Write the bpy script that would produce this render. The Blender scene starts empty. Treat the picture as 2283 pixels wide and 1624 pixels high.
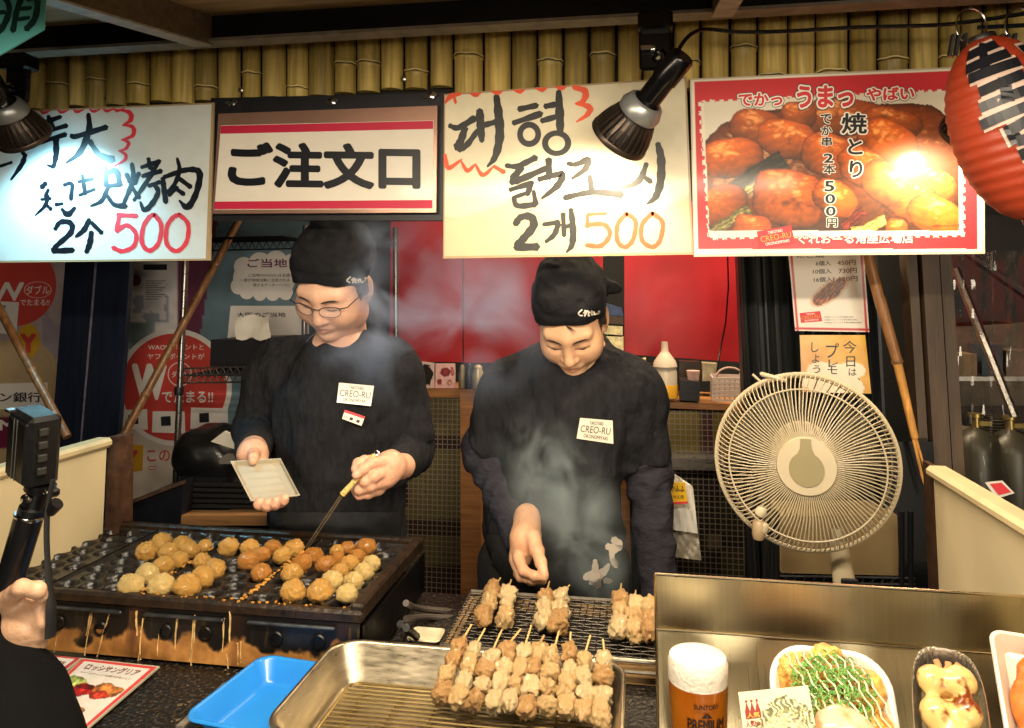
import bpy, math, random
import numpy as np
from mathutils import Vector, Matrix
random.seed(7); np.random.seed(7)
S = bpy.context.scene
COL = S.collection
# ---------------------------------------------------------------- camera
EYE = Vector((0.0, 0.0, 1.5))
YAW, PITCH = math.radians(9.5), math.radians(5.0)
FPX, PPX, PPY = 1682.0, 1141.5, 503.0           # in the 2283-px-wide measuring frame
cam = bpy.data.cameras.new('camera'); camo = bpy.data.objects.new('camera', cam); COL.objects.link(camo)
camo.location = EYE
camo.rotation_euler = (math.pi/2 + PITCH, 0, YAW)
cam.sensor_width = 36.0; cam.lens = 36.0*FPX/2283.0
cam.shift_y = -(812.0-PPY)/2283.0
cam.clip_start = 0.02; cam.clip_end = 400
S.camera = camo
_m = camo.rotation_euler.to_matrix()
RT, UP, FW = _m @ Vector((1,0,0)), _m @ Vector((0,1,0)), _m @ Vector((0,0,-1))
# ---------------------------------------------------------------- exposure, world (night)
S.view_settings.view_transform = 'Standard'; S.view_settings.look = 'None'
S.view_settings.exposure = 0.33; S.view_settings.gamma = 1.0
S.cycles.use_denoising = True; S.cycles.denoising_prefilter = 'ACCURATE'; S.cycles.use_adaptive_sampling = False
S.cycles.caustics_reflective = False; S.cycles.caustics_refractive = False; S.cycles.blur_glossy = 1.0
S.cycles.max_bounces = 8; S.cycles.diffuse_bounces = 4; S.cycles.glossy_bounces = 4
S.cycles.transmission_bounces = 6; S.cycles.transparent_max_bounces = 8; S.cycles.volume_bounces = 1
S.cycles.sample_clamp_indirect = 3.0
S.cycles.volume_step_rate = 2.0
W = bpy.data.worlds.new('World'); S.world = W; W.use_nodes = True
_bg = W.node_tree.nodes['Background']
_sky = W.node_tree.nodes.new('ShaderNodeTexSky'); _sky.sky_type = 'NISHITA'; _sky.sun_disc = False
_sky.sun_elevation = math.radians(-4.0); _sky.sun_rotation = math.radians(200)
W.node_tree.links.new(_sky.outputs[0], _bg.inputs[0]); _bg.inputs[1].default_value = 0.15
P_LAMP = (13.0, 10.0, 9.0)                            # watts of the three clip-on spot lamps
def area_lamp(loc, aim, sx, sy, power, col):        # one rectangular light; also serves the added front fill
    d = bpy.data.lights.new('area_light', 'AREA'); d.shape = 'RECTANGLE'; d.size = sx; d.size_y = sy; d.energy = power; d.color = col
    o = bpy.data.objects.new('area_light', d); COL.objects.link(o); o.location = loc
    o.rotation_euler = Vector(aim).to_track_quat('-Z', 'Y').to_euler(); return o
area_lamp((.15,2.35,2.32), (0,.15,-1), 1.1, .06, 30, (1,.78,.52))          # kitchen strip lamp
area_lamp((-.15,.70,1.848), (0,.30,-.95), 1.3, .07, 30, (1,.85,.64))       # added strip light, unseen under the awning, brightens the counter front
area_lamp((.6,-3.6,1.5), (-.12,1,.02), 3.2, 1.8, 180, (1,.88,.70))          # added front fill behind the viewer, shaped like a lit sign
# ---------------------------------------------------------------- pixel -> place
def ray(u, v): return FW + RT*((u-PPX)/FPX) - UP*((v-PPY)/FPX)
def PY(u, v, Y):
    d = ray(u, v); return EYE + d*(Y/d.y)
def PZ(u, v, Z):
    d = ray(u, v); return EYE + d*((Z-EYE.z)/d.z)
def PX(u, v, X):
    d = ray(u, v); return EYE + d*(X/d.x)
def ppm(u, v, Y):                                   # measuring px per metre at that place
    d = ray(u, v); return FPX/(Y/d.y)
# ---------------------------------------------------------------- numpy noise
def _h(i, j, k, s):
    n = (i*374761393 + j*668265263 + k*2147483647*3 + s*1274126177) & 0xffffffff
    n = ((n ^ (n >> 13))*1274126177) & 0xffffffff
    return ((n ^ (n >> 16)) & 0xffff)/65535.0
def vnoise(p, s=0):
    p = np.asarray(p, float); f = np.floor(p); t = p-f; t = t*t*(3-2*t); f = f.astype(np.int64)
    r = 0
    for a in (0,1):
        for b in (0,1):
            for c in (0,1):
                w = (t[...,0] if a else 1-t[...,0])*(t[...,1] if b else 1-t[...,1])*(t[...,2] if c else 1-t[...,2])
                r = r + w*_h(f[...,0]+a, f[...,1]+b, f[...,2]+c, s)
    return r*2-1
def fbm(p, o=3, s=0):
    p = np.asarray(p, float); r = 0; a = 1
    for i in range(o): r = r + a*vnoise(p*2**i, s+i*17); a *= .5
    return r
def fbm2(x, y, o=3, s=0): return fbm(np.stack([x, y, 0*x+.37], -1), o, s)
# ---------------------------------------------------------------- materials
def lin(h):
    if isinstance(h, str):
        c = [int(h[i:i+2], 16)/255 for i in (0, 2, 4)]
        return tuple(x/12.92 if x <= .04045 else ((x+.055)/1.055)**2.4 for x in c)
    return tuple(h)
_M = {}
def M(name, col=(.5,.5,.5), rough=.5, metal=0., var=.12, scale=12., bump=0., bscale=60., stretch=None, col2=None,
      thr=None, spec=.5, sss=0., trans=0., ior=1.45, coat=0., emit=0., attr=None, alpha=1., rvar=0., detail=5., sheen=0., soft=.08, bdist=.004, bdet=6.):
    if name in _M: return _M[name]
    m = bpy.data.materials.new(name); m.use_nodes = True; nt = m.node_tree; N, L = nt.nodes, nt.links
    b = N['Principled BSDF']; c = lin(col)
    tc = N.new('ShaderNodeTexCoord'); mp = N.new('ShaderNodeMapping')
    if stretch: mp.inputs['Scale'].default_value = stretch
    L.new(tc.outputs['Object'], mp.inputs[0])
    nz = N.new('ShaderNodeTexNoise'); nz.inputs['Scale'].default_value = scale; nz.inputs['Detail'].default_value = detail
    L.new(mp.outputs[0], nz.inputs['Vector'])
    rp = N.new('ShaderNodeValToRGB'); L.new(nz.outputs['Fac'], rp.inputs[0])
    e = rp.color_ramp.elements
    if thr is None:
        e[0].position, e[1].position = .3, .7
        c2 = lin(col2) if col2 is not None else tuple(min(1, x*(1+var)) for x in c)
        c1 = c if col2 is not None else tuple(x*(1-var) for x in c)
    else:
        e[0].position, e[1].position = thr-soft, thr+soft
        c1, c2 = c, lin(col2)
    e[0].color, e[1].color = (*c1, 1), (*c2, 1)
    if attr:
        at = N.new('ShaderNodeAttribute'); at.attribute_name = attr
        mx = N.new('ShaderNodeMix'); mx.data_type = 'RGBA'; mx.blend_type = 'MULTIPLY'; mx.inputs[0].default_value = 1
        L.new(at.outputs['Color'], mx.inputs[6]); L.new(rp.outputs[0], mx.inputs[7]); L.new(mx.outputs[2], b.inputs['Base Color'])
    else: L.new(rp.outputs[0], b.inputs['Base Color'])
    b.inputs['Roughness'].default_value = rough; b.inputs['Metallic'].default_value = metal
    b.inputs['Specular IOR Level'].default_value = spec; b.inputs['IOR'].default_value = ior
    if rvar:
        mr = N.new('ShaderNodeMapRange'); mr.inputs[3].default_value = max(0.03, rough-rvar); mr.inputs[4].default_value = rough+rvar
        n3 = N.new('ShaderNodeTexNoise'); n3.inputs['Scale'].default_value = scale*2.3; L.new(mp.outputs[0], n3.inputs['Vector'])
        L.new(n3.outputs['Fac'], mr.inputs[0]); L.new(mr.outputs[0], b.inputs['Roughness'])
    if sss:
        b.inputs['Subsurface Weight'].default_value = sss; b.inputs['Subsurface Radius'].default_value = (.012,.005,.003); b.inputs['Subsurface Scale'].default_value = .6
    if trans: b.inputs['Transmission Weight'].default_value = trans
    if coat: b.inputs['Coat Weight'].default_value = coat; b.inputs['Coat Roughness'].default_value = .12
    if sheen: b.inputs['Sheen Weight'].default_value = sheen
    if alpha < 1: b.inputs['Alpha'].default_value = alpha
    if emit:
        b.inputs['Emission Color'].default_value = (*c, 1); b.inputs['Emission Strength'].default_value = emit; m.cycles.emission_sampling = 'NONE'
    if bump:
        n2 = N.new('ShaderNodeTexNoise'); n2.inputs['Scale'].default_value = bscale; n2.inputs['Detail'].default_value = bdet
        L.new(mp.outputs[0], n2.inputs['Vector'])
        bp = N.new('ShaderNodeBump'); bp.inputs['Strength'].default_value = bump; bp.inputs['Distance'].default_value = bdist
        L.new(n2.outputs['Fac'], bp.inputs['Height']); L.new(bp.outputs[0], b.inputs['Normal'])
    _M[name] = m; return m
# ---------------------------------------------------------------- mesh builder
class MB:
    def __init__(s): s.v = []; s.f = []; s.c = None
    def add(s, vs, fs):
        o = len(s.v); s.v += [tuple(x) for x in vs]; s.f += [tuple(i+o for i in f) for f in fs]; return s
    def box(s, c, d, R=None, bev=0.):
        x, y, z = d[0]/2, d[1]/2, d[2]/2
        if bev:
            b = min(bev, x*.9, y*.9, z*.9); vs = []; ids = {}
            for sx in (-1,1):
                for sy in (-1,1):
                    for sz in (-1,1):
                        for k in range(3):
                            q = [sx*x, sy*y, sz*z]
                            for j in range(3):
                                if j != k: q[j] -= (sx,sy,sz)[j]*b
                            ids[(sx,sy,sz,k)] = len(vs); vs.append(q)
            fs = []
            for k in range(3):
                i, j = (k+1)%3, (k+2)%3
                for sg in (-1,1):
                    t = []
                    for (a, e) in ((-1,-1),(1,-1),(1,1),(-1,1)):
                        sgn = [0]*3; sgn[k] = sg; sgn[i] = a; sgn[j] = e; t.append(ids[(*sgn, k)])
                    fs.append(t if sg > 0 else t[::-1])
                for a in (-1,1):
                    for e in (-1,1):
                        q = []
                        for (sg, kk) in ((-1,i),(1,i),(1,j),(-1,j)):
                            sgn = [0]*3; sgn[k] = sg; sgn[i] = a; sgn[j] = e; q.append(ids[(*sgn, kk)])
                        fs.append(q if a*e > 0 else q[::-1])
            for sx in (-1,1):
                for sy in (-1,1):
                    for sz in (-1,1):
                        t = [ids[(sx,sy,sz,k)] for k in range(3)]; fs.append(t if sx*sy*sz > 0 else t[::-1])
        else:
            vs = [(sx*x, sy*y, sz*z) for sx in (-1,1) for sy in (-1,1) for sz in (-1,1)]
            fs = [(0,1,3,2),(4,6,7,5),(0,4,5,1),(2,3,7,6),(0,2,6,4),(1,5,7,3)]
        vs = [Vector(q) for q in vs]
        if R is not None: vs = [R @ q for q in vs]
        c = Vector(c); return s.add([q+c for q in vs], fs)
    def tube(s, pts, r, n=8, caps=True, flat=1.0, upv=None, closed=False):
        pts = [Vector(p) for p in pts]; k = len(pts)
        rs = r if isinstance(r, (list, tuple)) else [r]*k
        vs = []; prev = None
        for i, p in enumerate(pts):
            if closed: t = (pts[(i+1)%k]-pts[i-1]).normalized()
            else: t = (pts[min(i+1,k-1)]-pts[max(i-1,0)]).normalized()
            if prev is None:
                a = Vector(upv) if upv is not None else (Vector((0,0,1)) if abs(t.z) < .9 else Vector((1,0,0)))
                x = t.cross(a).normalized()
            else: x = (prev - t*prev.dot(t)).normalized()
            prev = x; y = t.cross(x)
            for j in range(n):
                an = 2*math.pi*j/n; vs.append(p + x*(rs[i]*math.cos(an)) + y*(rs[i]*flat*math.sin(an)))
        fs = []
        for i in range(k if closed else k-1):
            for j in range(n):
                a, b = i*n+j, i*n+(j+1)%n; c, d = ((i+1)%k)*n+(j+1)%n, ((i+1)%k)*n+j
                fs.append((a, b, c, d))
        if caps and not closed: fs.append(tuple(range(n))[::-1]); fs.append(tuple((k-1)*n+j for j in range(n)))
        return s.add(vs, fs)
    def lathe(s, prof, o=(0,0,0), ax=(0,0,1), n=32, cap0=True, cap1=True, sc=(1,1)):
        o = Vector(o); ax = Vector(ax).normalized()
        a = Vector((0,0,1)) if abs(ax.z) < .9 else Vector((1,0,0))
        x = ax.cross(a).normalized(); y = ax.cross(x)
        vs = []
        for (r, h) in prof:
            for j in range(n):
                t = 2*math.pi*j/n; vs.append(o + ax*h + x*(r*math.cos(t)*sc[0]) + y*(r*math.sin(t)*sc[1]))
        fs = []
        for i in range(len(prof)-1):
            for j in range(n): fs.append((i*n+j, i*n+(j+1)%n, (i+1)*n+(j+1)%n, (i+1)*n+j))
        if cap0: fs.append(tuple(range(n))[::-1])
        if cap1: fs.append(tuple((len(prof)-1)*n+j for j in range(n)))
        return s.add(vs, fs)
    def slab(s, quad, th):                       # quad: 4 points, thickness pushed along -normal
        q = [Vector(p) for p in quad]; k = len(q)
        nrm = Vector((0,0,0))
        for i in range(k): nrm += (q[i]-q[0]).cross(q[(i+1)%k]-q[0])
        nrm.normalize()
        vs = q + [p - nrm*th for p in q]
        fs = [tuple(range(k)), tuple(range(2*k-1, k-1, -1))] + [(i, i+k, (i+1)%k+k, (i+1)%k) for i in range(k)]
        return s.add(vs, fs)
    def grid(s, P):                              # P: rows x cols of points
        r, c = len(P), len(P[0]); vs = [p for row in P for p in row]
        return s.add(vs, [(i*c+j, i*c+j+1, (i+1)*c+j+1, (i+1)*c+j) for i in range(r-1) for j in range(c-1)])
    def build(s, name, mat, parent=None, smooth=None, loc=None, angle=40):
        return mkobj(name, np.array(s.v, float), s.f, mat, parent, smooth, loc, angle)
def wloc(o):
    p = Vector(o.location)
    q = o.parent
    while q: p = p + q.location; q = q.parent
    return p
def mkobj(name, v, f, mat, parent=None, smooth=None, loc=None, angle=40, cols=None, local=False):
    v = np.asarray(v, float)
    if local: base = Vector((0,0,0)); place = Vector(loc) if loc is not None else Vector((0,0,0))
    elif loc is not None: base = Vector(loc); place = base - (wloc(parent) if parent else Vector((0,0,0)))
    elif parent is not None: base = wloc(parent); place = Vector((0,0,0))
    else:
        lo, hi = v.min(0), v.max(0); base = Vector(((lo[0]+hi[0])/2, (lo[1]+hi[1])/2, lo[2])); place = base
    me = bpy.data.meshes.new(name); me.from_pydata((v-np.array(base)).tolist(), [], f); me.update()
    if cols is not None:
        ca = me.color_attributes.new('Col', 'FLOAT_COLOR', 'POINT')
        ca.data.foreach_set('color', np.concatenate([cols, np.ones((len(cols),1))], 1).astype(np.float32).ravel())
    o = bpy.data.objects.new(name, me); COL.objects.link(o); o.location = place
    if parent is not None: o.parent = parent
    if mat is not None: me.materials.append(mat)
    if smooth is None or smooth:
        me.shade_smooth()
        if smooth is None:
            try: me.set_sharp_from_angle(angle=math.radians(angle))
            except Exception: pass
    return o
def tag(o, label=None, cat=None, group=None, kind=None):
    if label: o['label'] = label
    if cat: o['category'] = cat
    if group: o['group'] = group
    if kind: o['kind'] = kind
    return o
def thing(name, loc, label, cat, group=None):
    o = bpy.data.objects.new(name, None); COL.objects.link(o); o.location = loc; o.empty_display_size = .05
    return tag(o, label, cat, group)
def copy_tree(o, parent=None):
    c = o.copy(); COL.objects.link(c)
    if parent is not None: c.parent = parent
    for ch in list(o.children): copy_tree(ch, c)
    return c
# ---------------------------------------------------------------- planes to draw on
class Plane:
    """maps measuring pixels to a flat board: point + lift*normal (normal faces the viewer)"""
    def __init__(s, fn, nrm): s.fn, s.n, s.k = fn, Vector(nrm), 0
    def __call__(s, u, v, lift=0.): return s.fn(u, v) + s.n*lift
def planeY(Y): return Plane(lambda u, v: PY(u, v, Y), (0,-1,0))
def planeP(o, x, y):                               # board from origin, x vector, y vector: coordinates 0..1
    o, x, y = Vector(o), Vector(x), Vector(y); n = x.cross(y).normalized()
    return Plane(lambda a, b: o + x*a + y*b, n)
def plane3(A, B, C):                               # plane through 3 points, hit by pixel rays
    n = (B-A).cross(C-A).normalized()
    if n.dot(EYE-A) < 0: n = -n
    def fn(u, v):
        d = ray(u, v); return EYE + d*((A-EYE).dot(n)/d.dot(n))
    return Plane(fn, n)
def ccw(q):                                        # order px corners so the slab's face looks at the viewer
    a = sum(q[i][0]*q[(i+1)%len(q)][1]-q[(i+1)%len(q)][0]*q[i][1] for i in range(len(q)))
    return q if a < 0 else q[::-1]
def catmull(pts, n=6):
    P = [np.array(p, float) for p in pts]
    if len(P) < 3: return [P[0]+(P[-1]-P[0])*t for t in np.linspace(0,1,n)]
    Q = [2*P[0]-P[1]] + P + [2*P[-1]-P[-2]]; out = []
    for i in range(1, len(Q)-2):
        for t in np.linspace(0, 1, n, endpoint=False):
            a, b, c, d = Q[i-1], Q[i], Q[i+1], Q[i+2]
            out.append(.5*((2*b)+(c-a)*t+(2*a-5*b+4*c-d)*t*t+(-a+3*b-3*c+d)*t**3))
    out.append(P[-1]); return out
def stroke(mb, pl, pts, w, conv=None, lift=.0012, taper=(0.55,.8)):
    """brush stroke: pts in px (optionally x,y,width)"""
    P = []; ks = conv(1,0)[0]-conv(0,0)[0] if conv else 1.
    for p in pts:
        q = conv(p[0], p[1]) if conv else (p[0], p[1])
        P.append((q[0], q[1], (p[2] if len(p) > 2 else w)*ks))
    C = catmull(P, 6); k = len(C)
    pl.k += 1; lf = lift + (pl.k % 30)*.000012
    L_, R_ = [], []
    for i, c in enumerate(C):
        t = C[min(i+1,k-1)][:2]-C[max(i-1,0)][:2]; t = t/(np.linalg.norm(t)+1e-9); nn = np.array((-t[1], t[0]))
        ww = c[2]/2*(1+.10*math.sin(i*1.7+pl.k))
        L_.append(c[:2]+nn*ww); R_.append(c[:2]-nn*ww)
    t0 = C[0][:2]-C[1][:2]; t0 = t0/np.linalg.norm(t0); t1 = C[-1][:2]-C[-2][:2]; t1 = t1/np.linalg.norm(t1)
    a = C[0][:2]+t0*C[0][2]*taper[0]*.5; b = C[-1][:2]+t1*C[-1][2]*taper[1]*.5
    vs = [pl(*a, lf)]
    for i in range(k): vs += [pl(*L_[i], lf), pl(*R_[i], lf)]
    vs.append(pl(*b, lf)); n = len(vs)
    fs = [(0,1,2)] + [(1+2*i, 3+2*i, 4+2*i, 2+2*i) for i in range(k-1)] + [(n-3, n-1, n-2)]
    mb.add(vs, fs)
def zc(x0, y0, sc):                                # zoom px -> measuring px (region origin in source px, zoom px per source px)
    return lambda x, y: ((x0 + x/sc)*.566220, (y0 + y/sc)*.566220)
_TX = {}
def glyphs(body, bold=0.):
    k = (body, bold)
    if k in _TX: return _TX[k]
    cu = bpy.data.curves.new('t', 'FONT'); cu.body = body; cu.size = 1; cu.offset = bold; cu.resolution_u = 3
    ob = bpy.data.objects.new('t', cu); COL.objects.link(ob)
    dg = bpy.context.evaluated_depsgraph_get(); me = bpy.data.meshes.new_from_object(ob.evaluated_get(dg))
    v = np.array([x.co[:2] for x in me.vertices]).reshape(-1,2); f = [tuple(p.vertices) for p in me.polygons]
    bpy.data.objects.remove(ob); bpy.data.curves.remove(cu); bpy.data.meshes.remove(me)
    _TX[k] = (v, f); return v, f
def text(mb, pl, body, quad, bold=0., lift=.0012, fitb=None):
    """quad = TL, TR, BL corners (plane coordinates); the glyph box is stretched onto it"""
    v, f = glyphs(body, 0.)
    if not len(v): return
    lo, hi = v.min(0), v.max(0)
    if fitb is None: lo, hi = lo-bold, hi+bold       # heavier strokes: the same glyph laid again around itself
    d = np.maximum(hi-lo, 1e-6)
    TL, TR, BL = [np.array(q, float) for q in quad]
    pl.k += 1; lf = lift + (pl.k % 30)*.000012
    off = [(0.,0.)]
    if bold > 0: off = [(bold*math.cos(t), bold*math.sin(t)) for t in np.linspace(0, 2*math.pi, 8 if bold < .04 else 14, endpoint=False)] + ([(bold*.5*math.cos(t), bold*.5*math.sin(t)) for t in np.linspace(0, 2*math.pi, 7, endpoint=False)] if bold >= .04 else []) + off
    for i, (ox, oy) in enumerate(off):
        n = (v+np.array([ox, oy])-lo)/d; vs = []
        for a, b in n:
            q = TL + (TR-TL)*a + (BL-TL)*(1-b); vs.append(pl(q[0], q[1], lf+i*.000002))
        mb.add(vs, f)
def rect(mb, pl, pts, lift=.0008, th=0):
    pl.k += 1; vs = [pl(u, v, lift + (pl.k % 30)*.000012) for u, v in pts]; mb.add(vs, [tuple(range(len(vs)))[::-1]])
def ring(mb, pl, c, r, w, n=32, lift=.001, asp=1., a0=0, a1=2*math.pi):
    pl.k += 1; lf = lift + (pl.k % 30)*.000012; vs = []
    for i in range(n+1):
        t = a0+(a1-a0)*i/n
        for q in (r-w/2, r+w/2): vs.append(pl(c[0]+q*math.cos(t), c[1]+q*asp*math.sin(t), lf))
    mb.add(vs, [(2*i, 2*i+1, 2*i+3, 2*i+2) for i in range(n)])
def disc(mb, pl, c, r, n=32, lift=.001, asp=1., wob=0., seed=0):
    pl.k += 1; lf = lift + (pl.k % 30)*.000012; rn = random.Random(seed); ph = [rn.uniform(0,6.28) for _ in range(4)]
    vs = []
    for i in range(n):
        t = 2*math.pi*i/n; q = r*(1+wob*(math.sin(3*t+ph[0])*.5+math.sin(5*t+ph[1])*.35+math.sin(8*t+ph[2])*.2))
        vs.append(pl(c[0]+q*math.cos(t), c[1]+q*asp*math.sin(t), lf))
    mb.add(vs, [tuple(range(n))])
def printed(name, pl, quad, nx, ny, fn, mat, parent, lift=.0006):
    """a printed picture: a flat sheet whose ink is a colour attribute; quad = TL,TR,BR,BL in plane coordinates"""
    TL, TR, BR, BL = [np.array(q, float) for q in quad]
    xs, ys = np.meshgrid(np.linspace(0,1,nx), np.linspace(0,1,ny))
    rgb = np.clip(np.asarray(fn(xs, ys)), 0, 1).reshape(-1,3)
    V = []
    for b in np.linspace(0,1,ny):
        for a in np.linspace(0,1,nx):
            q = (TL*(1-a)+TR*a)*(1-b) + (BL*(1-a)+BR*a)*b; V.append(pl(q[0], q[1], lift))
    F = [(i*nx+j, (i+1)*nx+j, (i+1)*nx+j+1, i*nx+j+1) for i in range(ny-1) for j in range(nx-1)]
    rgb = np.where(rgb <= .04045, rgb/12.92, ((rgb+.055)/1.055)**2.4)
    return mkobj(name, np.array([tuple(p) for p in V]), F, mat, parent, cols=rgb)
# ---------------------------------------------------------------- implicit surfaces
def caps(p, a, b, ra, rb):
    a, b = np.array(a, float), np.array(b, float); d = b-a; h = np.clip(((p-a)@d)/(d@d+1e-12), 0, 1)
    return np.linalg.norm(p-a-h[:,None]*d, axis=1) - (ra+(rb-ra)*h)
def ell(p, c, r, R=None):
    q = p-np.array(c, float)
    if R is not None: q = q@np.array(R)
    r = np.array(r, float); k0 = np.linalg.norm(q/r, axis=1); k1 = np.linalg.norm(q/r**2, axis=1)+1e-9
    return k0*(k0-1)/k1
def smin(a, b, k): h = np.maximum(k-np.abs(a-b), 0)/k; return np.minimum(a, b)-h*h*k*.25
def smax(a, b, k): return -smin(-a, -b, k)
def surfnet(fn, lo, hi, res):
    lo, hi = np.array(lo, float), np.array(hi, float); n = np.maximum(np.ceil((hi-lo)/res).astype(int)+1, 4)
    ax = [lo[i]+np.arange(n[i])*res for i in range(3)]
    G = np.stack(np.meshgrid(*ax, indexing='ij'), -1).reshape(-1,3)
    D = np.concatenate([fn(G[i:i+200000]) for i in range(0, len(G), 200000)]).reshape(n)
    ins = D < 0; c = n-1
    pos = np.zeros((*c,3)); cnt = np.zeros(c)
    off = [(i,j,k) for i in (0,1) for j in (0,1) for k in (0,1)]
    sl = lambda A, o: A[o[0]:o[0]+c[0], o[1]:o[1]+c[1], o[2]:o[2]+c[2]]
    for a in off:
        for ax_ in range(3):
            if a[ax_] == 0:
                b = list(a); b[ax_] = 1; da, db = sl(D,a), sl(D,b); m = (da < 0) != (db < 0)
                t = np.where(m, da/np.where(m, da-db, 1), 0)
                q = np.zeros((*c,3)); q[...] = a; q[...,ax_] += t
                pos += np.where(m[...,None], q, 0); cnt += m
    act = cnt > 0; idx = -np.ones(c, int); idx[act] = np.arange(act.sum())
    base = np.stack(np.meshgrid(*[np.arange(x) for x in c], indexing='ij'), -1)
    V = (base[act]+pos[act]/cnt[act][:,None])*res+lo
    F = []
    for ax_ in range(3):
        s0 = [slice(1,-1)]*3; s0[ax_] = slice(0,-1); s1 = [slice(1,-1)]*3; s1[ax_] = slice(1,None)
        A, B = ins[tuple(s0)], ins[tuple(s1)]; w = np.argwhere(A != B)
        if not len(w): continue
        o = np.array([1,1,1]); o[ax_] = 0; w2 = w+o
        u, v = (ax_+1)%3, (ax_+2)%3; eu, ev = np.zeros(3,int), np.zeros(3,int); eu[u] = 1; ev[v] = 1
        q = np.stack([idx[tuple((w2-eu-ev).T)], idx[tuple((w2-ev).T)], idx[tuple(w2.T)], idx[tuple((w2-eu).T)]], 1)
        fl = ~A[tuple(w.T)]; q[fl] = q[fl][:,::-1]; F.append(q)
    return V, (np.concatenate(F) if F else np.zeros((0,4),int))
def joinmesh(parts):
    V, F, C = [], [], []; o = 0
    for p in parts:
        V.append(p[0]); F.append(np.array(p[1])+o); o += len(p[0])
        if len(p) > 2: C.append(p[2])
    return np.concatenate(V), np.concatenate(F), (np.concatenate(C) if C else None)
# ================================================================ materials of the place
WHT = M('white_paint', 'd9d3c4', .45, var=.05)
BLK = M('black_paint', '14141a', .45, var=.3, scale=30, bump=.15)
INK = M('black_ink', '0f1118', .4, var=.2)
REDINK = M('red_ink', 'c8303c', .5, var=.08)
ORINK = M('orange_ink', 'd8502c', .5, var=.12)
STEEL = M('steel', 'b9b5ac', .3, 1., var=.08, scale=20, stretch=(1,1,6), rvar=.1)
CHROME = M('chrome', 'c8c8c8', .15, 1., var=.05)
CREAM = M('cream_panel', 'd0c09a', .5, var=.12, scale=3, rvar=.15, bump=.05, bscale=20)
WOOD = M('orange_wood', '9c6a3e', .5, var=.3, scale=6, stretch=(1,1,14), bump=.15)
BAMB = M('bamboo_brown', '6e4a28', .4, var=.35, scale=14, stretch=(8,8,1), bump=.2)
Z = lambda *a: zc(*a)
z1, z2, z3 = Z(0,0,1.5618), Z(1344,0,1.5618), Z(2688,0,1.5618)
z4, z5, z6 = Z(0,1000,1.5618), Z(1344,1000,1.5618), Z(2688,1000,1.5618)
z7, z8, z9 = Z(0,1900,1.6778), Z(1344,1900,1.6778), Z(2500,1900,1.4902)
zs1, zs3, zlp, zln = Z(0,380,2.4605), Z(1740,320,2.283), Z(2300,60,2.706), Z(3600,60,1.8044)
# ================================================================ ground and floor
mb = MB(); mb.box((0,0,-.05), (60,60,.1)); g = mb.build('ground', M('paving', '3a3733', .7, var=.25, scale=3, bump=.3)); tag(g, kind='structure')
mb = MB(); mb.box((0,2.05,.002), (3.4,2.2,.012)); g = mb.build('floor', M('stall_floor', '2a2622', .5, var=.3, scale=6)); tag(g, kind='structure')
# ================================================================ awning: beam, lip, rafters, underside boards
aw = thing('awning', PY(1141,20,1.5), 'dark wooden awning with sloping brown underside boards above the stall', 'awning')
YB = 1.47
BRN = M('brown_board', '8c7852', .6, var=.35, scale=5, stretch=(1,7,7), bump=.2, bscale=40)
DKW = M('dark_beam', '09090c', .6, spec=.2, var=.35, scale=14, bump=.3, bscale=50)
LIP = M('lit_lip', '6f6a60', .5, var=.3, scale=30, bump=.2)  # paler than the beam: the light the lip catches is put into its colour
b0, b1 = PY(-260,131,YB), PY(2560,-34,YB); hz = 0.062
mb = MB(); mb.slab([b0, b1, b1+Vector((0,0,hz)), b0+Vector((0,0,hz))], .03); mb.build('beam', DKW, aw)
mb = MB(); mb.slab([b0+Vector((0,-.012,-.008)), b1+Vector((0,-.012,-.008)), b1+Vector((0,-.012,-.001)), b0+Vector((0,-.012,-.001))], .044); mb.build('trim', LIP, aw)
RAFT = M('rafter_wood', '55493a', .6, var=.3, scale=10, stretch=(1,6,6), bump=.25)
A = PY(452,100,YB-.002); Bp = PX(128,4,A.x); sl = (Bp-A); sl_n = sl.normalized()
slope = (Bp.z-A.z)/(Bp.y-A.y)
def rafter(u):
    q = PY(u, 100, YB-.002); z0 = A.z + (q.x-A.x)*(b1.z-b0.z)/(b1.x-b0.x)
    p0 = Vector((q.x, YB-.002, z0)); p1 = p0 + sl_n*1.1
    m2 = MB(); w = .019
    for zz0, zz1, ww, mt, nm in ((0.0, .062, w, RAFT, 'rafter'),):
        v = [p0+Vector((-ww,0,zz0)), p1+Vector((-ww,0,zz0)), p1+Vector((ww,0,zz0)), p0+Vector((ww,0,zz0))]
        m2.slab([x+Vector((0,0,zz1-zz0)) for x in v], (zz1-zz0))
    m2.build('rafter', RAFT, aw)
    m3 = MB(); m3.slab([x+Vector((0,0,-.0005)) for x in (p0+Vector((-w-.001,0,0)), p1+Vector((-w-.001,0,0)), p1+Vector((w+.001,0,0)), p0+Vector((w+.001,0,0)))], .004); m3.build('edge_strip', M('pale_edge','9a968a',.5,var=.25,scale=40,bump=.2), aw)
for u in (452, 1612, -620): rafter(u)
c0 = Vector((b0.x-1.2, YB+.30, 0)); c1 = Vector((b1.x+1.2, YB+.30, 0))
def ceil_z(p): return A.z + .064 + (p.x-A.x)*(b1.z-b0.z)/(b1.x-b0.x) + (p.y-YB)*slope
pts = []
for p in (c0, c1, Vector((c1.x, -.5, 0)), Vector((c0.x, -.5, 0))): pts.append(Vector((p.x, p.y, ceil_z(p))))
mb = MB(); mb.slab(pts[::-1], -.02); mb.build('underside_board', BRN, aw)
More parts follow.
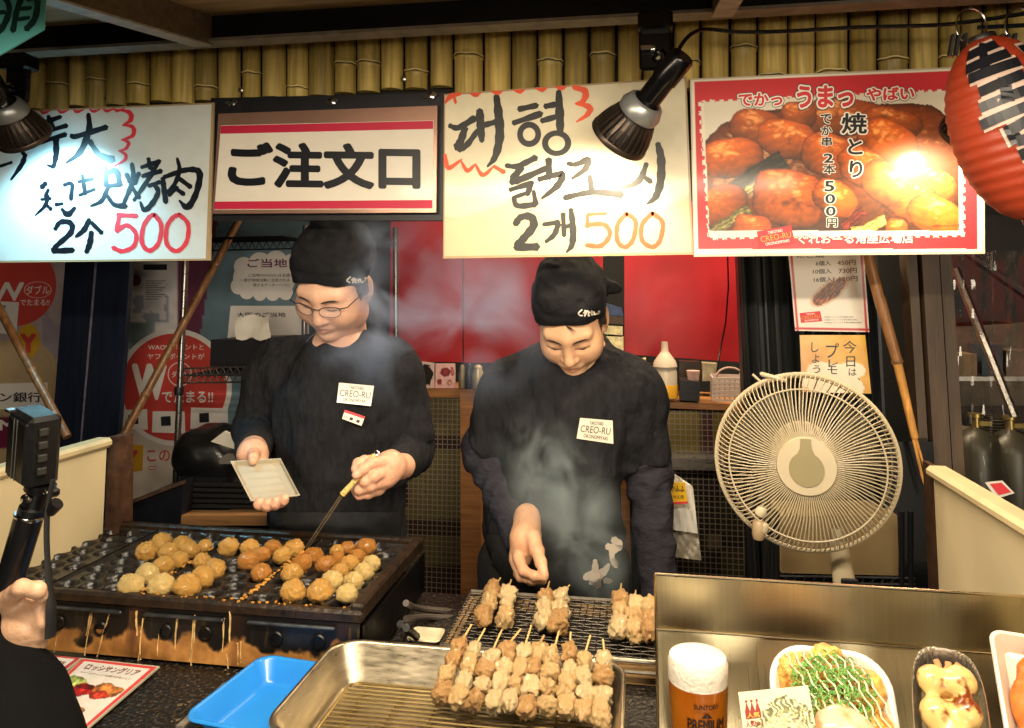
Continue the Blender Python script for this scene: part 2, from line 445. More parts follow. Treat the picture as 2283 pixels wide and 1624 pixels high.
# ================================================================ bamboo fascia
bf = thing('bamboo_fascia', PY(1100,240,1.64), 'row of split yellow bamboo culms under the dark awning beam', 'bamboo fascia')
ED = [-70,-25,20,65,110,156,196,239,286,337,386,437,488,540,585,640,689,747,797,850,902,957,1011,1080,1140,1198,1256,1314,1374,1432,1500,1562,1627,1687,1756,1817,1890,1955,2024,2091,2140,2190,2245,2300,2360]
NODE = {1:.5, 6:.35, 11:.7, 20:.6, 25:.3, 30:.45, 32:.2, 37:.55, 43:.5, 8:.55, 13:.4, 15:.8, 17:.3, 18:.3, 22:.14, 27:.2, 33:.78, 35:.72, 39:.5, 4:.4, 41:.6}
CULM = [M('bamboo_culm_%d' % i, c, .42, var=.34, scale=5, stretch=(22,22,1.2), bump=.12, bscale=30, spec=.5) for i, c in enumerate(('b09a58','a08a48','bca45e','8f7c44'))]
NODM = M('bamboo_node', '4a3c20', .5, var=.3); NODP = M('bamboo_node_pale', 'd4c48c', .5, var=.2)
rb = random.Random(3)
def topv(u): return 150-.0575*u if u < 470 else 123-.0475*(u-470)
for i in range(len(ED)-1):
    u0, u1 = ED[i]+2.2+rb.uniform(-1,1.5), ED[i+1]-2.2-rb.uniform(-1,1.5); um = (u0+u1)/2
    vt, vb = topv(um)-40, {0:262}.get(i, 252-.052*um if um < 1000 else 224-.030*(um-1000)) + rb.uniform(-5,5)
    P0, P1 = PY(u0, vt, 1.645), PY(u1, vt, 1.645); B0, B1 = PY(u0, vb, 1.645), PY(u1, vb, 1.645)
    rows = []; zr = [0,.06]+[.15+.7*k/6 for k in range(7)]+[.93,.985,1.0]
    nd = NODE.get(i); nd = .36+.62*nd if nd else None
    if nd: zr = sorted([z for z in zr if abs(z-nd) > .05]+[nd-.045,nd-.02,nd,nd+.02,nd+.045])
    for z in zr:
        l, r = P0.lerp(B0, z), P1.lerp(B1, z); w = (r-l)*.5; c = (l+r)*.5; k = 1.0
        if nd and abs(z-nd) < .03: k = 1.07
        if nd and abs(z-nd) < .001: k = .96
        rows.append([c + w*k*math.cos(t) + Vector((0,-1,0))*w.length*(1.0*k)*math.sin(t) for t in [math.pi*(1-j/12) for j in range(13)]])
    m2 = MB(); m2.grid(rows); n = len(m2.v); m2.f.append(tuple(range(n-13, n)))
    cu = m2.build('bamboo_culm', CULM[rb.randrange(4)], bf, angle=60)
    if nd:
        for dz, rr, mt_ in ((-.012, .0018, NODP), (.004, .0016, NODM)):
            l, r = P0.lerp(B0, nd+dz), P1.lerp(B1, nd+dz); w = (r-l)*.5; c = (l+r)*.5
            m3 = MB(); m3.tube([c + w*1.05*math.cos(t) + Vector((0,-1,0))*w.length*1.05*math.sin(t) + Vector((0,0,.0012*math.sin(t*5+i))) for t in np.linspace(.05, math.pi-.05, 13)], rr, 6); m3.build('node_ring', mt_, cu)
    if i in (19, 24, 33, 37, 6, 12):
        m3 = MB(); q = PY(u1+1, vb-26, 1.632); m3.lathe([(.0065,0),(.0065,.003),(.003,.005)], q, (0,-1,0), 12); m3.build('screw', STEEL, cu)
mb = MB(); mb.box((PY(1140,150,1.67).x, 1.672, 1.99), (3.6,.02,.36)); mb.build('backing_board', M('backing', '17120c', .8), bf)
# ================================================================ mounting board with clips behind the signs
mbd = thing('mounting_board', PY(730,350,1.625), 'black mounting board with clear wing clips behind the order sign', 'board')
mb = MB(); pl = planeY(1.618)
mb.slab([pl(470,492),pl(992,492),pl(992,207),pl(470,219)], .02); mb.build('board_panel', BLK, mbd)
for (u,v) in ((519,231),(742,228),(962,215)):
    m2 = MB(); q = PY(u,v,1.612)
    m2.lathe([(.009,0),(.009,.006),(.004,.008)], q, (0,-1,0), 10)
    m2.box(q+Vector((.009,-.008,.003)), (.012,.003,.007), Matrix.Rotation(.5,3,'Y')); m2.box(q+Vector((-.008,-.008,-.003)), (.012,.003,.007), Matrix.Rotation(.5,3,'Y'))
    m2.build('wing_clip', CHROME, mbd)
# ================================================================ the four hanging signs
YS = 1.60
LAM = dict(rough=.5, coat=.08)
PAPER = M('laminated_print', (1,1,1), .5, var=.02, attr='Col', coat=.15)
FRM = M('sign_frame_tan', 'a08a68', .4, var=.1)
def board(name, q, label, cat, frame_mat, fw=5, th=.006, Y=YS):
    pl = planeY(Y); cen = [sum(p[0] for p in q)/4, max(p[1] for p in q)]
    t = thing(name, pl(*cen), label, cat)
    m2 = MB(); m2.slab([pl(*q[3]),pl(*q[2]),pl(*q[1]),pl(*q[0])], th); m2.build('board', frame_mat, t)
    return t, pl
def fcream(base, sheet_shade=None, var=.02, s=1):
    base = np.array([int(base[i:i+2],16)/255 for i in (0,2,4)])
    def fn(x, y):
        n = fbm2(x*30, y*20, 4, s)*var + fbm2(x*3, y*3, 2, s+5)*var
        c = base[None,None]*(1+n[...,None])
        if sheet_shade is not None:  # wavy lower tint: translucency shading of the sheet put into its colour
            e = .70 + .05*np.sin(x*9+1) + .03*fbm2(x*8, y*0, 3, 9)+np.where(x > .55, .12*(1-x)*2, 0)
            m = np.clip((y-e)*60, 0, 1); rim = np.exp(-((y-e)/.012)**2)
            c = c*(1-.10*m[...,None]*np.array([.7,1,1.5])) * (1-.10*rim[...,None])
        return c
    return fn
# -- Chinese sign
t, pl = board('handwritten_sign', [(-110,253),(476.6,229),(467.5,581),(-110,587)], 'pale blue-lit sign with brushed Chinese characters and red 500, far left', 'sign', FRM)
printed('paper_sheet', pl, [(-106,257),(472,233),(459,577),(-106,583)], 60, 36, fcream('c3c9c6'), PAPER, t)
SB = [[(250,560,40),(215,660,50),(110,810,20)],[(120,640,30),(0,680,30)],[(385,270),(590,200)],[(470,190,40),(510,300,60)],[(350,370),(650,285)],
 [(360,455),(640,370)],[(545,400,60),(548,560,60),(522,690,40)],[(522,690,40),(460,665,20)],[(280,320,40),(350,290,40)],[(200,230,50),(235,420,55),(225,560,40)],
 [(690,375,40),(740,390,50),(1035,300,58)],[(860,170,40),(865,330,60),(780,540,60),(640,650,20)],[(870,430,50),(960,560,55),(1095,618,80)],
 [(450,840,50),(405,885,50)],[(475,900,35),(440,975,40)],[(400,1000,30),(495,990,35)],[(470,960,40),(440,1060,40),(345,1155,15)],[(450,1050,30),(500,1095,40)],[(540,1050,40),(612,1040,30)],[(600,1090,30),(660,1145,60),(730,1080,35)],
 [(620,860,40),(700,850,40),(690,1000,45)],[(800,760,35),(830,950,45)],[(760,830,35),(900,800,40)],[(770,960,35),(920,900,30)],
 [(1025,680,25),(1032,870,45)],[(1040,740,45),(1130,725,50),(1160,850,45)],[(1040,872,40),(1180,855,40)],[(1050,880,40),(990,1010,45),(880,1065,20)],[(1040,960,35),(1110,1050,45),(1220,1065,60)],
 [(1280,650,40),(1295,780,50),(1260,900,50),(1200,1040,35)],[(1225,750,40),(1265,830,50)],[(1350,740,40),(1310,850,40)],[(1280,880,35),(1350,985,50)],[(1440,600,40),(1462,700,55)],[(1370,690,40),(1550,630,50)],[(1380,775,45),(1565,725,50)],[(1545,620,40),(1450,790,50),(1300,1010,35)],[(1440,870,40),(1555,830,40)],[(1495,850,45),(1535,930,50),(1470,1050,55),(1400,1100,50),(1360,1020,20)],
 [(1580,790,45),(1592,900,55),(1610,1030,50)],[(1590,785,45),(1780,720,50),(1900,715,60),(1940,770,65),(1900,950,60),(1820,1075,65),(1740,1010,20)],[(1720,600,30),(1742,720,45),(1690,860,45),(1600,950,30)],[(1730,790,40),(1850,880,50)],[(1725,880,40),(1640,960,40)],[(1700,890,40),(1785,950,45)],
 [(535,1290,40),(590,1220,50),(690,1230,55),(690,1320,55),(560,1440,50),(515,1495,50)],[(515,1500,50),(710,1490,60)],[(870,1190,45),(820,1290,55),(740,1360,35)],[(885,1220,40),(990,1325,45)],[(890,1310,45),(875,1420,60),(840,1510,45)]]
mb = MB()
for s in SB: stroke(mb, pl, s, 46, zs1)
mb.build('brush_lettering', INK, t, smooth=False)
mb = MB()
for s in ([(1140,1150),(1330,1160)],[(1160,1150),(1132,1305)],[(1130,1310),(1230,1250),(1320,1330),(1300,1450),(1190,1500),(1095,1465)],
 [(1500,1145),(1565,1250),(1540,1420),(1450,1495),(1380,1420),(1390,1270),(1450,1170),(1505,1145)],[(1740,1145),(1825,1240),(1810,1410),(1715,1500),(1620,1430),(1620,1270),(1680,1175),(1745,1145)]): stroke(mb, pl, s, 44, zs1)
mb.build('red_price', REDINK, t, smooth=False); mb = MB()
for s in ([(1160,130,20),(1260,160,45),(1270,230,45),(1190,285,15)],[(1195,280,15),(1290,300,40),(1290,380,40),(1180,425,15)],[(1185,420,15),(1250,450,35),(1220,510,30),(1150,530,12)],[(1155,528,12),(1220,565,32),(1210,620,30),(1110,678,12)]): stroke(mb, pl, s, 40, zs1)
for x in (1140,1040,910,750,600,425,240): stroke(mb, pl, [(x+70,118+(1140-x)*.03,8),(x,140+(1140-x)*.03,30),(x-40,118+(1140-x)*.03,8)], 20, zs1)
mb.build('scalloped_border', REDINK, t, smooth=False)
# -- order sign
PINKM = M('copper_metal', 'b08a78', .32, .7, var=.1)
t, pl = board('order_sign', [(487,254),(975,236),(972,474),(473,477)], 'white order counter sign with bold black characters and two crimson stripes', 'sign', PINKM)
printed('printed_sheet', pl, [(493,280),(967,269),(965,467),(478,468)], 40, 20, fcream('d4cdbf', var=.012), PAPER, t)
mb = MB(); CRIM = M('crimson_print', 'b01c3c', .5, var=.05)
rect(mb, pl, [(493,281),(966,270),(966,288),(492,299)], .001); rect(mb, pl, [(479,450),(964,446.5),(964,465),(478,467)], .001); mb.build('stripe', CRIM, t, smooth=False)
mb = MB(); text(mb, pl, 'ご注文口', ((508,316),(938,322),(508,419)), .042); mb.build('lettering', INK, t, smooth=False)
# -- Korean sign
t, pl = board('handwritten_sign', [(990,210),(1530,172),(1546,568),(988,577)], 'cream sign with brushed Korean letters and orange 500 behind the spot lamp', 'sign', FRM)
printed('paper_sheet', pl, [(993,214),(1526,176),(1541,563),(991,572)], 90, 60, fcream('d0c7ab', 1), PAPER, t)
SK = [[(65,400,40),(150,420,55),(295,335,62)],[(210,420,60),(170,540,70),(135,600,75)],[(150,620,60),(230,570,55),(325,440,45)],[(340,260,65),(350,400,75),(360,540,50)],[(370,400),(480,370)],[(490,130,50),(510,300,80),(520,500,80),(480,680,60),(410,770,18)],
 [(690,255),(855,220)],[(640,380,45),(890,295,65)],[(925,230),(1050,205)],[(895,360),(1050,315)],[(1050,90,50),(1060,300,78),(1065,480,60)],
 [(575,760,40),(680,765,50),(845,690,60)],[(720,770,60),(640,880,70)],[(620,910,60),(720,880,65),(960,775,50)],[(610,980,40),(815,915,55)],[(800,930,55),(770,1020,50)],[(640,1050,35),(780,1000,40)],[(645,1040,40),(680,1120,50),(840,1110,55)],[(825,985,30),(845,1110,55)],
 [(960,700,58),(968,870,58)],[(870,885,50),(1000,850,50),(1085,840,60),(1040,940,62),(900,1055,25)],[(1130,740,40),(1200,750,45),(1320,705,65)],[(1320,710,60),(1290,790,55),(1170,878,25)],[(1330,850,40),(1350,1000,60)],[(1100,1050,50),(1350,1000,50),(1615,1020,65)],
 [(1840,740,40),(1790,870,60),(1720,930,50),(1620,958,20)],[(1800,850,40),(1880,908,50)],[(1940,560,50),(1970,700,75),(1965,900,75),(1920,1040,60),(1840,1108,15)],
 [(660,1290,60),(710,1225,60),(800,1220,70),(825,1300,75),(740,1410,70),(670,1480,65)],[(660,1495,65),(860,1490,72)],[(910,1290,35),(1050,1270,50)],[(1050,1280,50),(1010,1380,50),(935,1445,30)],[(1090,1190,45),(1100,1390,42)],[(1110,1310,40),(1180,1290,40)],[(1160,1150,45),(1180,1330,60),(1170,1470,55),(1120,1540,15)]]
mb = MB()
for s in SK: stroke(mb, pl, s, 52, zs3)
for (x,y,r,a,w) in ((785,480,82,1.06,52),(1032,560,104,.88,56)):
    q = zs3(x,y); ring(mb, pl, q, r*.248, w*.248, 28, .0014, a)
mb.build('brush_lettering', M('brush_ink', '1c1c1a', .45, var=.3, scale=40), t, smooth=False)
mb = MB()
for s in ([(1310,1200,30),(1308,1310,40)],[(1310,1200,30),(1480,1190,25)],[(1310,1290),(1460,1290),(1510,1380),(1430,1480),(1300,1475)],[(1660,1190),(1740,1260),(1720,1420),(1650,1490),(1580,1440),(1580,1290),(1660,1190)],[(1890,1185),(1982,1270),(1960,1430),(1890,1490),(1800,1430),(1800,1290),(1892,1185)]): stroke(mb, pl, s, 42, zs3)
mb.build('orange_price', ORINK, t, smooth=False); mb = MB()
for s in ([(1180,55,40),(1290,95,60),(1270,180,50),(1200,205,15)],[(1200,205,15),(1325,235,55),(1310,300,45),(1210,368,15)],[(30,200,15),(80,140,50),(170,115,25)],[(110,140,30),(125,200,25)],[(28,660,30),(60,780,45),(180,705,15)],[(170,715,15),(230,805,40),(305,745,15)],[(300,745,15),(370,845,40),(470,765,15)],[(465,765,25),(560,820,45)]): stroke(mb, pl, s, 40, zs3)
for x,y in ((305,118),(500,100),(700,88),(900,72),(1075,58)): stroke(mb, pl, [(x-60,y-8,8),(x,y+8,40),(x+50,y-12,8)], 20, zs3)
mb.build('scalloped_border', ORINK, t, smooth=False)
# -- chicken poster
t, pl = board('yakitori_poster', [(1538,176),(2193,147),(2196,566),(1547,573)], 'red-bordered poster with a photograph of glazed grilled chicken pieces', 'poster', M('clear_edge', 'b9b09a', .3, var=.06))
CH = [(850,1060,760,400,0,.55),(1350,1050,420,420,0,.6),(420,1250,330,260,0,.6),(1000,720,260,120,0,.75),(1300,745,190,85,10,.8),(720,700,120,85,0,.8),(450,780,165,110,8,.8),(650,860,190,125,15,.95),(1270,880,190,140,20,1.),(300,970,190,130,-8,1.),(900,960,170,140,20,.95),(1130,1040,180,120,25,1.),
 ('L',280,1200,620,980,60,(.13,.12,.08)),('L',300,1230,600,1060,25,(.55,.5,.3)),(1550,1130,160,95,25,1.1),(230,1270,160,120,-20,.95),(1350,1190,270,140,33,1.1),(650,1230,235,180,12,1.),(940,1230,140,110,30,1.05),('L',160,1440,400,1290,34,(.42,.38,.2)),(420,1420,130,90,10,.95),
 ('L',985,1410,1120,1300,30,(.32,.10,.06)),('L',1040,1440,1260,1370,36,(.75,.66,.32)),(1570,1330,180,120,30,1.12),(1330,1420,70,60,0,1.)]
def yaki(x, y):
    zx = 55+1805*x; zy = (485-80*x)+(1095+60*x)*y
    n1 = fbm2(zx/60, zy/60, 4, 3); n2 = fbm2(zx/22, zy/22, 3, 8); n3 = fbm2(zx/140, zy/140, 3, 21)
    rgb = np.ones(x.shape+(3,))*np.array([.86,.82,.74])
    lx, ly = zx+14*n1, zy+14*n3
    for c in CH:
        if c[0] == 'L':
            a, b = np.array(c[1:3],float), np.array(c[3:5],float); d = (b-a); L2 = d@d
            h = ((lx-a[0])*d[0]+(ly-a[1])*d[1])/L2; q = (-(lx-a[0])*d[1]+(ly-a[1])*d[0])/math.sqrt(L2)/c[5]
            m = (h > 0)&(h < 1)&(abs(q) < 1); sh = (.65+.5*np.sqrt(np.clip(1-q*q,0,1)))*(1+.35*n2)*(1+.3*np.sin(q*9+n1*3))
            rgb = np.where(m[...,None], sh[...,None]*np.array(c[6]), rgb)
        else:
            cx, cy, rx, ry, an, br = c; ca, sa = math.cos(math.radians(an)), math.sin(math.radians(an))
            X = ((lx-cx)*ca+(ly-cy)*sa)/rx; Y = (-(lx-cx)*sa+(ly-cy)*ca)/ry
            r2 = np.abs(X)**2.6+np.abs(Y)**2.6; m = r2 < 1; hgt = np.sqrt(np.clip(1-r2,0,1))
            nz = hgt+.3*n2; lit = .52+.40*hgt-.28*Y-.06*X+.09*n1+.05*np.sin(ly/9+lx/40+4*n1)
            col = np.stack([.84*lit, .35*lit+.04*hgt, .09*lit**1.5], -1)*br
            sp = np.clip((.85*hgt+.35*np.abs(fbm2(lx/60+ly/90, ly/30-lx/200, 3, 33))-.5*Y-.2*X-1.02)*4, 0, 1)*.55
            col = col+sp[...,None]*np.array([.5,.55,.5]); dk = np.clip(n3+n2*.35-.5, 0, 1)[...,None]; col = col*(1-.6*dk)
            rim = np.clip((r2-.86)*5, 0, 1)[...,None]; col = col*(1-.45*rim)
            rgb = np.where(m[...,None], col, rgb)
    jag = 6*np.sign(np.sin(zx/9)*np.sin(zy/9))+5*n2
    inner = (zx > 100+.05*(zy-600)+jag)&(zx < 1745+jag)&(zy > 620-.048*(zx-100)+jag)&(zy < 1480-.01*zx+jag)
    photo = (zx > 135+.02*(zy-900))&(zx < 1712)&(zy > 560)&(zy < 1430)&inner
    red = np.array([.78,.14,.17]); wh = np.array([.90,.86,.78])
    out = np.where(photo[...,None], rgb, wh); out = np.where(inner[...,None], out, red)
    edge = (zx < 72)|(zx > 1830)|(zy < 500-.045*(zx-60))|(zy > 1545)
    return np.where(edge[...,None], wh, out)
printed('printed_sheet', pl, [(1541,179),(2188,151),(2190,561),(1550,568)], 330, 215, yaki, PAPER, t)
BK, WT, RD = INK, M('white_print', 'efe9dc', .5, var=.03), M('red_print', 'cf3038', .5, var=.05)
def q3(x0, y0, x1, y1, dy=0.): return (z3(x0,y0), z3(x1,y0+dy), z3(x0,y1))
mk = {k: MB() for k in 'bwr'}
def outl(body, q, b, w, i, seq='bwr'):
    mk = {k: MB() for k in 'bwr'}
    for c, off in zip(seq, (b, w, i)): text(mk[c], pl, body, q, off, {'b':.0012,'w':.0016,'r':.0020}[c] if seq == 'bwr' else {'w':.0013,'b':.0019}[c], fitb=.0)
    mk['b'].build('word_outline', BK, t, smooth=False); mk['w'].build('word_edging', WT, t, smooth=False); mk['r'].build('title_word', RD, t, smooth=False)
outl('でかっ', q3(345,578,610,652,-2), .17, .125, .035); outl('うまっ', q3(705,535,1045,662,-5), .15, .11, .04); outl('やばい', q3(1130,545,1420,622,-8), .17, .125, .035)
for ch, a in (('焼',(978,700,1128,822)),('と',(1018,858,1102,950)),('り',(1028,992,1102,1092)),('で',(848,705,912,762)),('か',(852,778,915,833)),('串',(855,845,915,900)),('2',(868,948,922,1002)),('本',(864,1012,936,1072)),('5',(874,1116,928,1178)),('0',(878,1196,934,1252)),('0',(882,1272,938,1328)),('円',(888,1344,948,1396))):
    q = q3(*a); text(mk['w'], pl, ch, q, .085, .0013, fitb=.0); text(mk['b'], pl, ch, q, .024, .0019, fitb=.0)
q = q3(712,1444,1415,1502,-6); text(mk['b'], pl, 'ぐれおーる角座広場店', q, .06, .0012, fitb=0.); text(mk['w'], pl, 'ぐれおーる角座広場店', q, .015, .0018, fitb=0.)
text(mk['b'], pl, '※写真はイメージです。', q3(1535,1382,1712,1400,-3), 0, .0012)
mk['b'].build('black_lettering', BK, t, smooth=False); mk['w'].build('white_lettering', WT, t, smooth=False)
YELP = M('gold_print', 'd8a848', .5)
def logo(pl, TL, TR, BR, BL, parent, bg, c1, c2, thick=.0012, lift=.0022):
    """small oblong badge: TAKOYAKI / CREO-RU / OKONOMIYAKI"""
    TL, TR, BR, BL = [np.array(p, float) for p in (TL,TR,BR,BL)]
    f = lambda a, b: tuple((TL*(1-a)+TR*a)*(1-b)+(BL*(1-a)+BR*a)*b)
    m2 = MB(); m2.slab([pl(*BL,lift),pl(*BR,lift),pl(*TR,lift),pl(*TL,lift)], thick); o = m2.build('badge', bg, parent, smooth=False)
    m2 = MB(); m3 = MB()
    text(m2, pl, 'TAKOYAKI', (f(.30,.10),f(.72,.10),f(.30,.27)), .012, lift+.0006); text(m2, pl, 'OKONOMIYAKI', (f(.17,.73),f(.85,.73),f(.17,.90)), .012, lift+.0006)
    text(m3, pl, 'CREO-RU', (f(.06,.33),f(.94,.33),f(.06,.66)), .0, lift+.0007)
    m2.build('badge_lettering', c1, o, smooth=False); m3.build('badge_name', c2, o, smooth=False); return o
logo(pl, z3(455,1425), z3(665,1388), z3(690,1495), z3(475,1530), t, RD, WT, YELP, .0004, .0026)
# -- small teal banner high in the left corner
plb = planeY(1.02)
t = thing('hanging_banner', plb(40,90), 'teal-lit banner corner with a brushed black character, top left', 'banner')
mb = MB(); mb.slab([plb(-160,152),plb(-10,128),plb(97,66),plb(104,-60),plb(-160,-60)], .003); mb.build('banner_sheet', M('banner_cloth', '58a8a6', .6, var=.12, scale=4), t)
mb = MB()
for s in ([(58,-20,14),(40,20,13),(30,70,13)],[(62,0,12),(84,-4,14),(80,40,14),(60,66,14)],[(40,22,9),(70,18,9)],[(36,45,9),(66,40,9)],[(10,-10,14),(22,20,12),(8,60,14),(-20,90,10)],[(-10,30,12),(12,28,10)]): stroke(mb, plb, s, 12)
mb.build('brush_lettering', M('teal_ink', '10302c', .4), t, smooth=False)
# ================================================================ spot lamps on the beam
LBODY = M('lamp_black', '0c0c0e', .22, .3, var=.2, rvar=.08)
LFIN = M('lamp_bronze', '4a4038', .38, .8, var=.25, scale=25)
LRING = M('lamp_grey_ring', '8a8c8c', .35, .6, var=.1)
LGLOW = {}
def spot_lamp(label, tip, tail, r, colr, power, clampat=None, fins=26, glow=6., aim=None):
    """tip = centre of the mouth, tail = back end of the stem (world points)"""
    tip, tail = Vector(tip), Vector(tail); ax = (tail-tip).normalized(); Ln = (tail-tip).length
    t = thing('spot_lamp', tip, label, 'lamp')
    k = r/.05
    m2 = MB(); m2.lathe([(r*.93,0),(r,.002*k),(r,.008*k),(r*.965,.011*k),(r*.80,.0135*k)], tip, ax, 40, cap0=False, cap1=False)
    m2.lathe([(r*.93,0),(r*.9,.008*k)], tip, ax, 40, False, False); m2.build('rim', LFIN, t)
    m2 = MB(); m2.lathe([(r*.86,.011*k),(r*.80,.026*k),(r*.66,.046*k),(r*.56,.054*k)], tip, ax, 36, False, False); hd = m2.build('head', M('lamp_core','241f1b',.5,.5), t)
    m2 = MB(); x = ax.cross(Vector((0,1,0))).normalized(); y = ax.cross(x)
    for j in range(fins):
        an = 2*math.pi*j/fins; d = x*math.cos(an)+y*math.sin(an); sd = ax.cross(d)*.0016*k
        prof = [(.84,.97,.011),(.76,.93,.022),(.66,.84,.036),(.52,.70,.052)]
        vs = []
        for (ri, ro, h) in prof:
            wv = 1+.9*math.exp(-((h-.034)/.008)**2)
            for rr in (ri, ro):
                c = tip+ax*h*k+d*rr*r; vs += [c-sd*wv, c+sd*wv]
        fs = []
        for i in range(3):
            a = i*4; b = a+4
            fs += [(a,b,b+2,a+2),(a+1,a+3,b+3,b+1),(a+2,b+2,b+3,a+3),(a,a+1,b+1,b)]
        m2.add(vs, fs)
    m2.build('cooling_fins', LFIN, hd, smooth=False)
    m2 = MB(); m2.lathe([(r*.60,.053*k),(r*.68,.056*k),(r*.70,.066*k),(r*.58,.080*k),(r*.50,.083*k)], tip, ax, 36, False); m2.build('collar', LRING, t)
    m2 = MB(); h0 = .078*k; m2.lathe([(r*.47,h0),(r*.47,h0+.006),(r*.38,h0+.012),(r*.37,h0+(Ln-h0)*.5),(r*.41,h0+(Ln-h0)*.51),(r*.41,Ln-.004),(r*.36,Ln)], tip, ax, 32); m2.build('stem', LBODY, t)
    if clampat is not None:
        c = Vector(clampat); m2 = MB(); m2.box(c, (.062,.012,.085), None, .008); m2.box(c+Vector((0,.0,.05)), (.066,.05,.035), None, .005)
        m2.tube([c+Vector((.0,-.006,-.02)), c+Vector((.012,-.03,-.018)), tail-ax*.03], .008, 8); m2.build('clamp', LBODY, t)
        m2 = MB(); q = c+Vector((-.005,-.012,-.005)); m2.lathe([(.006,0),(.006,.008),(.003,.01)], q, (0,-1,0), 10); m2.box(q+Vector((-.013,-.008,.002)), (.02,.003,.008)); m2.build('wing_screw', CHROME, t)
    m2 = MB(); m2.lathe([(.0005,.007*k),(r*.88,.006*k)], tip, ax, 32, True, False)
    m2.build('bulb_face', M('bulb_%d' % len(_M), colr, .4, var=0, emit=glow), t)
    ld = bpy.data.lights.new('spot_lamp_light', 'SPOT'); ld.energy = power; ld.color = colr; ld.spot_size = math.radians(128); ld.spot_blend = .55; ld.shadow_soft_size = r*.55
    lo = bpy.data.objects.new('spot_lamp_light', ld); COL.objects.link(lo); lo.parent = t; lo.location = -ax*.006
    ai = Vector(aim) if aim else -ax
    lo.rotation_euler = ai.to_track_quat('-Z', 'Y').to_euler()
    return t
WARM, COOL = (1.0,.80,.52), (.36,.80,1.0)
tipc = PY(*zlp(355,1330), 1.445); tailc = PY(*zlp(1050,430), 1.335)
spot_lamp('black finned spot lamp clipped to the beam in front of the Korean sign', tipc, tailc, .060, WARM, P_LAMP[1], PY(*zlp(760,360), 1.44), aim=(-.30,.55,-.80))
tl = PY(58,310,1.47); spot_lamp('black ribbed spot lamp hanging over the left Chinese sign', tl, PY(-30,170,1.35), .058, COOL, P_LAMP[0], PY(40,190,1.445), aim=(.02,.56,-.83))
tr = PY(2158,300,1.45); spot_lamp('dark spot lamp almost hidden behind the red paper lantern', tr, PY(2225,180,1.35), .05, WARM, P_LAMP[2], aim=(-.10,.60,-.78))
# power cord along the fascia
mb = MB(); pts = [PY(u,v,Y) for u,v,Y in ((1500,140,1.375),(1520,100,1.38),(1545,74,1.39),(1580,66,1.42),(1650,72,1.43),(1760,70,1.43),(1900,62,1.43),(2050,58,1.42),(2140,52,1.40),(2290,30,1.38),(2420,10,1.38))]
mb.tube([Vector(p) for p in catmull([tuple(p) for p in pts], 5)], .0038, 8); tag(mb.build('power_cord', LBODY), 'black power cord running from the spot lamp along the bamboo to the lantern hooks', 'cord')
# ================================================================ red paper lantern
LAN = M('lantern_paper', '8e3016', .5, var=.15, scale=6, bump=.2, bscale=50)
lc = PY(2250,285,1.22); pm = ppm(2222,285,1.22); lr, lh = 116/pm, 212/pm
lt = thing('paper_lantern', lc-Vector((0,0,lh)), 'ribbed red paper lantern with black brush writing edged white, far right', 'lantern')
lax = Vector((.22,0,-1)).normalized()
def lan_pt(an, t, off=0.):                  # t -1 top .. 1 bottom
    ra = lr*math.sqrt(max(0., 1-abs(t)**2.1))**1.0
    ra = max(ra, lr*.22)*(1+.012*math.cos(t*52)) + off
    x = lax.cross(Vector((0,1,0))).normalized(); y = Vector((0,-1,0))
    return lc + lax*(t*lh) + x*(ra*math.sin(an)) + y*(ra*math.cos(an))
rows = [[lan_pt(2*math.pi*j/48, -.97+1.94*i/110) for j in range(49)] for i in range(111)]
mb = MB(); mb.grid(rows); mb.build('shell', LAN, lt)
mb = MB()
for tt in (-.985, .985): mb = MB(); mb.lathe([(lr*.23,-.006),(lr*.25,0),(lr*.23,.006)], lc+lax*(tt*lh), lax, 24); mb.build('end_cap', M('lantern_cap','1a1412',.4), lt)
def lan_stroke(mb, pts, w, off):
    C = catmull(pts, 8); k = len(C); L_, R_ = [], []
    for i, c in enumerate(C):
        d = C[min(i+1,k-1)]-C[max(i-1,0)]; d = d[:2]/(np.linalg.norm(d[:2])+1e-9); n = np.array((-d[1], d[0]))*w/2
        L_.append(lan_pt(c[0]+n[0]/.55, c[1]+n[1], off)); R_.append(lan_pt(c[0]-n[0]/.55, c[1]-n[1], off))
    vs = [p for ab in zip(L_, R_) for p in ab]; mb.add(vs, [(2*i,2*i+2,2*i+3,2*i+1) for i in range(k-1)])
LS = [[(-.95,-.80),(-.1,-.84)],[(-.5,-.9),(-.55,-.6)],[(-.95,-.66),(0,-.70)],[(-.9,-.55),(.1,-.58)],[(-.75,-.38),(.05,-.44)],[(-.3,-.46),(-.35,-.2)],[(-.8,-.22),(.1,-.28)],[(-.85,-.05),(0,-.12)],[(-.45,.02),(-.4,.22)],[(-.45,.08),(.05,.0),(.05,.18),(-.4,.2)],[(-.42,.34),(.1,.28)],[(-.2,.44),(-.3,.62),(.05,.80)],[(-.3,.60),(.2,.58)],[(.1,.5),(.2,.9)],[(.3,-.7),(.8,-.72)],[(.3,-.2),(.9,-.25)],[(.4,.2),(.9,.15)],[(.5,-.5),(.6,.4)]]
mw, mk_ = MB(), MB()
for i, s in enumerate(LS): lan_stroke(mw, [(a-.0,b) for a,b in s], .17, .0016+i*.00004); lan_stroke(mk_, s, .105, .0030+i*.00004)
mw.build('white_edging', M('lantern_white','b49c8e',.5), lt, smooth=False); mk_.build('brush_lettering', INK, lt, smooth=False)
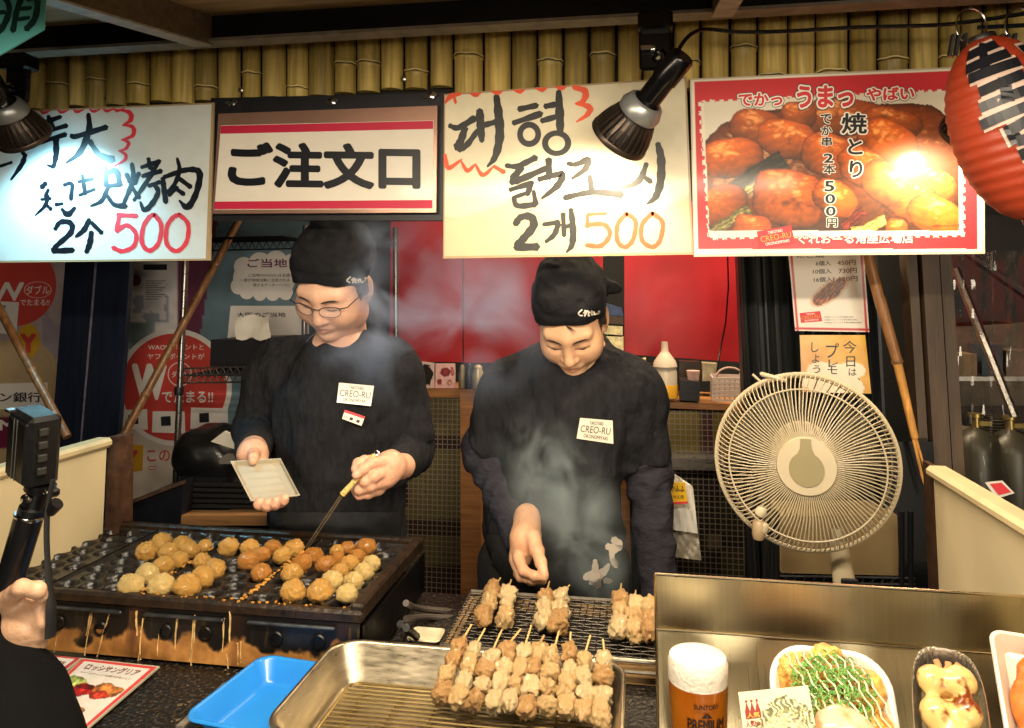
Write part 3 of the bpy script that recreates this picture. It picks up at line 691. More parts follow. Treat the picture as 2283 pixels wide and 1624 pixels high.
# hook rings and rail holding the lantern
hk = thing('hanging_rail', PY(2200,60,1.30), 'dark horizontal rods with wire rings and clips holding the red lantern', 'rail')
mb = MB()
for v, Yh in ((58,1.26),(140,1.33),(206,1.36),(330,1.36)): mb.tube([PY(2180,v+4,Yh), PY(2420,v-8,Yh)], .0035, 6)
mb.build('rod', M('dark_rod','131820',.3,.6), hk)
for u in (2165, 2275):
    m2 = MB(); c = PY(u, 58, 1.25); m2.tube([c+Vector((.022*math.cos(a),0,.028*math.sin(a))) for a in np.linspace(0,2*math.pi,20,endpoint=False)], .0014, 6, closed=True); m2.build('wire_ring', CHROME, hk)
    m2 = MB()
    for dx in (-.03,-.022,-.012): m2.box(c+Vector((dx,0,-.03)), (.004,.01,.036), Matrix.Rotation(.2,3,'Y'))
    m2.build('clip', BLK, hk)
# ================================================================ back room: dark walls, red panels, counters, tiles
YR = 2.75
mb = MB(); mb.box((0,3.5,1.5), (9,.1,4)); tag(mb.build('back_wall', M('dark_wall','20201f',.7,var=.2)), 'dark rear wall of the kitchen behind everything', 'wall')
RED = M('red_panel', '981c24', .42, var=.28, scale=4, rvar=.15)
for (q, lb) in (([(872,450),(1030,450),(1031,808),(868,806)], 'smoky red hanging panel left of the seam, beside the man in glasses'),
                ([(1033,450),(1344,450),(1344,808),(1034,809)], 'red hanging panel right behind the bent-over cook'),
                ([(1392,450),(1648,450),(1650,808),(1392,790)], 'bright red hanging panel above the plastic bottle')):
    pl = planeY(YR); mb = MB(); mb.slab([pl(*p) for p in ccw(q)], .018); tag(mb.build('red_panel', RED, smooth=False), lb, 'panel', 'red panels across the kitchen')
def tiles():
    m = bpy.data.materials.new('mosaic_tile'); m.use_nodes = True; nt = m.node_tree; N, L = nt.nodes, nt.links; b = N['Principled BSDF']
    tc = N.new('ShaderNodeTexCoord'); mp = N.new('ShaderNodeMapping'); L.new(tc.outputs['Object'], mp.inputs[0]); mp.inputs['Rotation'].default_value = (math.pi/2,0,0)
    br = N.new('ShaderNodeTexBrick'); br.offset = 0; br.inputs['Scale'].default_value = 1
    br.inputs['Brick Width'].default_value = .0172; br.inputs['Row Height'].default_value = .0172; br.inputs['Mortar Size'].default_value = .0016; br.inputs['Bias'].default_value = 0
    L.new(mp.outputs[0], br.inputs['Vector'])
    vo = N.new('ShaderNodeTexNoise'); vo.inputs['Scale'].default_value = 55; L.new(mp.outputs[0], vo.inputs['Vector'])
    at = N.new('ShaderNodeAttribute'); at.attribute_name = 'Col'
    mx = N.new('ShaderNodeMix'); mx.data_type = 'RGBA'; mx.blend_type = 'OVERLAY'; mx.inputs[0].default_value = .5
    L.new(at.outputs['Color'], mx.inputs[6]); L.new(vo.outputs['Fac'], mx.inputs[7]); L.new(mx.outputs[2], br.inputs['Color1']); L.new(mx.outputs[2], br.inputs['Color2'])
    br.inputs['Mortar'].default_value = (.30,.25,.19,1)
    L.new(br.outputs['Color'], b.inputs['Base Color']); b.inputs['Roughness'].default_value = .3
    return m
TILE = tiles()
def tilewall(label, u0, u1, v0, v1, Y, bands, default, name='tiled_counter'):
    """bands: (u0,u1,v0,v1,colour) in px"""
    pl = planeY(Y); nx, ny = 60, 90
    def fn(x, y):
        U, Vv = u0+(u1-u0)*x, v0+(v1-v0)*y; c = np.ones(x.shape+(3,))*np.array(default)
        for a, b_, c0, c1, k in bands: c = np.where(((U > a)&(U < b_)&(Vv > c0)&(Vv < c1))[...,None], np.array(k), c)
        return c
    q = [(u0,v0),(u1,v0),(u1,v1),(u0,v1)]
    o = printed('tile_face', pl, q, nx, ny, fn, TILE, None)
    t = thing(name, pl((u0+u1)/2, v1), label, 'counter'); o.parent = t; o.location = o.location - t.location
    m2 = MB(); m2.slab([pl(u0,v1),pl(u1,v1),pl(u1,v0),pl(u0,v0)], .25); m2.build('counter_body', M('dark_wall'), t, smooth=False); return t, pl
OL, DP, OL2 = (.40,.36,.22), (.20,.11,.11), (.34,.32,.16)
t, pl = tilewall('olive mosaic tiled counter between the two cooks with purple tile bands', 870, 1040, 885, 1420, 2.6,
    [(900,1040,970,1002,DP),(895,1040,1158,1194,DP),(895,1040,1258,1420,DP),(870,912,1070,1128,DP),(860,903,1128,1420,(.40,.37,.30))], OL)
mb = MB(); mb.slab([pl(862,884,.02),pl(1062,886,.02),pl(1060,866,.02),pl(862,866,.02)], .3); mb.build('wood_top', WOOD, t)
mb = MB(); mb.slab([pl(1032,1420,.03),pl(1078,1420,.03),pl(1074,872,.03),pl(1030,872,.03)], .06); mb.build('wood_post', WOOD, t)
mb = MB(); mb.slab([pl(1386,1300,.03),pl(1408,1300,.03),pl(1400,960,.03),pl(1384,960,.03)], .05); tag(mb.build('wooden_post', WOOD), 'reddish wooden post glimpsed between the cook and his arm', 'post')
t, pl = tilewall('mosaic tiled counter with yellow tiles behind the fan and plastic bag', 1430, 1660, 915, 1420, 2.55,
    [(1430,1700,920,1012,(.52,.43,.12)),(1560,1592,918,1015,(.28,.10,.09)),(1430,1700,1028,1420,(.15,.14,.08)),(1560,1603,1028,1190,(.12,.06,.06)),(1575,1606,1190,1222,(.40,.33,.27)),(1606,1700,1190,1225,(.07,.05,.05)),(1575,1608,1225,1420,(.07,.05,.06)),(1608,1700,1225,1420,(.24,.20,.09))], (.3,.27,.12))
mb = MB(); mb.slab([pl(1400,905,.03),pl(1680,914,.03),pl(1680,900,.03),pl(1400,890,.03)], .3); mb.build('wood_top', WOOD, t)
mb = MB(); mb.slab([pl(1430,1034,.08),pl(1665,1038,.08),pl(1665,1013,.08),pl(1430,1008,.08)], .08); mb.build('steel_ledge', STEEL, t)
# things on the back counters
def pbox(name, label, cat, q, Y, th, mat, bev=None):
    pl = planeY(Y); mb = MB(); mb.slab([pl(*p) for p in ccw(q)], th); return tag(mb.build(name, mat, smooth=False), label, cat)
# squeeze bottle
pb = PY(1484,890,2.52); pmb = ppm(1484,890,2.52); k = 1/pmb
bt = thing('sauce_bottle', pb, 'tall translucent plastic bottle of yellow oil on the rear counter', 'bottle')
mb = MB(); mb.lathe([(20*k,0),(26*k,3*k),(26*k,60*k),(24*k,66*k),(27*k,72*k),(24*k,84*k),(12*k,100*k),(8*k,106*k),(7*k,126*k)], pb, (0,0,1), 28); mb.build('bottle_shell', M('milky_plastic','e0d0b8',.3,trans=.25,var=.05), bt)
mb = MB(); mb.lathe([(19*k,1*k),(27.0*k,4*k),(27*k,32*k),(26.6*k,33*k)], pb, (0,0,1), 28, False, False); mb.build('oil_fill', M('yellow_oil','d8a030',.2,var=.05), bt)
pbox('black_box', 'small black condiment box beside the oil bottle', 'box', [(1516,893),(1560,896),(1560,852),(1516,848)], 2.5, .1, BLK)
mb = MB(); q = PY(1546,857,2.54); mb.lathe([(7*k,-18*k),(5*k,-10*k),(11*k,0),(13*k,16*k),(15*k,30*k)], q, (0,0,1), 16); tag(mb.build('funnel_cup', M('pink_plastic','d8b0a4',.4)), 'narrow pinkish plastic cup standing in the black condiment box', 'cup')
bk = thing('plastic_basket', PY(1632,895,2.5), 'white perforated plastic basket of utensils on the rear counter', 'basket')
pl = planeY(2.5); mb = MB(); BKM = M('basket_plastic','cbb8ac',.4,var=.05)
for i in range(7): mb.slab([pl(1592+i*11.2,893),pl(1595+i*11.2,893),pl(1594+i*11.6,842),pl(1590.5+i*11.6,842)][::1], .003)
for j in range(6): mb.slab([pl(1590,847+j*9.6,.0012),pl(1662,848+j*9.6,.0012),pl(1662,843+j*9.6,.0012),pl(1590,842+j*9.6,.0012)], .004)
mb.slab([pl(1592,893,-.08),pl(1662,895,-.08),pl(1664,842,-.08),pl(1588,840,-.08)], .003)
for u in (1590,1663): mb.slab([pl(u,893),pl(u+1,893,-.08),pl(u+1,842,-.08),pl(u,842)], .003)
mb.build('basket_body', BKM, bk, smooth=False)
mb = MB(); mb.tube([PY(1605+30*math.cos(a)+22,842-22*math.sin(a),2.52) for a in np.linspace(0,math.pi,14)], .004, 6); mb.tube([PY(1650,838,2.53),PY(1656,816,2.54)], .004, 6); mb.build('basket_handle', M('handle_plastic','b09488',.4), bk)
mb = MB(); mb.tube([PY(*p) for p in [(1622,560,2.7),(1624,640,2.7),(1618,720,2.68),(1604,790,2.66),(1598,830,2.6)]], .003, 6); tag(mb.build('power_cord', LBODY), 'thin black cord hanging down the red panel to the basket', 'cord')
for (q, c, nm, lb) in (([(1345,812),(1388,814),(1388,790),(1345,788)],'4a4236','recipe_binder','grey binder at the bottom of the shelf stack beside the cook'),
    ([(1347,745),(1388,748),(1388,728),(1347,726)],'c0b68a','radio','cream and black radio on the shelf behind the cook'),
    ([(1352,798),(1390,800),(1390,752),(1352,750)],'d0c69a','paper_stack','cream paper stack below the radio on the shelf'),
    ([(1344,722),(1390,724),(1390,706),(1344,704)],'3a2c22','tray_stack','dark brown tray stack under the blue folder'),
    ([(1344,703),(1390,705),(1386,688),(1346,676)],'2c3c5c','blue_folder','blue folder leaning on top of the shelf stack')):
    o = pbox(nm, lb, nm.split('_')[-1], q, 2.72, .12, M('stk_'+nm, c, .5, var=.3, scale=60, bump=.2))
for (q, c, nm, lb) in (([(1400,852),(1440,854),(1440,800),(1400,812)],'d4c79a','notice_card','cream card leaning behind the cook near the oil bottle'),
    ([(1440,850),(1470,852),(1470,812),(1440,812)],'14110f','dark_jar','black jar left of the oil bottle under the red panel'),
    ([(1514,846),(1560,848),(1560,808),(1514,806)],'2a2018','pot','dark pot behind the condiment box'),
    ([(1566,850),(1596,850),(1600,812),(1566,810)],'9a9078','tin','dull tin beside the white basket')):
    pbox(nm, lb, nm.split('_')[-1], q, 2.66, .06, M('stk_'+nm, c, .4, var=.35, scale=50, bump=.2))
# menu cards, jug and jars on the left counter
PHO = M('laminated_print')
def pic(base, blobs, n=.08, seed=0):
    def fn(x, y):
        c = np.ones(x.shape+(3,))*np.array(base)
        for cx, cy, rx, ry, col in blobs:
            q = np.sqrt(((x-cx)/rx)**2+((y-cy)/ry)**2)+.25*fbm2(x*9,y*9,3,seed); sh = 1.1-.45*np.clip(q,0,1)+.35*fbm2(x*26,y*26,2,seed+2)
            c = np.where((q < 1)[...,None], np.array(col)*sh[...,None], c)
        return c*(1+n*fbm2(x*14,y*14,2,seed+4)[...,None])
    return fn
def card(name, label, cat, q, Y, fn, nx=30, ny=40, th=.004):
    pl = planeY(Y); t = thing(name, pl((q[2][0]+q[3][0])/2, max(q[2][1],q[3][1])), label, cat); mb = MB(); mb.slab([pl(*p) for p in ccw(q)], th); mb.build('card_back', WHT, t, smooth=False)
    printed('printed_face', pl, q, nx, ny, fn, PHO, t); return t, pl
card('menu_card', 'small menu card with a dark dish picture beside the left cook', 'card', [(938,806),(968,810),(968,866),(938,866)], 2.58, pic((.85,.72,.70),[(.45,.5,.5,.4,(.12,.09,.08)),(.5,.12,.3,.04,(.1,.08,.08))]))
card('menu_card', 'pink menu card with a red drink picture on the rear counter', 'card', [(971,811),(1014,811),(1016,866),(971,866)], 2.58, pic((.90,.70,.68),[(.5,.35,.24,.18,(.62,.2,.22)),(.2,.75,.12,.12,(.6,.25,.25)),(.7,.78,.14,.12,(.85,.6,.5)),(.85,.3,.1,.18,(.8,.4,.4))], seed=3))
for (u,r,h,c,nm,lb) in ((1030,8,52,'7a7058','jar','squat glass jar beside the pink menu card'),(1046,10,55,'12100f','jug','black jug with a shiny lid on the rear counter'),(1066,13,52,'b8a888','kettle','pale metal kettle half hidden by the cook\'s shoulder')):
    q = PY(u,866,2.58); s = 1/ppm(u,866,2.58); mb = MB(); mb.lathe([(r*.9*s,0),(r*s,4*s),(r*s,h*.6*s),(r*.7*s,h*.8*s),(r*.72*s,h*.9*s),(r*.3*s,h*s)], q, (0,0,1), 20); tag(mb.build(nm, M('stk_'+nm, c, .25, .3 if nm == 'kettle' else 0., var=.2)), lb, nm)
# small ceiling lamp behind order sign
cl = thing('ceiling_lamp', PY(965,478,2.7), 'small round lit ceiling lamp just under the order sign', 'lamp')
mb = MB(); mb.lathe([(.03,0),(.028,.02),(.02,.03)], PY(965,486,2.6), (0,0,1), 20); mb.build('lamp_shade', M('lit_lamp','ffdcae',.4,var=0,emit=6), cl)
# kitchen strip lamp over the rear counter (lights the red panels)
kl = thing('kitchen_lamp', (.15,2.35,2.35), 'long warm strip lamp on the kitchen ceiling', 'lamp')
mb = MB(); mb.box((.15,2.35,2.36), (1.2,.09,.04), None, .008); mb.build('lamp_housing', M('housing','c8c4b8',.5), kl)
mb = MB(); mb.box((.15,2.35,2.335), (1.1,.05,.012)); mb.build('tube', M('strip_glow','ffd8a0',.5,var=0,emit=3), kl)
# ================================================================ right rear: corrugated pillar, posters, bamboo, curtain, cylinders
CORR = M('dark_ribbed_metal', '2a2d2e', .42, .3, var=.3, scale=10, stretch=(6,6,.6))
pl = planeY(1.95); t = thing('ribbed_pillar', pl(1740,1300), 'dark corrugated metal pillar behind the price poster and fan', 'pillar')
mb = MB(); rows = []
for v in (540, 900, 1330):
    e = (v-575)/625*32; rows.append([pl(1646+e+(300)*j/80, v, .012*math.sin(j*.95)+.004*math.sin(j*2.3)) for j in range(81)])
mb.grid(rows[::-1]); mb.build('ribbed_face', CORR, t)
mb = MB(); mb.slab([pl(1680,1330,-.02),pl(2000,1330,-.02),pl(1960,540,-.02),pl(1646,540,-.02)], .06); mb.build('pillar_core', BLK, t, smooth=False)
def prices(x, y):
    c = np.ones(x.shape+(3,))*np.array([.88,.84,.78]); e = (x < .05)|(x > .955)|(y > .955); e2 = ((x > .02)&(x < .05))|((x < .98)&(x > .955))|((y > .955)&(y < .985))
    X, Y = x-.47, y-.57; a = .8; U = X*math.cos(a)-Y*1.5*math.sin(a)*-1; Vv = -X*math.sin(a)*-1-0+0
    U = (x-.50)*.80-(y-.56)*.9; Vv = (x-.50)*.75+(y-.56)*1.25
    q = (U/.30)**2+(Vv/.13)**2+.25*fbm2(x*12,y*12,3,2); sh = .8+.4*fbm2(x*30,y*30,3,5)
    boat = (U/.34)**2+(Vv/.16)**2 < 1; c = np.where(boat[...,None], np.array([.82,.70,.58]), c)
    c = np.where((q < 1)[...,None], sh[...,None]*np.array([.72,.40,.18]), c); st = (np.sin(Vv*120+U*30+3*fbm2(x*7,y*7,2,7)) > .45)&(q < .8); c = np.where(st[...,None], np.array([.25,.12,.06]), c)
    return np.where(e2[...,None], np.array([.72,.18,.18]), c)
q = [(1756,540),(1924,540),(1938,741),(1773,738)]
t, pl = card('price_poster', 'white price poster with red border listing three portion prices', 'poster', q, 1.9, prices, 90, 110)
mb, m2 = MB(), MB()
for s, (x0,y0,x1,y1) in (('たこ焼',(700,2,870,28)),('6個入',(818,45,910,75)),('10個入',(800,95,915,125)),('16個入',(805,145,920,175))): text(mb, pl, s, (z6(x0,y0),z6(x1,y0-3),z6(x0,y1)), .014)
for s, (x0,y0,x1,y1) in (('450円',(950,40,1063,72)),('730円',(958,90,1070,122)),('1,120円',(925,140,1075,172))): text(m2, pl, s, (z6(x0,y0),z6(x1,y0-3),z6(x0,y1)), .014)
for i in range(3): text(mb, pl, '※写真はイメージです表示価格は税込', (z6(868,385+i*17),z6(1050+i*25,384+i*17),z6(868,394+i*17)), 0)
mb.build('black_lettering', INK, t, smooth=False); m2.build('brown_lettering', M('brown_print','6a2a20',.5), t, smooth=False)
logo(pl, z6(718,365), z6(845,352), z6(858,415), z6(728,425), t, RD, WT, YELP, .0004, .0012)
def gold(x, y):
    n = fbm2(x*4,y*4,3,4); c = np.stack([.86-.25*(y*.3)+.06*n, .66-.1*y+.08*n, .26+.10*np.cos(x*3)+.08*n], -1)
    for cx, cy, r in ((.3,.62,.22),(.55,.70,.3),(.75,.60,.2),(.15,.8,.2),(.5,.9,.4)): c = np.where((((x-cx)/r)**2+((y-cy)/(r*.7))**2 < 1)[...,None], np.array([.90,.84,.72])+.04*n[...,None], c)
    return c
q = [z6(720,500), z6(1122,500), z6(1160,860), z6(735,850)]
t, pl = card('beer_poster', 'gold poster with vertical Japanese writing under the price poster', 'poster', q, 1.9, gold, 50, 50)
mb = MB()
for ch, a in (('今',(985,535,1068,610)),('日',(1005,630,1060,695)),('は',(1020,705,1068,750)),('、',(1075,762,1090,780)),('プ',(880,550,960,640)),('レ',(895,650,955,690)),('モ',(890,690,950,740)),('し',(790,545,835,605)),('よ',(795,618,840,672)),('う',(800,685,845,735))): text(mb, pl, ch, (z6(a[0],a[1]),z6(a[2],a[1]),z6(a[0],a[3])), .006)
mb.build('lettering', INK, t, smooth=False)
# leaning bamboo pole, right (split end)
bp = thing('bamboo_pole', PY(2070,1120,1.78), 'leaning brown bamboo pole with a pale split end right of the fan', 'pole')
f6 = lambda x, y, Y=1.80: PY(*z6(x,y), Y)
s6 = .36254/ppm(1980,800,1.8)
mb = MB(); mb.tube([f6(1120,-120), f6(1160,90), f6(1205,262), f6(1212,280), f6(1320,660)], [34*s6,34*s6,32*s6,35*s6,30*s6], 10); mb.build('culm', M('bamboo_brown2','8a5f38',.45,var=.3,scale=20,stretch=(6,6,1)), bp)
mb = MB(); mb.tube([f6(1318,668), f6(1324,685), f6(1425,1120), f6(1428,1135)], [33*s6,27*s6,22*s6,20*s6], 10); mb.tube([f6(1420,1138), f6(1470,1360), f6(1525,1545)], [10*s6,8*s6,2*s6], 8); mb.tube([f6(1436,1138), f6(1490,1330), f6(1515,1430)], [8*s6,6*s6,3*s6], 8); mb.build('split_tip', M('bamboo_pale','c08a48',.4,var=.3,scale=25,stretch=(8,8,1)), bp)
mb = MB(); mb.lathe([(34*s6,-.004),(37*s6,0),(34*s6,.004)], f6(1320,664), (f6(1425,1120)-f6(1324,685)).normalized(), 12); mb.build('joint_ring', BAMB, bp)
pl = planeY(1.88); POST = M('brown_post','4a3a2a',.55,var=.3,scale=8,stretch=(5,5,.7),bump=.2)
t = thing('corner_post', pl(2100,1500), 'dark brown grooved corner post beside the plastic curtain', 'post')
for i, (a, b, l) in enumerate(((2022,2042,0),(2042,2048,-.02),(2048,2086,.015),(2086,2092,-.01),(2092,2118,.005))):
    mb = MB(); mb.slab([pl(a+58,1500,l),pl(b+58,1500,l),pl(b,540,l),pl(a,540,l)], .06); mb.build('post_strip', POST if l >= 0 else BLK, t, smooth=False)
# plastic curtain
pl = planeY(2.1); t = thing('plastic_curtain', pl(2200,1180), 'clear wrinkled plastic curtain on the right with glints', 'curtain')
rows = []
for i in range(30):
    v = 560+620*i/29; rows.append([pl(2110+230*j/50, v, .022*math.sin(j*.7+.05*i)+.010*math.sin(j*1.9+i*.13)+.006*math.sin(j*3.1-i*.9)) for j in range(51)])
mb = MB(); mb.grid(rows)
def thin_clear(name, fac, rough):
    m = bpy.data.materials.new(name); m.use_nodes = True; n = m.node_tree; n.nodes.remove(n.nodes['Principled BSDF']); t, g, x = [n.nodes.new('ShaderNode'+k) for k in ('BsdfTransparent','BsdfGlossy','MixShader')]; g.inputs['Roughness'].default_value = rough; g.inputs[0].default_value = (.9,.87,.82,1); x.inputs[0].default_value = fac; n.links.new(t.outputs[0], x.inputs[1]); n.links.new(g.outputs[0], x.inputs[2]); n.links.new(x.outputs[0], n.nodes['Material Output'].inputs[0]); return m
PLA = thin_clear('clear_plastic', .07, .16)
mb.build('curtain_sheet', PLA, t)
GASM = M('cylinder_paint','3a372c',.4,.2,var=.2)
for (u,v,r,lb) in ((2185,1105,48,'grey gas cylinder, left of the pair behind the plastic curtain'),(2262,1110,52,'grey gas cylinder, right of the pair behind the plastic curtain')):
    q = PY(u,v,2.35); s = 1/ppm(u,v,2.35); gt = thing('gas_cylinder', q-Vector((0,0,.3)), lb, 'gas cylinder', 'gas cylinders behind the curtain'); q0 = q-Vector((0,0,.3))
    mb = MB(); mb.lathe([(r*.8*s,0),(r*s,.02),(r*s,.3+100*s),(r*.85*s,.3+128*s),(r*.4*s,.3+145*s),(r*.2*s,.3+150*s)], q0, (0,0,1), 28); mb.build('tank', GASM, gt)
    mb = MB(); mb.lathe([(10*s,0),(10*s,22*s),(16*s,24*s),(16*s,32*s)], q0+Vector((0,0,.3+148*s)), (0,0,1), 12); mb.box(q0+Vector((14*s,-12*s,.3+160*s)), (24*s,10*s,10*s)); mb.build('valve', M('brass','a08a50',.3,.8), gt)
pl = planeY(2.6)
for (q,c,nm,lb) in (([(2120,660),(2215,640),(2215,690),(2120,710)],'0d1016','canvas_bag','black bag hanging behind the plastic curtain'),([(2125,905),(2290,905),(2290,720),(2125,730)],'4c4234','cardboard_pile','brownish pile of covered boxes behind the plastic curtain'),([(2100,1420),(2330,1420),(2330,1110),(2100,1100)],'2c2117','storage_crate','dark brown crate below the gas cylinders')):
    mb = MB(); mb.slab([pl(*p) for p in ccw(q)], .2); tag(mb.build(nm, M('stk_'+nm,c,.6,var=.4,scale=12,bump=.3), smooth=False), lb, nm.split('_')[-1])
for (a,b,lb) in ((PY(2150,560,2.2),PY(2290,660,2.1),'dark metal strut sloping down behind the curtain top'),(PY(2130,600,2.3),PY(2262,930,2.2),'pale pole leaning behind the plastic curtain')):
    mb = MB(); mb.tube([a,b], .012, 8); tag(mb.build('support_pole', STEEL if 'pale' in lb else BLK), lb, 'pole')
pl = planeY(1.75); mb = MB(); mb.slab([pl(2222,1112),pl(2262,1100),pl(2235,1072),pl(2196,1076)], .002); t = tag(mb.build('paper_notice', WHT, smooth=False), 'red and white paper notice beyond the right cream partition', 'notice')
mb = MB(); rect(mb, pl, [(2226,1104),(2254,1097),(2232,1076),(2206,1079)], .0015); mb.build('red_print', RD, t, smooth=False)
# ================================================================ left rear: glass shopfront with posters, pillar, poles, rack
YG = 2.45
pl = planeY(YG); GREYT = M('shop_grey','7a7c80',.5,var=.06)
t = thing('shop_window', pl(300,1300), 'neighbouring shop window panel covered with point-card posters', 'shop window')
def shop(x, y):
    U, V = -160+850*x, 480+900*y; n = fbm2(x*20,y*20,3,6)
    c = np.ones(x.shape+(3,))*np.array([.34,.42,.46])
    lft = U < 330-.05*(V-560); c = np.where(lft[...,None], np.array([.58,.52,.52]), c)
    c = np.where((lft&(V > 760))[...,None], np.array([.60,.52,.40]), c)
    m = (U > 375)&(U < 475-.15*(V-560))&(V < 770); c = np.where(m[...,None], np.array([.33,.16,.24]), c)
    m = (U > 265)&(U < 398)&(V > 585)&(V < 800); c = np.where(m[...,None], np.array([.66,.64,.64])+.05*n[...,None], c)
    m = (U > 262)&(U < 378)&(V > 660)&(V < 720); c = np.where(m[...,None]&(n > .1)[...,None], np.array([.46,.48,.52]), c)
    m = (U > 262)&(U < 345)&(V > 720)&(V < 780); c = np.where(m[...,None], np.array([.40,.45,.46])+.12*n[...,None], c)
    m = (V > 960)&(U > 240)&(U < 500); c = np.where(m[...,None], np.array([.70,.66,.62]), c)
    m = (U < 0)&(V > 760)&(V < 850); c = np.where(m[...,None], np.array([.72,.62,.34]), c)
    m = (U > 92)&(U < 145)&(V > 690)&(V < 900); c = np.where((m&(n > -.1))[...,None], np.array([.50,.46,.50]), c)
    m = (U < 55)&(V > 930)&(V < 1000); c = np.where(m[...,None], np.array([.36,.10,.20]), c)
    return c*1.22*(1+.10*n[...,None])
printed('poster_wall', pl, [(-160,480),(690,480),(690,1380),(-160,1380)], 170, 180, shop, M('matte_print',(1,1,1),.6,var=.03,attr='Col'), t, 0.)
RDP, WTP, YLP = M('poster_red','c8463e',.5,var=.06), M('poster_white','e4ded8',.5,var=.05), M('poster_yellow','d0a02c',.5,var=.06)
mr, mw_, my, md, mv = MB(), MB(), MB(), MB(), MB()
disc(mw_, pl, z4(1075,820), 128, 48, .002, 1.02); disc(mr, pl, z4(1075,820), 117, 48, .003, 1.02)
disc(mr, pl, z4(95,190), 92, 48, .002, 1.)
T4 = lambda mb, s, x0, y0, x1, y1, b=.01, l=.004, dy=0: text(mb, pl, s, (z4(x0,y0),z4(x1,y0+dy),z4(x0,y1)), b, l)
T4(mw_, 'WAONポイントと', 915,555,1258,590); T4(mw_, 'ヤフーポイントが', 910,612,1262,648); T4(mw_, 'W', 815,675,1030,900,.05,.004); T4(mw_, 'でたまる!!', 1000,842,1315,915,.02)
ring(mw_, pl, z4(1110,740), 26, 2, 24, .004, 1.); T4(mw_, 'ダブル', 1060,720,1160,760)
T4(mw_, 'W', -60,175,155,290,.03); T4(mw_, 'ダブル', 165,195,310,250); T4(mw_, 'でたまる!!', 130,280,310,318)
ring(mw_, pl, z4(238,222), 30, 1.5, 24, .004, .6)
disc(my, pl, z4(178,535), 25, 32, .003, 1.5); T4(mr, 'Y', 130,490,230,610,.06,.0045)
rect(my, pl, [z4(712,1172),z4(885,1175),z4(880,1330),z4(705,1360)], .003); T4(mr, 'Y', 735,1205,855,1335,.06,.0045); T4(mr, 'この', 910,1205,1050,1275,.01); T4(mr, 'ご', 915,1300,970,1325)
rect(mw_, pl, [z4(-80,800),z4(298,790),z4(296,938),z4(-80,962)], .003); T4(md, 'イオン銀行', -180,850,262,912,.02)
rect(mw_, pl, [z4(-60,290),z4(122,298),z4(105,500),z4(-60,480)], .0035); T4(md, '満', 22,315,42,335); T4(mw_, 'M', 0,1020,95,1085,.03)
for i, (x, y, r) in enumerate(((1530,150,95),(1500,80,60),(1600,60,70),(1700,50,70),(1800,70,70),(1470,200,50),(1520,235,45),(1600,250,40),(1680,245,45),(1760,240,45),(1700,150,120),(1600,150,110))): disc(mw_, pl, z4(x,y), r*.36254, 24, .002+.0001*i)
rect(mw_, pl, [z4(1420,320),z4(1900,320),z4(1900,525),z4(1400,525)], .002)
T4(mv, 'ご当地', 1525,30,1770,85,.02); T4(md, 'ご当地WAONには全国', 1530,122,1785,142); T4(md, '一部が地域活動に活用される', 1480,152,1785,172); T4(md, '受けるデーターへつに', 1560,182,1785,202); T4(md, '大阪のご当地', 1460,360,1760,390,.015)
for (x,y,w,h,a) in ((745,960,165,120,0),(945,970,195,130,-3),(1180,950,225,130,-6)):
    p = [z4(x,y+a),z4(x+w,y-a-6),z4(x+w+5,y+h-a),z4(x-5,y+h+a)]; rect(mw_, pl, p, .005)
    p2 = [z4(x+50,y+30),z4(x+110,y+26),z4(x+112,y+85),z4(x+52,y+88)]; rect(md, pl, p2, .0056)
for i in range(9): rect(md, pl, [z4(900,165+i*14),z4(1020-20*(i%3),165+i*14),z4(1020-20*(i%3),169+i*14),z4(900,169+i*14)], .0035)
rect(md, pl, [z4(885,65),z4(1030,65),z4(1030,100),z4(885,100)], .003); disc(mv, pl, z4(840,165), 12, 20, .004)
for b, n, m in ((mr,'red_print',RDP),(mw_,'white_print',WTP),(my,'yellow_print',YLP),(md,'dark_print',M('poster_ink','24242a',.5)),(mv,'purple_print',M('poster_purple','6a3050',.5))): b.build(n, m, t, smooth=False)
# dark pillar with a seam
pl = planeY(2.08); t = thing('dark_pillar', pl(190,1400), 'tall dark blue-black pillar with a pale seam on the left', 'pillar'); PIL = M('pillar_blue','161c2c',.4,var=.3,scale=10,stretch=(6,6,.5),bump=.1)
mb = MB(); mb.slab([pl(80,1420),pl(142,1420),pl(218,500),pl(152,500)], .02); mb.build('pillar_face', PIL, t, smooth=False)
mb = MB(); mb.slab([pl(148,1420,.004),pl(232,1420,.004),pl(298,500,.004),pl(226,500,.004)], .02); mb.build('pillar_face', PIL, t, smooth=False)
mb = MB(); mb.slab([pl(143,1420,.001),pl(148,1420,.001),pl(226,500,.001),pl(219,500,.001)], .015); mb.build('seam_strip', M('seam','6c6878',.4,var=.4,scale=30), t, smooth=False)
def bpole(label, pts, r, nodes, Y0=1.9):
    t = thing('bamboo_pole', PY(*pts[-1]), label, 'pole'); P = [PY(*p) for p in pts]
    m2 = MB(); m2.tube(P, r, 10); m2.build('culm', M('bamboo_pole_skin','6b4a2c',.35,var=.4,scale=18,stretch=(5,5,1),bump=.2), t)
    for f in nodes:
        q = P[0].lerp(P[-1], f); m2 = MB(); m2.lathe([(r*1.02,-.006),(r*1.18,-.002),(r*1.18,.002),(r*1.02,.006)], q, (P[-1]-P[0]).normalized(), 12); m2.build('joint_ring', BAMB, t)
bpole('bamboo pole leaning steeply at the far left edge behind the camera stick', [(-20,655,1.75),(150,975,1.68)], .0100, (.55,))
bpole('long bamboo pole leaning behind the wire rack post', [(560,440,2.25),(255,1010,1.92)], .0112, (.30,.62,.80))
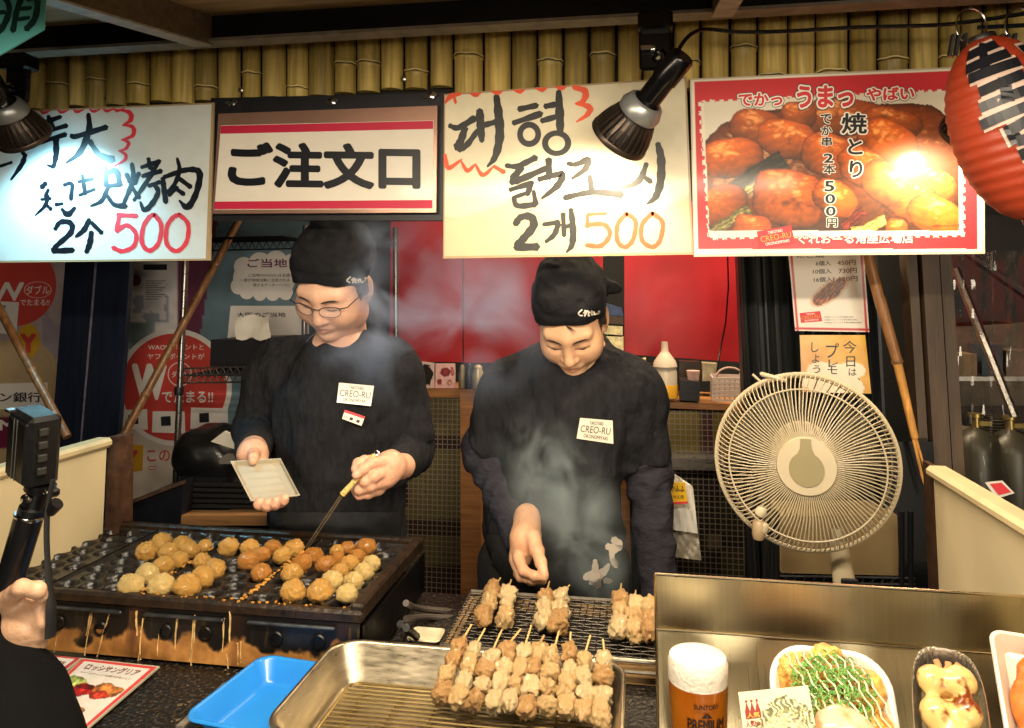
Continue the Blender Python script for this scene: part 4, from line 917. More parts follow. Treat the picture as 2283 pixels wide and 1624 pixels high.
# wire rack
RK = M('rack_chrome','8f8a86',.25,.9,var=.1); RKD = M('rack_dark','2a2c30',.35,.6)
t = thing('wire_rack', PY(400,1200,2.15), 'chrome wire shelving rack behind the left cook', 'rack')
for a in (((414,575,2.1),(386,1200,2.1)), ((681,503,2.3),(676,1000,2.3)), ((882,508,2.3),(884,1000,2.3))):
    mb = MB(); p, q = PY(*a[0]), PY(*a[1]); d = (q-p); n = int(d.length/.05); pts, rr = [], []
    for i in range(n): pts += [p+d*(i/n), p+d*((i+.93)/n), p+d*((i+.95)/n), p+d*((i+.98)/n)]; rr += [.0095,.0095,.0082,.0082]
    mb.tube(pts, rr, 10); mb.build('rack_post', RK, t)
mb = MB(); q = PY(399,872,2.1); mb.lathe([(.013,-.012),(.014,0),(.013,.012)], q, (0,0,1), 14); mb.build('post_collar', BLK, t)
def shelf(mb, u0, v0, u1, v1, h, Y, nz=10, r=.0028):
    a, b = PY(u0,v0,Y), PY(u1,v1,Y); a2, b2 = PY(u0,v0+h,Y), PY(u1,v1+h,Y); mb.tube([a,b], r, 6); mb.tube([a2,b2], r, 6)
    for i in range(nz):
        p, q_, s = i/nz, (i+.5)/nz, (i+1)/nz; mb.tube([a.lerp(b,p), a2.lerp(b2,q_), a.lerp(b,s)], r*.7, 5, False)
    return a, b
mb = MB(); a, b = shelf(mb, 402,822,560,818,16, 2.1); a, b = shelf(mb, 402,838,560,836,16, 2.12)
for k in range(8): o = Vector((0,.03*k,0)); mb.tube([a+o, b+o], .0018, 5)
mb.build('wire_shelf', RK, t)
mb = MB(); a, b = shelf(mb, 468,541,690,536,18, 2.3, 14); shelf(mb, 800,530,884,536,14, 2.3, 6)
for k in range(10): o = Vector((0,-.02*k,0)); mb.tube([a+o, b+o], .002, 5)
mb.build('wire_shelf', RKD, t)
pbox('black_crate', 'black lidded crate standing on the wire shelf behind the left cook', 'crate', [(468,818),(600,816),(600,755),(470,758)], 2.16, .2, M('crate_black','17161a',.5,bump=.2))
q = [(527,712),(600,706),(606,750),(536,756)]
pl = planeY(2.14); mb = MB(); mb.grid([[pl(527+75*j/8, 705+4*math.sin(j*1.3)+i*17, .01*math.sin(j*.9+i)) for j in range(9)] for i in range(4)]); tag(mb.build('tissue_pack', M('tissue_white','d8d0c2',.7)), 'white tissue pack on top of the black crate', 'tissue')
BAGM = M('black_vinyl','141416',.28,var=.3,scale=8,bump=.4,bscale=14)
V_, F_ = surfnet(lambda p: smin(ell(p,tuple(PY(478,1010,2.06)),(.11,.12,.085)), ell(p,tuple(PY(560,1060,2.06)),(.12,.12,.07)), .05)+.006*fbm(p*22,3,2), np.array(PY(478,1010,2.06))-.26, np.array(PY(478,1010,2.06))+.34, .012)
tag(mkobj('vinyl_bag', V_, F_.tolist(), BAGM, smooth=True), 'shiny black vinyl bag slumped under the wire shelf', 'bag')
pl = planeY(1.96)
mb = MB(); mb.slab([pl(470,985),pl(548,1010),pl(540,980),pl(500,962)], .01); tag(mb.build('folded_leaflet', WHT, smooth=False), 'pale folded leaflet on the black vinyl bag', 'leaflet')
mb = MB(); mb.slab([pl(478,1035),pl(545,1035),pl(540,1018),pl(505,1012)], .01); tag(mb.build('foil_packet', M('foil_grey','9a948c',.35,.5), smooth=False), 'grey foil packet by the cook\'s wrist', 'packet')
mb = MB(); mb.slab([pl(604,1026),pl(622,1026),pl(624,965),pl(606,975)], .03); t = tag(mb.build('yellow_packet', M('packet_white','cfc4b4',.5), smooth=False), 'white packet with a yellow top beside the cook\'s hip', 'packet')
mb = MB(); rect(mb, pl, [(605,998),(622,998),(624,964),(606,974)], .002); mb.build('packet_top', M('packet_yellow','d8c020',.5), t, smooth=False)
LINES = M('crate_ribs','1b1a1c',.5,var=.3,scale=3,stretch=(.5,.5,30),bump=.6,bscale=6)
t = thing('ribbed_crate', PY(480,1200,2.0), 'black ribbed crate below the vinyl bag behind the griddle', 'crate')
pl = planeY(1.93); mb = MB()
for i in range(9): mb.slab([pl(396,1076+12*i+8),pl(640,1080+12*i+8),pl(640,1080+12*i),pl(396,1076+12*i)], .03)
mb.build('ribs', LINES, t, smooth=False)
mb = MB(); mb.slab([pl(394,1260,-.012),pl(640,1260,-.012),pl(640,1070,-.012),pl(394,1066,-.012)], .3); mb.build('crate_body', BLK, t, smooth=False)
pbox('shelf_board', 'worn reddish wooden shelf board behind the takoyaki griddle', 'board', [(390,1172),(600,1172),(600,1150),(390,1150)], 1.88, .12, WOOD)
t = thing('dark_cabinet', PY(320,1200,1.9), 'black cabinet with a worn brown edge beside the dark pillar', 'cabinet')
pl = planeY(1.88); mb = MB(); mb.slab([pl(246,1400),pl(392,1400),pl(408,1072),pl(262,1128)], .3); mb.build('cabinet_body', BLK, t, smooth=False)
mb = MB(); mb.slab([pl(246,1400,.006),pl(276,1400,.006),pl(280,1122,.006),pl(262,1128,.006)], .01); mb.slab([pl(262,1135,.008),pl(408,1080,.008),pl(408,1072,.008),pl(262,1126,.008)], .02); mb.build('worn_edge', M('worn_wood','4a3222',.6,var=.5,scale=30,bump=.4), t, smooth=False)
# plastic bag with yellow label
bg = thing('plastic_bag', PY(1520,1250,2.0), 'white plastic carrier bag with a yellow printed label beside the cook', 'bag')
def bagsheet(pts, Y, amp, seed):
    L_, R_ = pts; rows = []
    for i in range(20):
        f = i/19*(len(L_)-1); k = min(int(f), len(L_)-2); g = f-k
        a = np.array(L_[k])*(1-g)+np.array(L_[k+1])*g; b = np.array(R_[k])*(1-g)+np.array(R_[k+1])*g
        rows.append([PY(*(a*(1-j/11)+b*j/11), Y+amp*math.sin(j*1.1+i*.35+seed)+amp*.6*math.sin(j*2.3-i*.8)) for j in range(12)])
    return rows
mb = MB(); mb.grid(bagsheet(([(1494,1050),(1488,1100),(1486,1180)], [(1512,1062),(1545,1085),(1556,1190)]), 1.98, .004, 0)); mb.build('bag_sheet', M('bag_white','dcdad2',.4,var=.05), bg)
mb = MB(); mb.grid(bagsheet(([(1490,1188),(1484,1240)], [(1556,1186),(1564,1250)]), 2.0, .004, 2)); mb.build('bag_fold', M('bag_grey','b0a898',.45,var=.08), bg)
pl = planeY(1.955); mb = MB(); mb.slab([pl(1478,1122),pl(1533,1120),pl(1528,1076),pl(1480,1077)], .002); lb_ = mb.build('label_sticker', M('label_yellow','e0b020',.4), bg, smooth=False)
mb = MB(); rect(mb, pl, [(1478,1125),(1534,1123),(1533,1118),(1478,1120)], .0015); mb.build('label_edge', RD, lb_, smooth=False)
mb = MB(); text(mb, pl, 'ゆかふふ', ((1484,1082),(1526,1083),(1484,1096)), .02, .002); text(mb, pl, 'つめかえ用', ((1484,1104),(1524,1104),(1484,1112)), 0, .002); mb.build('label_lettering', INK, lb_, smooth=False)
# cream side partitions
def partition(label, top, X=None, Yb=1.6, name='side_partition'):
    a = PY(*top, Yb); t = thing(name, Vector((a.x, 1.2, .85)), label, 'partition'); s = 1 if a.x > 0 else -1
    mb = MB(); mb.box((a.x+s*.012, .9, a.z/2+.35-.0), (.024, 2*(Yb-.9), a.z-.7), None, .003); mb.build('partition_panel', CREAM, t)
    mb = MB(); mb.box((a.x+s*.008, .9, a.z+.006), (.042, 2*(Yb-.9)+.01, .022), None, .007); mb.build('top_rail', M('cream_rail','cdbb92',.4), t); return a
partition('cream side partition with a rounded top rail on the left behind the camera stick', (240,992))
partition('cream side partition with a rounded top rail on the right of the fan', (2080,1058))
mb = MB(); pl = planeY(1.62); mb.slab([pl(226,1420),pl(262,1420),pl(266,975),pl(240,975)], .05); tag(mb.build('edge_post', M('worn_wood'), smooth=False), 'thin dark rusty post at the back edge of the left partition', 'post')
mb = MB(); pl = planeY(1.62); mb.slab([pl(2096,1420),pl(2112,1420),pl(2090,1040),pl(2078,1040)], .05); tag(mb.build('edge_post', M('worn_wood'), smooth=False), 'thin dark post at the back edge of the right partition', 'post')
# rack and dark appliance under the fan
t = thing('fan_shelf', PY(1820,1330,1.8), 'dark metal shelf rack holding a cream box behind the fan', 'rack')
for u in (1706,1722,1732,2030,2010):
    mb = MB(); mb.tube([PY(u,1140,1.72),PY(u,1360,1.72)], .006, 8); mb.build('rack_post', RKD, t)
mb = MB(); shelf(mb, 1735,1285,2040,1290,14, 1.72, 14); mb.build('wire_shelf', RKD, t)
pbox('cream_box', 'cream cardboard box on the dark rack below the fan', 'box', [(1742,1278),(2005,1284),(2000,1150),(1740,1150)], 1.78, .12, M('box_cream','a08a64',.6,var=.1))
pbox('black_cabinet', 'black appliance cabinet standing right of the fan', 'cabinet', [(1965,1420),(2108,1420),(2080,985),(1962,985)], 1.84, .05, M('gloss_black','0a0a0b',.2,var=.3))

# glowing panel added behind the viewer as the body of the warm front fill
t = thing('front_fill', (.6,-3.75,.6), 'large warm front fill panel added unseen behind the viewer', 'sign')
mb = MB(); mb.box((.6,-3.72,1.5), (3.4,.12,2.0), None, .02); mb.build('fill_box', M('housing'), t)
mb = MB(); mb.box((.6,-3.652,1.5), (3.2,.01,1.8)); mb.build('fill_face', M('fill_glow','ffe0b0',.5,var=0,emit=.6), t)
mb = MB(); mb.box((0,-4.2,2.5), (14,.2,5)); tag(mb.build('facade_wall', M('facade','4a423a',.7,var=.2)), 'plain dark facade across the alley behind the viewer', 'wall')

rq = random.Random(12); pl = planeY(2.9)
mb = MB(); mb.slab([pl(2085,1500),pl(2500,1500),pl(2500,480),pl(2085,480)], .05); tag(mb.build('dark_backdrop', M('rear_dark','15120f',.6,var=.5,scale=6), smooth=False), 'dark mottled backdrop panel added far behind the plastic curtain', 'wall')  # added backdrop that darkens the view behind the curtain
for i, (u, v, w, n, lb) in enumerate(((2150,1000,30,7,'leftmost stack of pale dishes behind the plastic curtain'),(2215,985,26,9,'middle stack of pale dishes behind the plastic curtain'),(2275,1000,30,6,'rightmost stack of pale dishes behind the plastic curtain'))):
    q = PY(u,v,2.55); s_ = 1/ppm(u,v,2.55); mb = MB()
    for k in range(n): z = k*6.5*s_; mb.lathe([(w*.5*s_,z),(w*(.95+.05*rq.random())*s_,z+5*s_),(w*s_,z+6*s_),(w*.5*s_,z+2*s_)], q+Vector((rq.uniform(-2,2)*s_,0,0)), (0,0,1), 20)
    tag(mb.build('dish_stack', M('dish_dull','8a8070',.35,var=.2)), lb, 'dishes', 'dish stacks behind the curtain')
for i, (u0,v0,u1,v1,c,lb) in enumerate(((2128,790,2178,840,'6a5a40','small tan carton on the shelf behind the curtain'),(2190,770,2236,838,'23303a','dark blue carton on the shelf behind the curtain'),(2244,782,2300,840,'5a4a3a','brown carton on the shelf behind the curtain, far right'))): pbox('carton', lb, 'carton', [(u0,v1),(u1,v1),(u1,v0),(u0,v0)], 2.5, .1, M('carton_'+c, c, .6, var=.3, scale=30))
mb = MB(); pl = planeY(2.5); mb.slab([pl(2100,850),pl(2400,850),pl(2400,840),pl(2100,840)], .2); mb.slab([pl(2100,1010,.02),pl(2400,1010,.02),pl(2400,1000,.02),pl(2100,1000,.02)], .2); t = thing('rear_shelf', pl(2200,1010), 'dim metal shelving behind the plastic curtain', 'shelf'); mb.slab([pl(2108,1010,-.18),pl(2114,1010,-.18),pl(2114,600,-.18),pl(2108,600,-.18)], .01); mb.build('shelf_boards', STEEL, t, smooth=False)
# ================================================================ awning strip lamp (added above the view to light counter and faces)
al = thing('added_strip_lamp', (-.15,.70,1.86), 'long warm strip lamp added unseen under the awning over the counter front', 'lamp')
mb = MB(); mb.box((-.15,.70,1.90), (1.4,.10,.05), None, .01); mb.build('lamp_housing', M('housing','c8c4b8',.5), al)
mb = MB(); mb.box((-.15,.70,1.864), (1.3,.06,.022)); mb.build('tube', M('strip_glow'), al)
# ================================================================ counter table
GRIME = M('grimy_black', '0f0d0b', .42, var=.6, scale=150, bump=1., bscale=120, col2='4a4034', thr=.60, soft=.08, rvar=.15)
ct = thing('counter_table', (0,1.4,0), 'grimy black serving counter under the griddle and trays', 'counter')
mb = MB(); mb.box((.05,1.34,.832), (2.1,.64,.03), None, .006); mb.build('table_top', GRIME, ct)
mb = MB(); mb.box((.05,1.36,.41), (2.04,.56,.808)); mb.build('cabinet_body', M('counter_body','3a2a1c',.5,var=.3), ct, smooth=False)
rc = random.Random(77); mb = MB()
for i in range(260):
    s = rc.uniform(.0008,.0028); mb.box((rc.uniform(-.75,.12), rc.uniform(1.09,1.29), .848+s*.3), (s*rc.uniform(1,3),s,s*.6), Matrix.Rotation(rc.uniform(0,3),3,'Z'))
tag(mb.build('food_crumbs', M('crumb_grey','6a5c48',.6,var=.6,scale=300), smooth=False), 'scattered crumbs and scraps on the grimy counter', 'crumbs', kind='stuff')
sp_ = [PZ(*zc(0,1900,1.6778)(x,y), .851) for x,y in ((1160,1610),(1215,1610),(1515,1318),(1478,1322))]
mb = MB(); mb.slab(sp_, .004); tag(mb.build('wood_strip', M('grey_strip','6a6258',.7,var=.5,scale=60,bump=.5)), 'worn grey wooden strip lying beside the blue tray', 'strip')
# ================================================================ takoyaki griddle
ZP = .95
IRON = M('cast_iron', (1,1,1), .30, 0., spec=.45, var=.3, scale=40, bump=.1, bscale=120, rvar=.12, attr='Col')
BURNT = M('burnt_steel', '0d0b0a', .38, .3, var=.5, scale=25, bump=.3)
xr_f = PZ(788,1352,ZP).x; yf = PZ(640,1352,ZP).y; yb = yf+.335
pw = (PZ(540,1345,ZP).x - PZ(300,1338,ZP).x)
xs = [PZ(540,1345,ZP).x+.205, PZ(540,1345,ZP).x, PZ(300,1338,ZP).x, PZ(300,1338,ZP).x-pw, PZ(300,1338,ZP).x-2*pw]
xs[0] = max(xs[0], xr_f-.012)
gr = thing('takoyaki_griddle', ((xs[0]+xs[-1])/2, yf+.17, .85), 'blackened takoyaki griddle with four dimpled iron pans and tan front panel', 'griddle')
RH = .0195; holes = []
for k in range(4):
    x1, x0 = xs[k], xs[k+1]; nx, ny = int((x1-x0)/.0023), int((yb-yf)/.0023)
    hs = []; px_, py_ = .0485, .0425; nr = 8
    for r in range(nr):
        for c in range(4):
            cx = x0+.026+px_*c+(px_*.42 if r % 2 else 0); cy = yf+.024+r*(yb-yf-.046)/(nr-1)
            if x0+.018 < cx < x1-.018: hs.append((cx, cy))
    holes.append(hs)
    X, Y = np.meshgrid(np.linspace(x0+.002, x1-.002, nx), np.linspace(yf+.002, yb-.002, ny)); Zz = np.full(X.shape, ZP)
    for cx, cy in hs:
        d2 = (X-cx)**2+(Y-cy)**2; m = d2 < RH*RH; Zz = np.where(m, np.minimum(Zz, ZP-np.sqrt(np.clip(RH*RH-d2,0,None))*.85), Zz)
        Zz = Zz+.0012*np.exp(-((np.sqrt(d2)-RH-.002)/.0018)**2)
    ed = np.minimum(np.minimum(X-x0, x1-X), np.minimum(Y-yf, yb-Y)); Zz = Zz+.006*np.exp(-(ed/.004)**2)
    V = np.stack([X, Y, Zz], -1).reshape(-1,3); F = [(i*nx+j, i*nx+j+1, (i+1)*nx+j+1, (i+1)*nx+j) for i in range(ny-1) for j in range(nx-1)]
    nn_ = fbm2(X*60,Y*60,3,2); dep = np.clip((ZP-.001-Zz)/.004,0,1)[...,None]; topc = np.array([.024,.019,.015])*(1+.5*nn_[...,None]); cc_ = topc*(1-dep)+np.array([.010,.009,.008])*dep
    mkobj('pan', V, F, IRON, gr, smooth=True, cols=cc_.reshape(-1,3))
RIM = M('griddle_rim', '1a1512', .4, .3, var=.6, scale=50, bump=.5, bscale=90, col2='3a2a1c')
mb = MB(); xm, W_ = (xs[0]+xs[-1])/2, xs[0]-xs[-1]
mb.box((xm, yf-.010, ZP-.004), (W_+.05,.020,.022), None, .005); mb.box((xm, yb+.010, ZP), (W_+.05,.02,.03), None, .004)
mb.box((xs[0]+.013, (yf+yb)/2, ZP+.002), (.022,yb-yf+.03,.030), None, .004); mb.box((xs[-1]-.012, (yf+yb)/2, ZP), (.022,yb-yf+.03,.026), None, .004)
mb.build('rim', RIM, gr)
mb = MB()                                              # batter and crumbs along the ridges between the pans
rg = random.Random(5)
for k in (1,2):
    for i in range(46):
        y = yf+rg.random()*(yb-yf)*(.75 if k == 1 else .95); s = rg.uniform(.0015,.0045); mb.box((xs[k]+rg.uniform(-.004,.004), y, ZP+.006+rg.uniform(0,.002)), (s*1.4,s*rg.uniform(1,2.6),s), Matrix.Rotation(rg.uniform(0,3),3,'Z'), s*.3)
for i in range(30): s = rg.uniform(.0012,.003); mb.box((rg.uniform(xs[2],xs[0]), yf-.008+rg.uniform(-.006,.006), ZP+.008), (s*2,s,s), Matrix.Rotation(rg.uniform(0,3),3,'Z'))
mb.build('batter_crumbs', M('crumbs','b07a30',.6,var=.4,scale=90), gr)['kind'] = 'stuff'
yfr = yf-.016; zt, zb = ZP-.014, .852
def front(x, y):
    Xw = xs[-1]-.02+(W_+.04)*x; Zw = zt+(zb-zt)*y; n = fbm2(Xw*30, Zw*30, 4, 3); n2 = fbm2(Xw*140, Zw*12, 3, 9); n3 = fbm2(Xw*9, Zw*9, 2, 31)
    tan = np.stack([.70+.12*n, .49+.10*n, .26+.07*n], -1)
    per = (np.abs(((Xw-xs[1])/pw+.5)%1-.5))           # soot hangs in a bowl below each pan, rusty at the ridges
    edge = .70+.26*n-.30*np.clip((.16-per)/.10,0,1)+.06*n3
    soot = np.clip((edge-y)*8, 0, 1)[...,None]; c = tan*(1-soot)+np.array([.055,.042,.035])*soot
    rust = np.clip(1-per/.10, 0, 1)*np.clip(1.0-y*.55+.4*n2, 0, 1); c = c*(1-.75*rust[...,None])+np.array([.24,.12,.06])*.75*rust[...,None]
    drip = np.clip((n2-.40)*4, 0, 1)*np.clip(1.2-y, 0, 1)*(y > .08); c = c*(1-.45*drip[...,None])+np.array([.50,.36,.18])*.45*drip[...,None]
    return c*(.97+.06*np.clip(n2,-.5,.5)[...,None]+.10*n[...,None])
fp = planeP((xs[-1]-.02, yfr, zt), (W_+.04,0,0), (0,-.004,zb-zt)); fp.n = Vector((0,-1,0))
printed('front_panel', fp, [(0,0),(1,0),(1,1),(0,1)], 330, 70, front, M('panel_paint',(1,1,1),.42,var=.1,scale=30,attr='Col',bump=.25,bscale=70), gr, 0.)
mb = MB(); mb.box((xm,(yf+yb)/2,.875), (W_+.03,yb-yf+.0,.045)); mb.build('inner_body', BURNT, gr, smooth=False)
mb = MB()
mb.box((xs[0]+.0265, (yf+yb)/2, (ZP-.016+.855)/2), (.004, yb-yf+.03, ZP-.016-.855)); mb.build('side_panel', BURNT, gr, smooth=False)
mb = MB()
for k in range(4):
    xa, xb = xs[k+1]+.022, xs[k]-.022; mb.box(((xa+xb)/2, yfr-.006, ZP-.022), (xb-xa,.008,.006), None, .002)
mb.build('drip_bar', M('drip_bar','4c5054',.3,.7,var=.4,scale=40), gr)
for (x,y) in ((390,925),(665,965),(1095,985),(1355,1000),(1825,1035),(2105,1055)):
    u, v = z7(x,y); q = PY(u, v, yfr-.001); m2 = MB(); m2.lathe([(.0115,0),(.0135,.002),(.0115,.004),(.009,.004),(.009,.001)], q, (0,-1,0), 20, False, True); m2.build('burner_port', BURNT, gr)
mb = MB()
for (x0,y0,x1,y1) in ((730,840,640,1155),(600,860,570,1010),(1285,880,1255,1180),(1170,900,1155,1100),(1480,900,1470,1120),(1290,900,1280,1060),(945,900,915,1180),(1500,1130,1510,1250),(1570,1060,1575,1200),(1050,1000,1040,1140),(900,850,905,1010),(930,980,930,1170),(1520,850,1518,1060),(1590,1050,1592,1190),(1270,1100,1262,1230),(610,850,560,1140),(1505,1190,1510,1255),(380,1010,360,1120)):
    a, b = z7(x0,y0), z7(x1,y1); P = [PY(a[0]+(b[0]-a[0])*t+.6*math.sin(t*7+x0), a[1]+(b[1]-a[1])*t, yfr-.0025) for t in np.linspace(0,1,9)]; mb.tube(P, [.0012+.0018*rg.random() for _ in P], 6, flat=.5); mb.build('batter_drip', M('drip','d0ae74',.45,var=.4,scale=60), gr); mb = MB()

# gas hose and pegs at the griddle's right end
mb = MB()
for pts in ([(905,1345,1.36,.92),(930,1356,1.5,.88),(985,1362,1.56,.88),(1040,1366,1.6,.88)],[(905,1380,1.40,.87),(950,1376,1.5,.87),(1010,1378,1.55,.87),(1060,1372,1.6,.87)]): mb.tube([tuple(p) for p in catmull([tuple(PY(u,v,Y)) for u,v,Y,_ in pts], 6)], .006, 8)
tag(mb.build('gas_hose', M('hose','4e4640',.5)), 'grey gas hoses lying between the griddle and the grill net', 'hose')
# ================================================================ takoyaki balls
def ball_mesh(seed, flat=1.):
    n, m = 44, 28; V = []
    for i in range(m+1):
        for j in range(n):
            a, b = math.pi*i/m, 2*math.pi*j/n; V.append((math.sin(a)*math.cos(b), math.sin(a)*math.sin(b), math.cos(a)))
    V = np.array(V); r = 1+.08*fbm(V*1.7,2,seed)+.075*fbm(V*4.5,3,seed+3)+.045*fbm(V*12,3,seed+7)
    V = V*r[:,None]*np.array([1,1,.93*flat]); F = [(i*n+j, i*n+(j+1)%n, (i+1)*n+(j+1)%n, (i+1)*n+j) for i in range(m) for j in range(n)]
    return V, F
BALLM = [M('ball_'+k, a, .36, scale=58, col2=b, thr=.43, soft=.12, bump=.9, bscale=150, spec=.45, sss=.06, detail=9, coat=.4) for k, a, b in (('golden','a25a1a','f2bc60'),('pale','c08434','fadc90'),('brown','7a3a12','de9844'))]
BALLS = [(1063,405,72,0),(1200,415,64,0),(1352,420,46,0),(970,462,70,0),(1115,468,68,0),(1255,450,62,0),(1510,430,66,0),(1650,435,62,0),(1802,432,56,2),(1940,440,66,0),(1180,515,60,0),(1080,555,70,0),(975,610,75,1),(868,683,84,1),(1335,525,58,0),(1412,578,74,0),(1338,628,76,0),(1065,688,86,1),(1237,692,86,0),(1640,522,70,2),(1725,485,62,2),(1868,485,62,0),(1725,598,65,2),(2070,490,66,2),(1995,540,70,2),(1930,605,70,0),(2150,545,64,2),(1938,722,82,0),(2115,722,84,0),(2195,655,76,1)]
B8 = [(40,438,52,2),(162,430,66,2),(108,492,56,2),(55,542,62,0),(-10,592,58,0),(200,538,60,1),(152,592,66,1),(82,655,68,1),(38,738,70,1),(-25,505,50,2),(-60,660,60,1),(-30,455,48,0)]
allb = [(*z7(x,y), r*.33746, c) for x,y,r,c in BALLS] + [(*z8(x,y), r*.33746, c) for x,y,r,c in B8]
bm = [bpy.data.meshes.new('takoyaki_ball') for _ in range(9)]
for i, me in enumerate(bm):
    V, F = ball_mesh(i*5); me.from_pydata(V.tolist(), [], F); me.shade_smooth(); me.materials.append(BALLM[i//3])
info = []
for (u,v,r,c) in allb:
    q = PZ(u, v, ZP+.010); R = r/ppm(u,v,q.y)*1.0; info.append([q, R, c])
PN = ['rightmost', 'third', 'second', 'leftmost']; ON = ['front','second','third','fourth','fifth','sixth','seventh','rearmost']; LN = ['leftmost','second from left','third from left','fourth from left','fifth from left','sixth from left']
pans = {}
for it in info:
    k = next((i for i in range(4) if it[0].x > xs[i+1]), 3); row = min(7, max(0, int((it[0].y-yf)/((yb-yf)/8)))); pans.setdefault((k,row), []).append(it)
for (k,row), L in pans.items():
    L.sort(key=lambda t: t[0].x)
    for j, (q, R, c) in enumerate(L):
        o = bpy.data.objects.new('takoyaki_ball', bm[c*3+rg.randrange(3)]); COL.objects.link(o); o.location = q; o.scale = (R,R,R*.96); o.rotation_euler = (rg.uniform(-.4,.4), rg.uniform(-.4,.4), rg.uniform(0,6.3))
        tag(o, '%s takoyaki ball, %s in the %s row of the %s pan' % (('golden','pale yellow','dark browned')[c], 'only one' if len(L) == 1 else LN[j], ON[row], PN[k]), 'takoyaki ball', 'takoyaki balls on the griddle')
# ================================================================ grill with wire net
ZN = .885
gl = thing('grill', (PZ(1245,1400,ZN).x, 1.46, .85), 'charcoal grill box topped with a dark woven wire net', 'grill')
n0, n1 = PZ(1040,1318,ZN), PZ(990,1426,ZN); n2 = PZ(1456,1475,ZN)
x0, x1, y0, y1 = n1.x, n2.x+.17, n2.y-.004, n0.y
NET = M('net_wire','3a342c',.35,.8,var=.5,scale=60); NETF = M('net_frame','9c9486',.3,.8,var=.3,scale=40)
mb = MB(); nxw, nyw = int((x1-x0)/.0125), int((y1-y0)/.0125)
for i in range(nxw+1):
    x = x0+(x1-x0)*i/nxw; mb.tube([(x, y0+(y1-y0)*j/24, ZN+.0012*math.sin(j*1.7+i*3.14)) for j in range(25)], .0011, 5, False)
for j in range(nyw+1):
    y = y0+(y1-y0)*j/nyw; mb.tube([(x0+(x1-x0)*i/40, y, ZN+.0012*math.sin(i*2.0+j*3.14)) for i in range(41)], .0011, 5, False)
mb.build('wire_net', NET, gl)
mb = MB(); mb.tube([(x0,y0,ZN),(x1,y0,ZN),(x1,y1,ZN),(x0,y1,ZN)], .0038, 8, closed=True); mb.tube([(x0+.01,y0-.012,ZN-.012),(x1,y0-.012,ZN-.012)], .003, 6); mb.build('net_frame', NETF, gl)
mb = MB(); w = .016
for (c, d) in (((x0+w/2,(y0+y1)/2,.862),(w,y1-y0,.028)),(((x0+x1)/2,y1-w/2,.862),(x1-x0-2*w,w,.028)),(((x0+x1)/2,y0+w/2,.862),(x1-x0-2*w,w,.028))): mb.box(c, d)
mb.build('grill_box', M('grill_tan','8a6a40',.5,var=.4,scale=20,bump=.3), gl, smooth=False)
mb = MB(); mb.box(((x0+x1)/2,(y0+y1)/2,.8535), (x1-x0-2*w,y1-y0-2*w,.008)); mb.build('ember_bed', M('embers','0b0908',.8,var=.5,scale=70,bump=.8), gl, smooth=False)
# ================================================================ tray, inner rack, skewers
ZR, ZT = .915, .856
a, b = PZ(795,1424,ZR), PZ(1378,1482,ZR); fx = PZ(1352,1620,ZR); lx = PZ(610,1620,ZR)
corn = [Vector((a.x-.03,a.y,0)), Vector((b.x+.003,b.y+.004,0)), Vector((fx.x+.012,1.02,0)), Vector((a.x-.03,1.02,0))]
ty = thing('steel_tray', ((a.x+b.x)/2, 1.17, .848), 'deep scratched steel tray holding rows of cooked skewers', 'tray')
def rrect(x0, x1, y0, y1, r, n=8):
    out = []
    for cx, cy, a0 in ((x1-r,y1-r,0),(x0+r,y1-r,90),(x0+r,y0+r,180),(x1-r,y0+r,270)):
        for i in range(n+1): t = math.radians(a0+90*i/n); out.append((cx+r*math.cos(t), cy+r*math.sin(t)))
    return out
def trayshape(x0, x1, y0, y1, zt, zb, r, inset, lipw, th=.0012):
    mb = MB(); rows = []
    for (ins, z) in ((-lipw,zt-.003),(-lipw*.8,zt),(-.001,zt),(.001,zt-.003),(inset*.85,zb+.006),(inset,zb+.001),(inset+.006,zb)):
        rows.append([Vector((x,y,z)) for x,y in rrect(x0+ins,x1-ins,y0+ins,y1-ins,max(r-ins*.5,.004))])
    for R_ in rows: R_.append(R_[0])
    mb.grid(rows); k = len(rows[0]); mb.f.append(tuple(range(len(mb.v)-k, len(mb.v)-1))); return mb
tx0, tx1, ty1 = a.x-.028, b.x+.006, (a.y+b.y)/2+.002
TRS = M('tray_steel','b8ac94',.34,1.,var=.25,scale=9,stretch=(2,2,12),bump=.08,bscale=160,rvar=.16)
trayshape(tx0, tx1, 1.0, ty1, ZR, ZT, .045, .026, .007).build('tray_shell', TRS, ty, smooth=True)
rk = thing('wire_rack', ((tx0+tx1)/2,1.17,ZT), 'shallow wire cooling rack lying inside the steel tray', 'rack')
mb = MB(); zr = ZT+.010; rx0, rx1, ry0, ry1 = tx0+.036, tx1-.034, 1.03, ty1-.036
P = [(x,y,zr) for x,y in rrect(rx0,rx1,ry0,ry1,.02,4)]; mb.tube(P, .0024, 6, closed=True)
y = ry0+.006
while y < ry1-.004: mb.tube([(rx0,y,zr),(rx1,y,zr)], .0014, 5, False); y += .0115
x = rx0+.03
while x < rx1: mb.tube([(x,ry0,zr-.003),(x,ry1,zr-.003)], .0018, 5, False); x += .062
mb.build('wire_grid', M('rack_brass','b09a68',.3,.9,var=.2), rk)
def chunk_mesh(seed):
    rn = np.random.RandomState(seed); V, F = ball_mesh(seed)
    p = 4.2; nrm = (np.abs(V[:,0])**p+np.abs(V[:,1])**p+np.abs(V[:,2])**p)**(1/p); V = V/(nrm[:,None]**.38)*.92
    V = V*(1+.20*fbm(V*1.3,2,seed+11)+.20*fbm(V*3.2,3,seed+13)+.055*fbm(V*8,3,seed+17))[:,None]
    return V, F
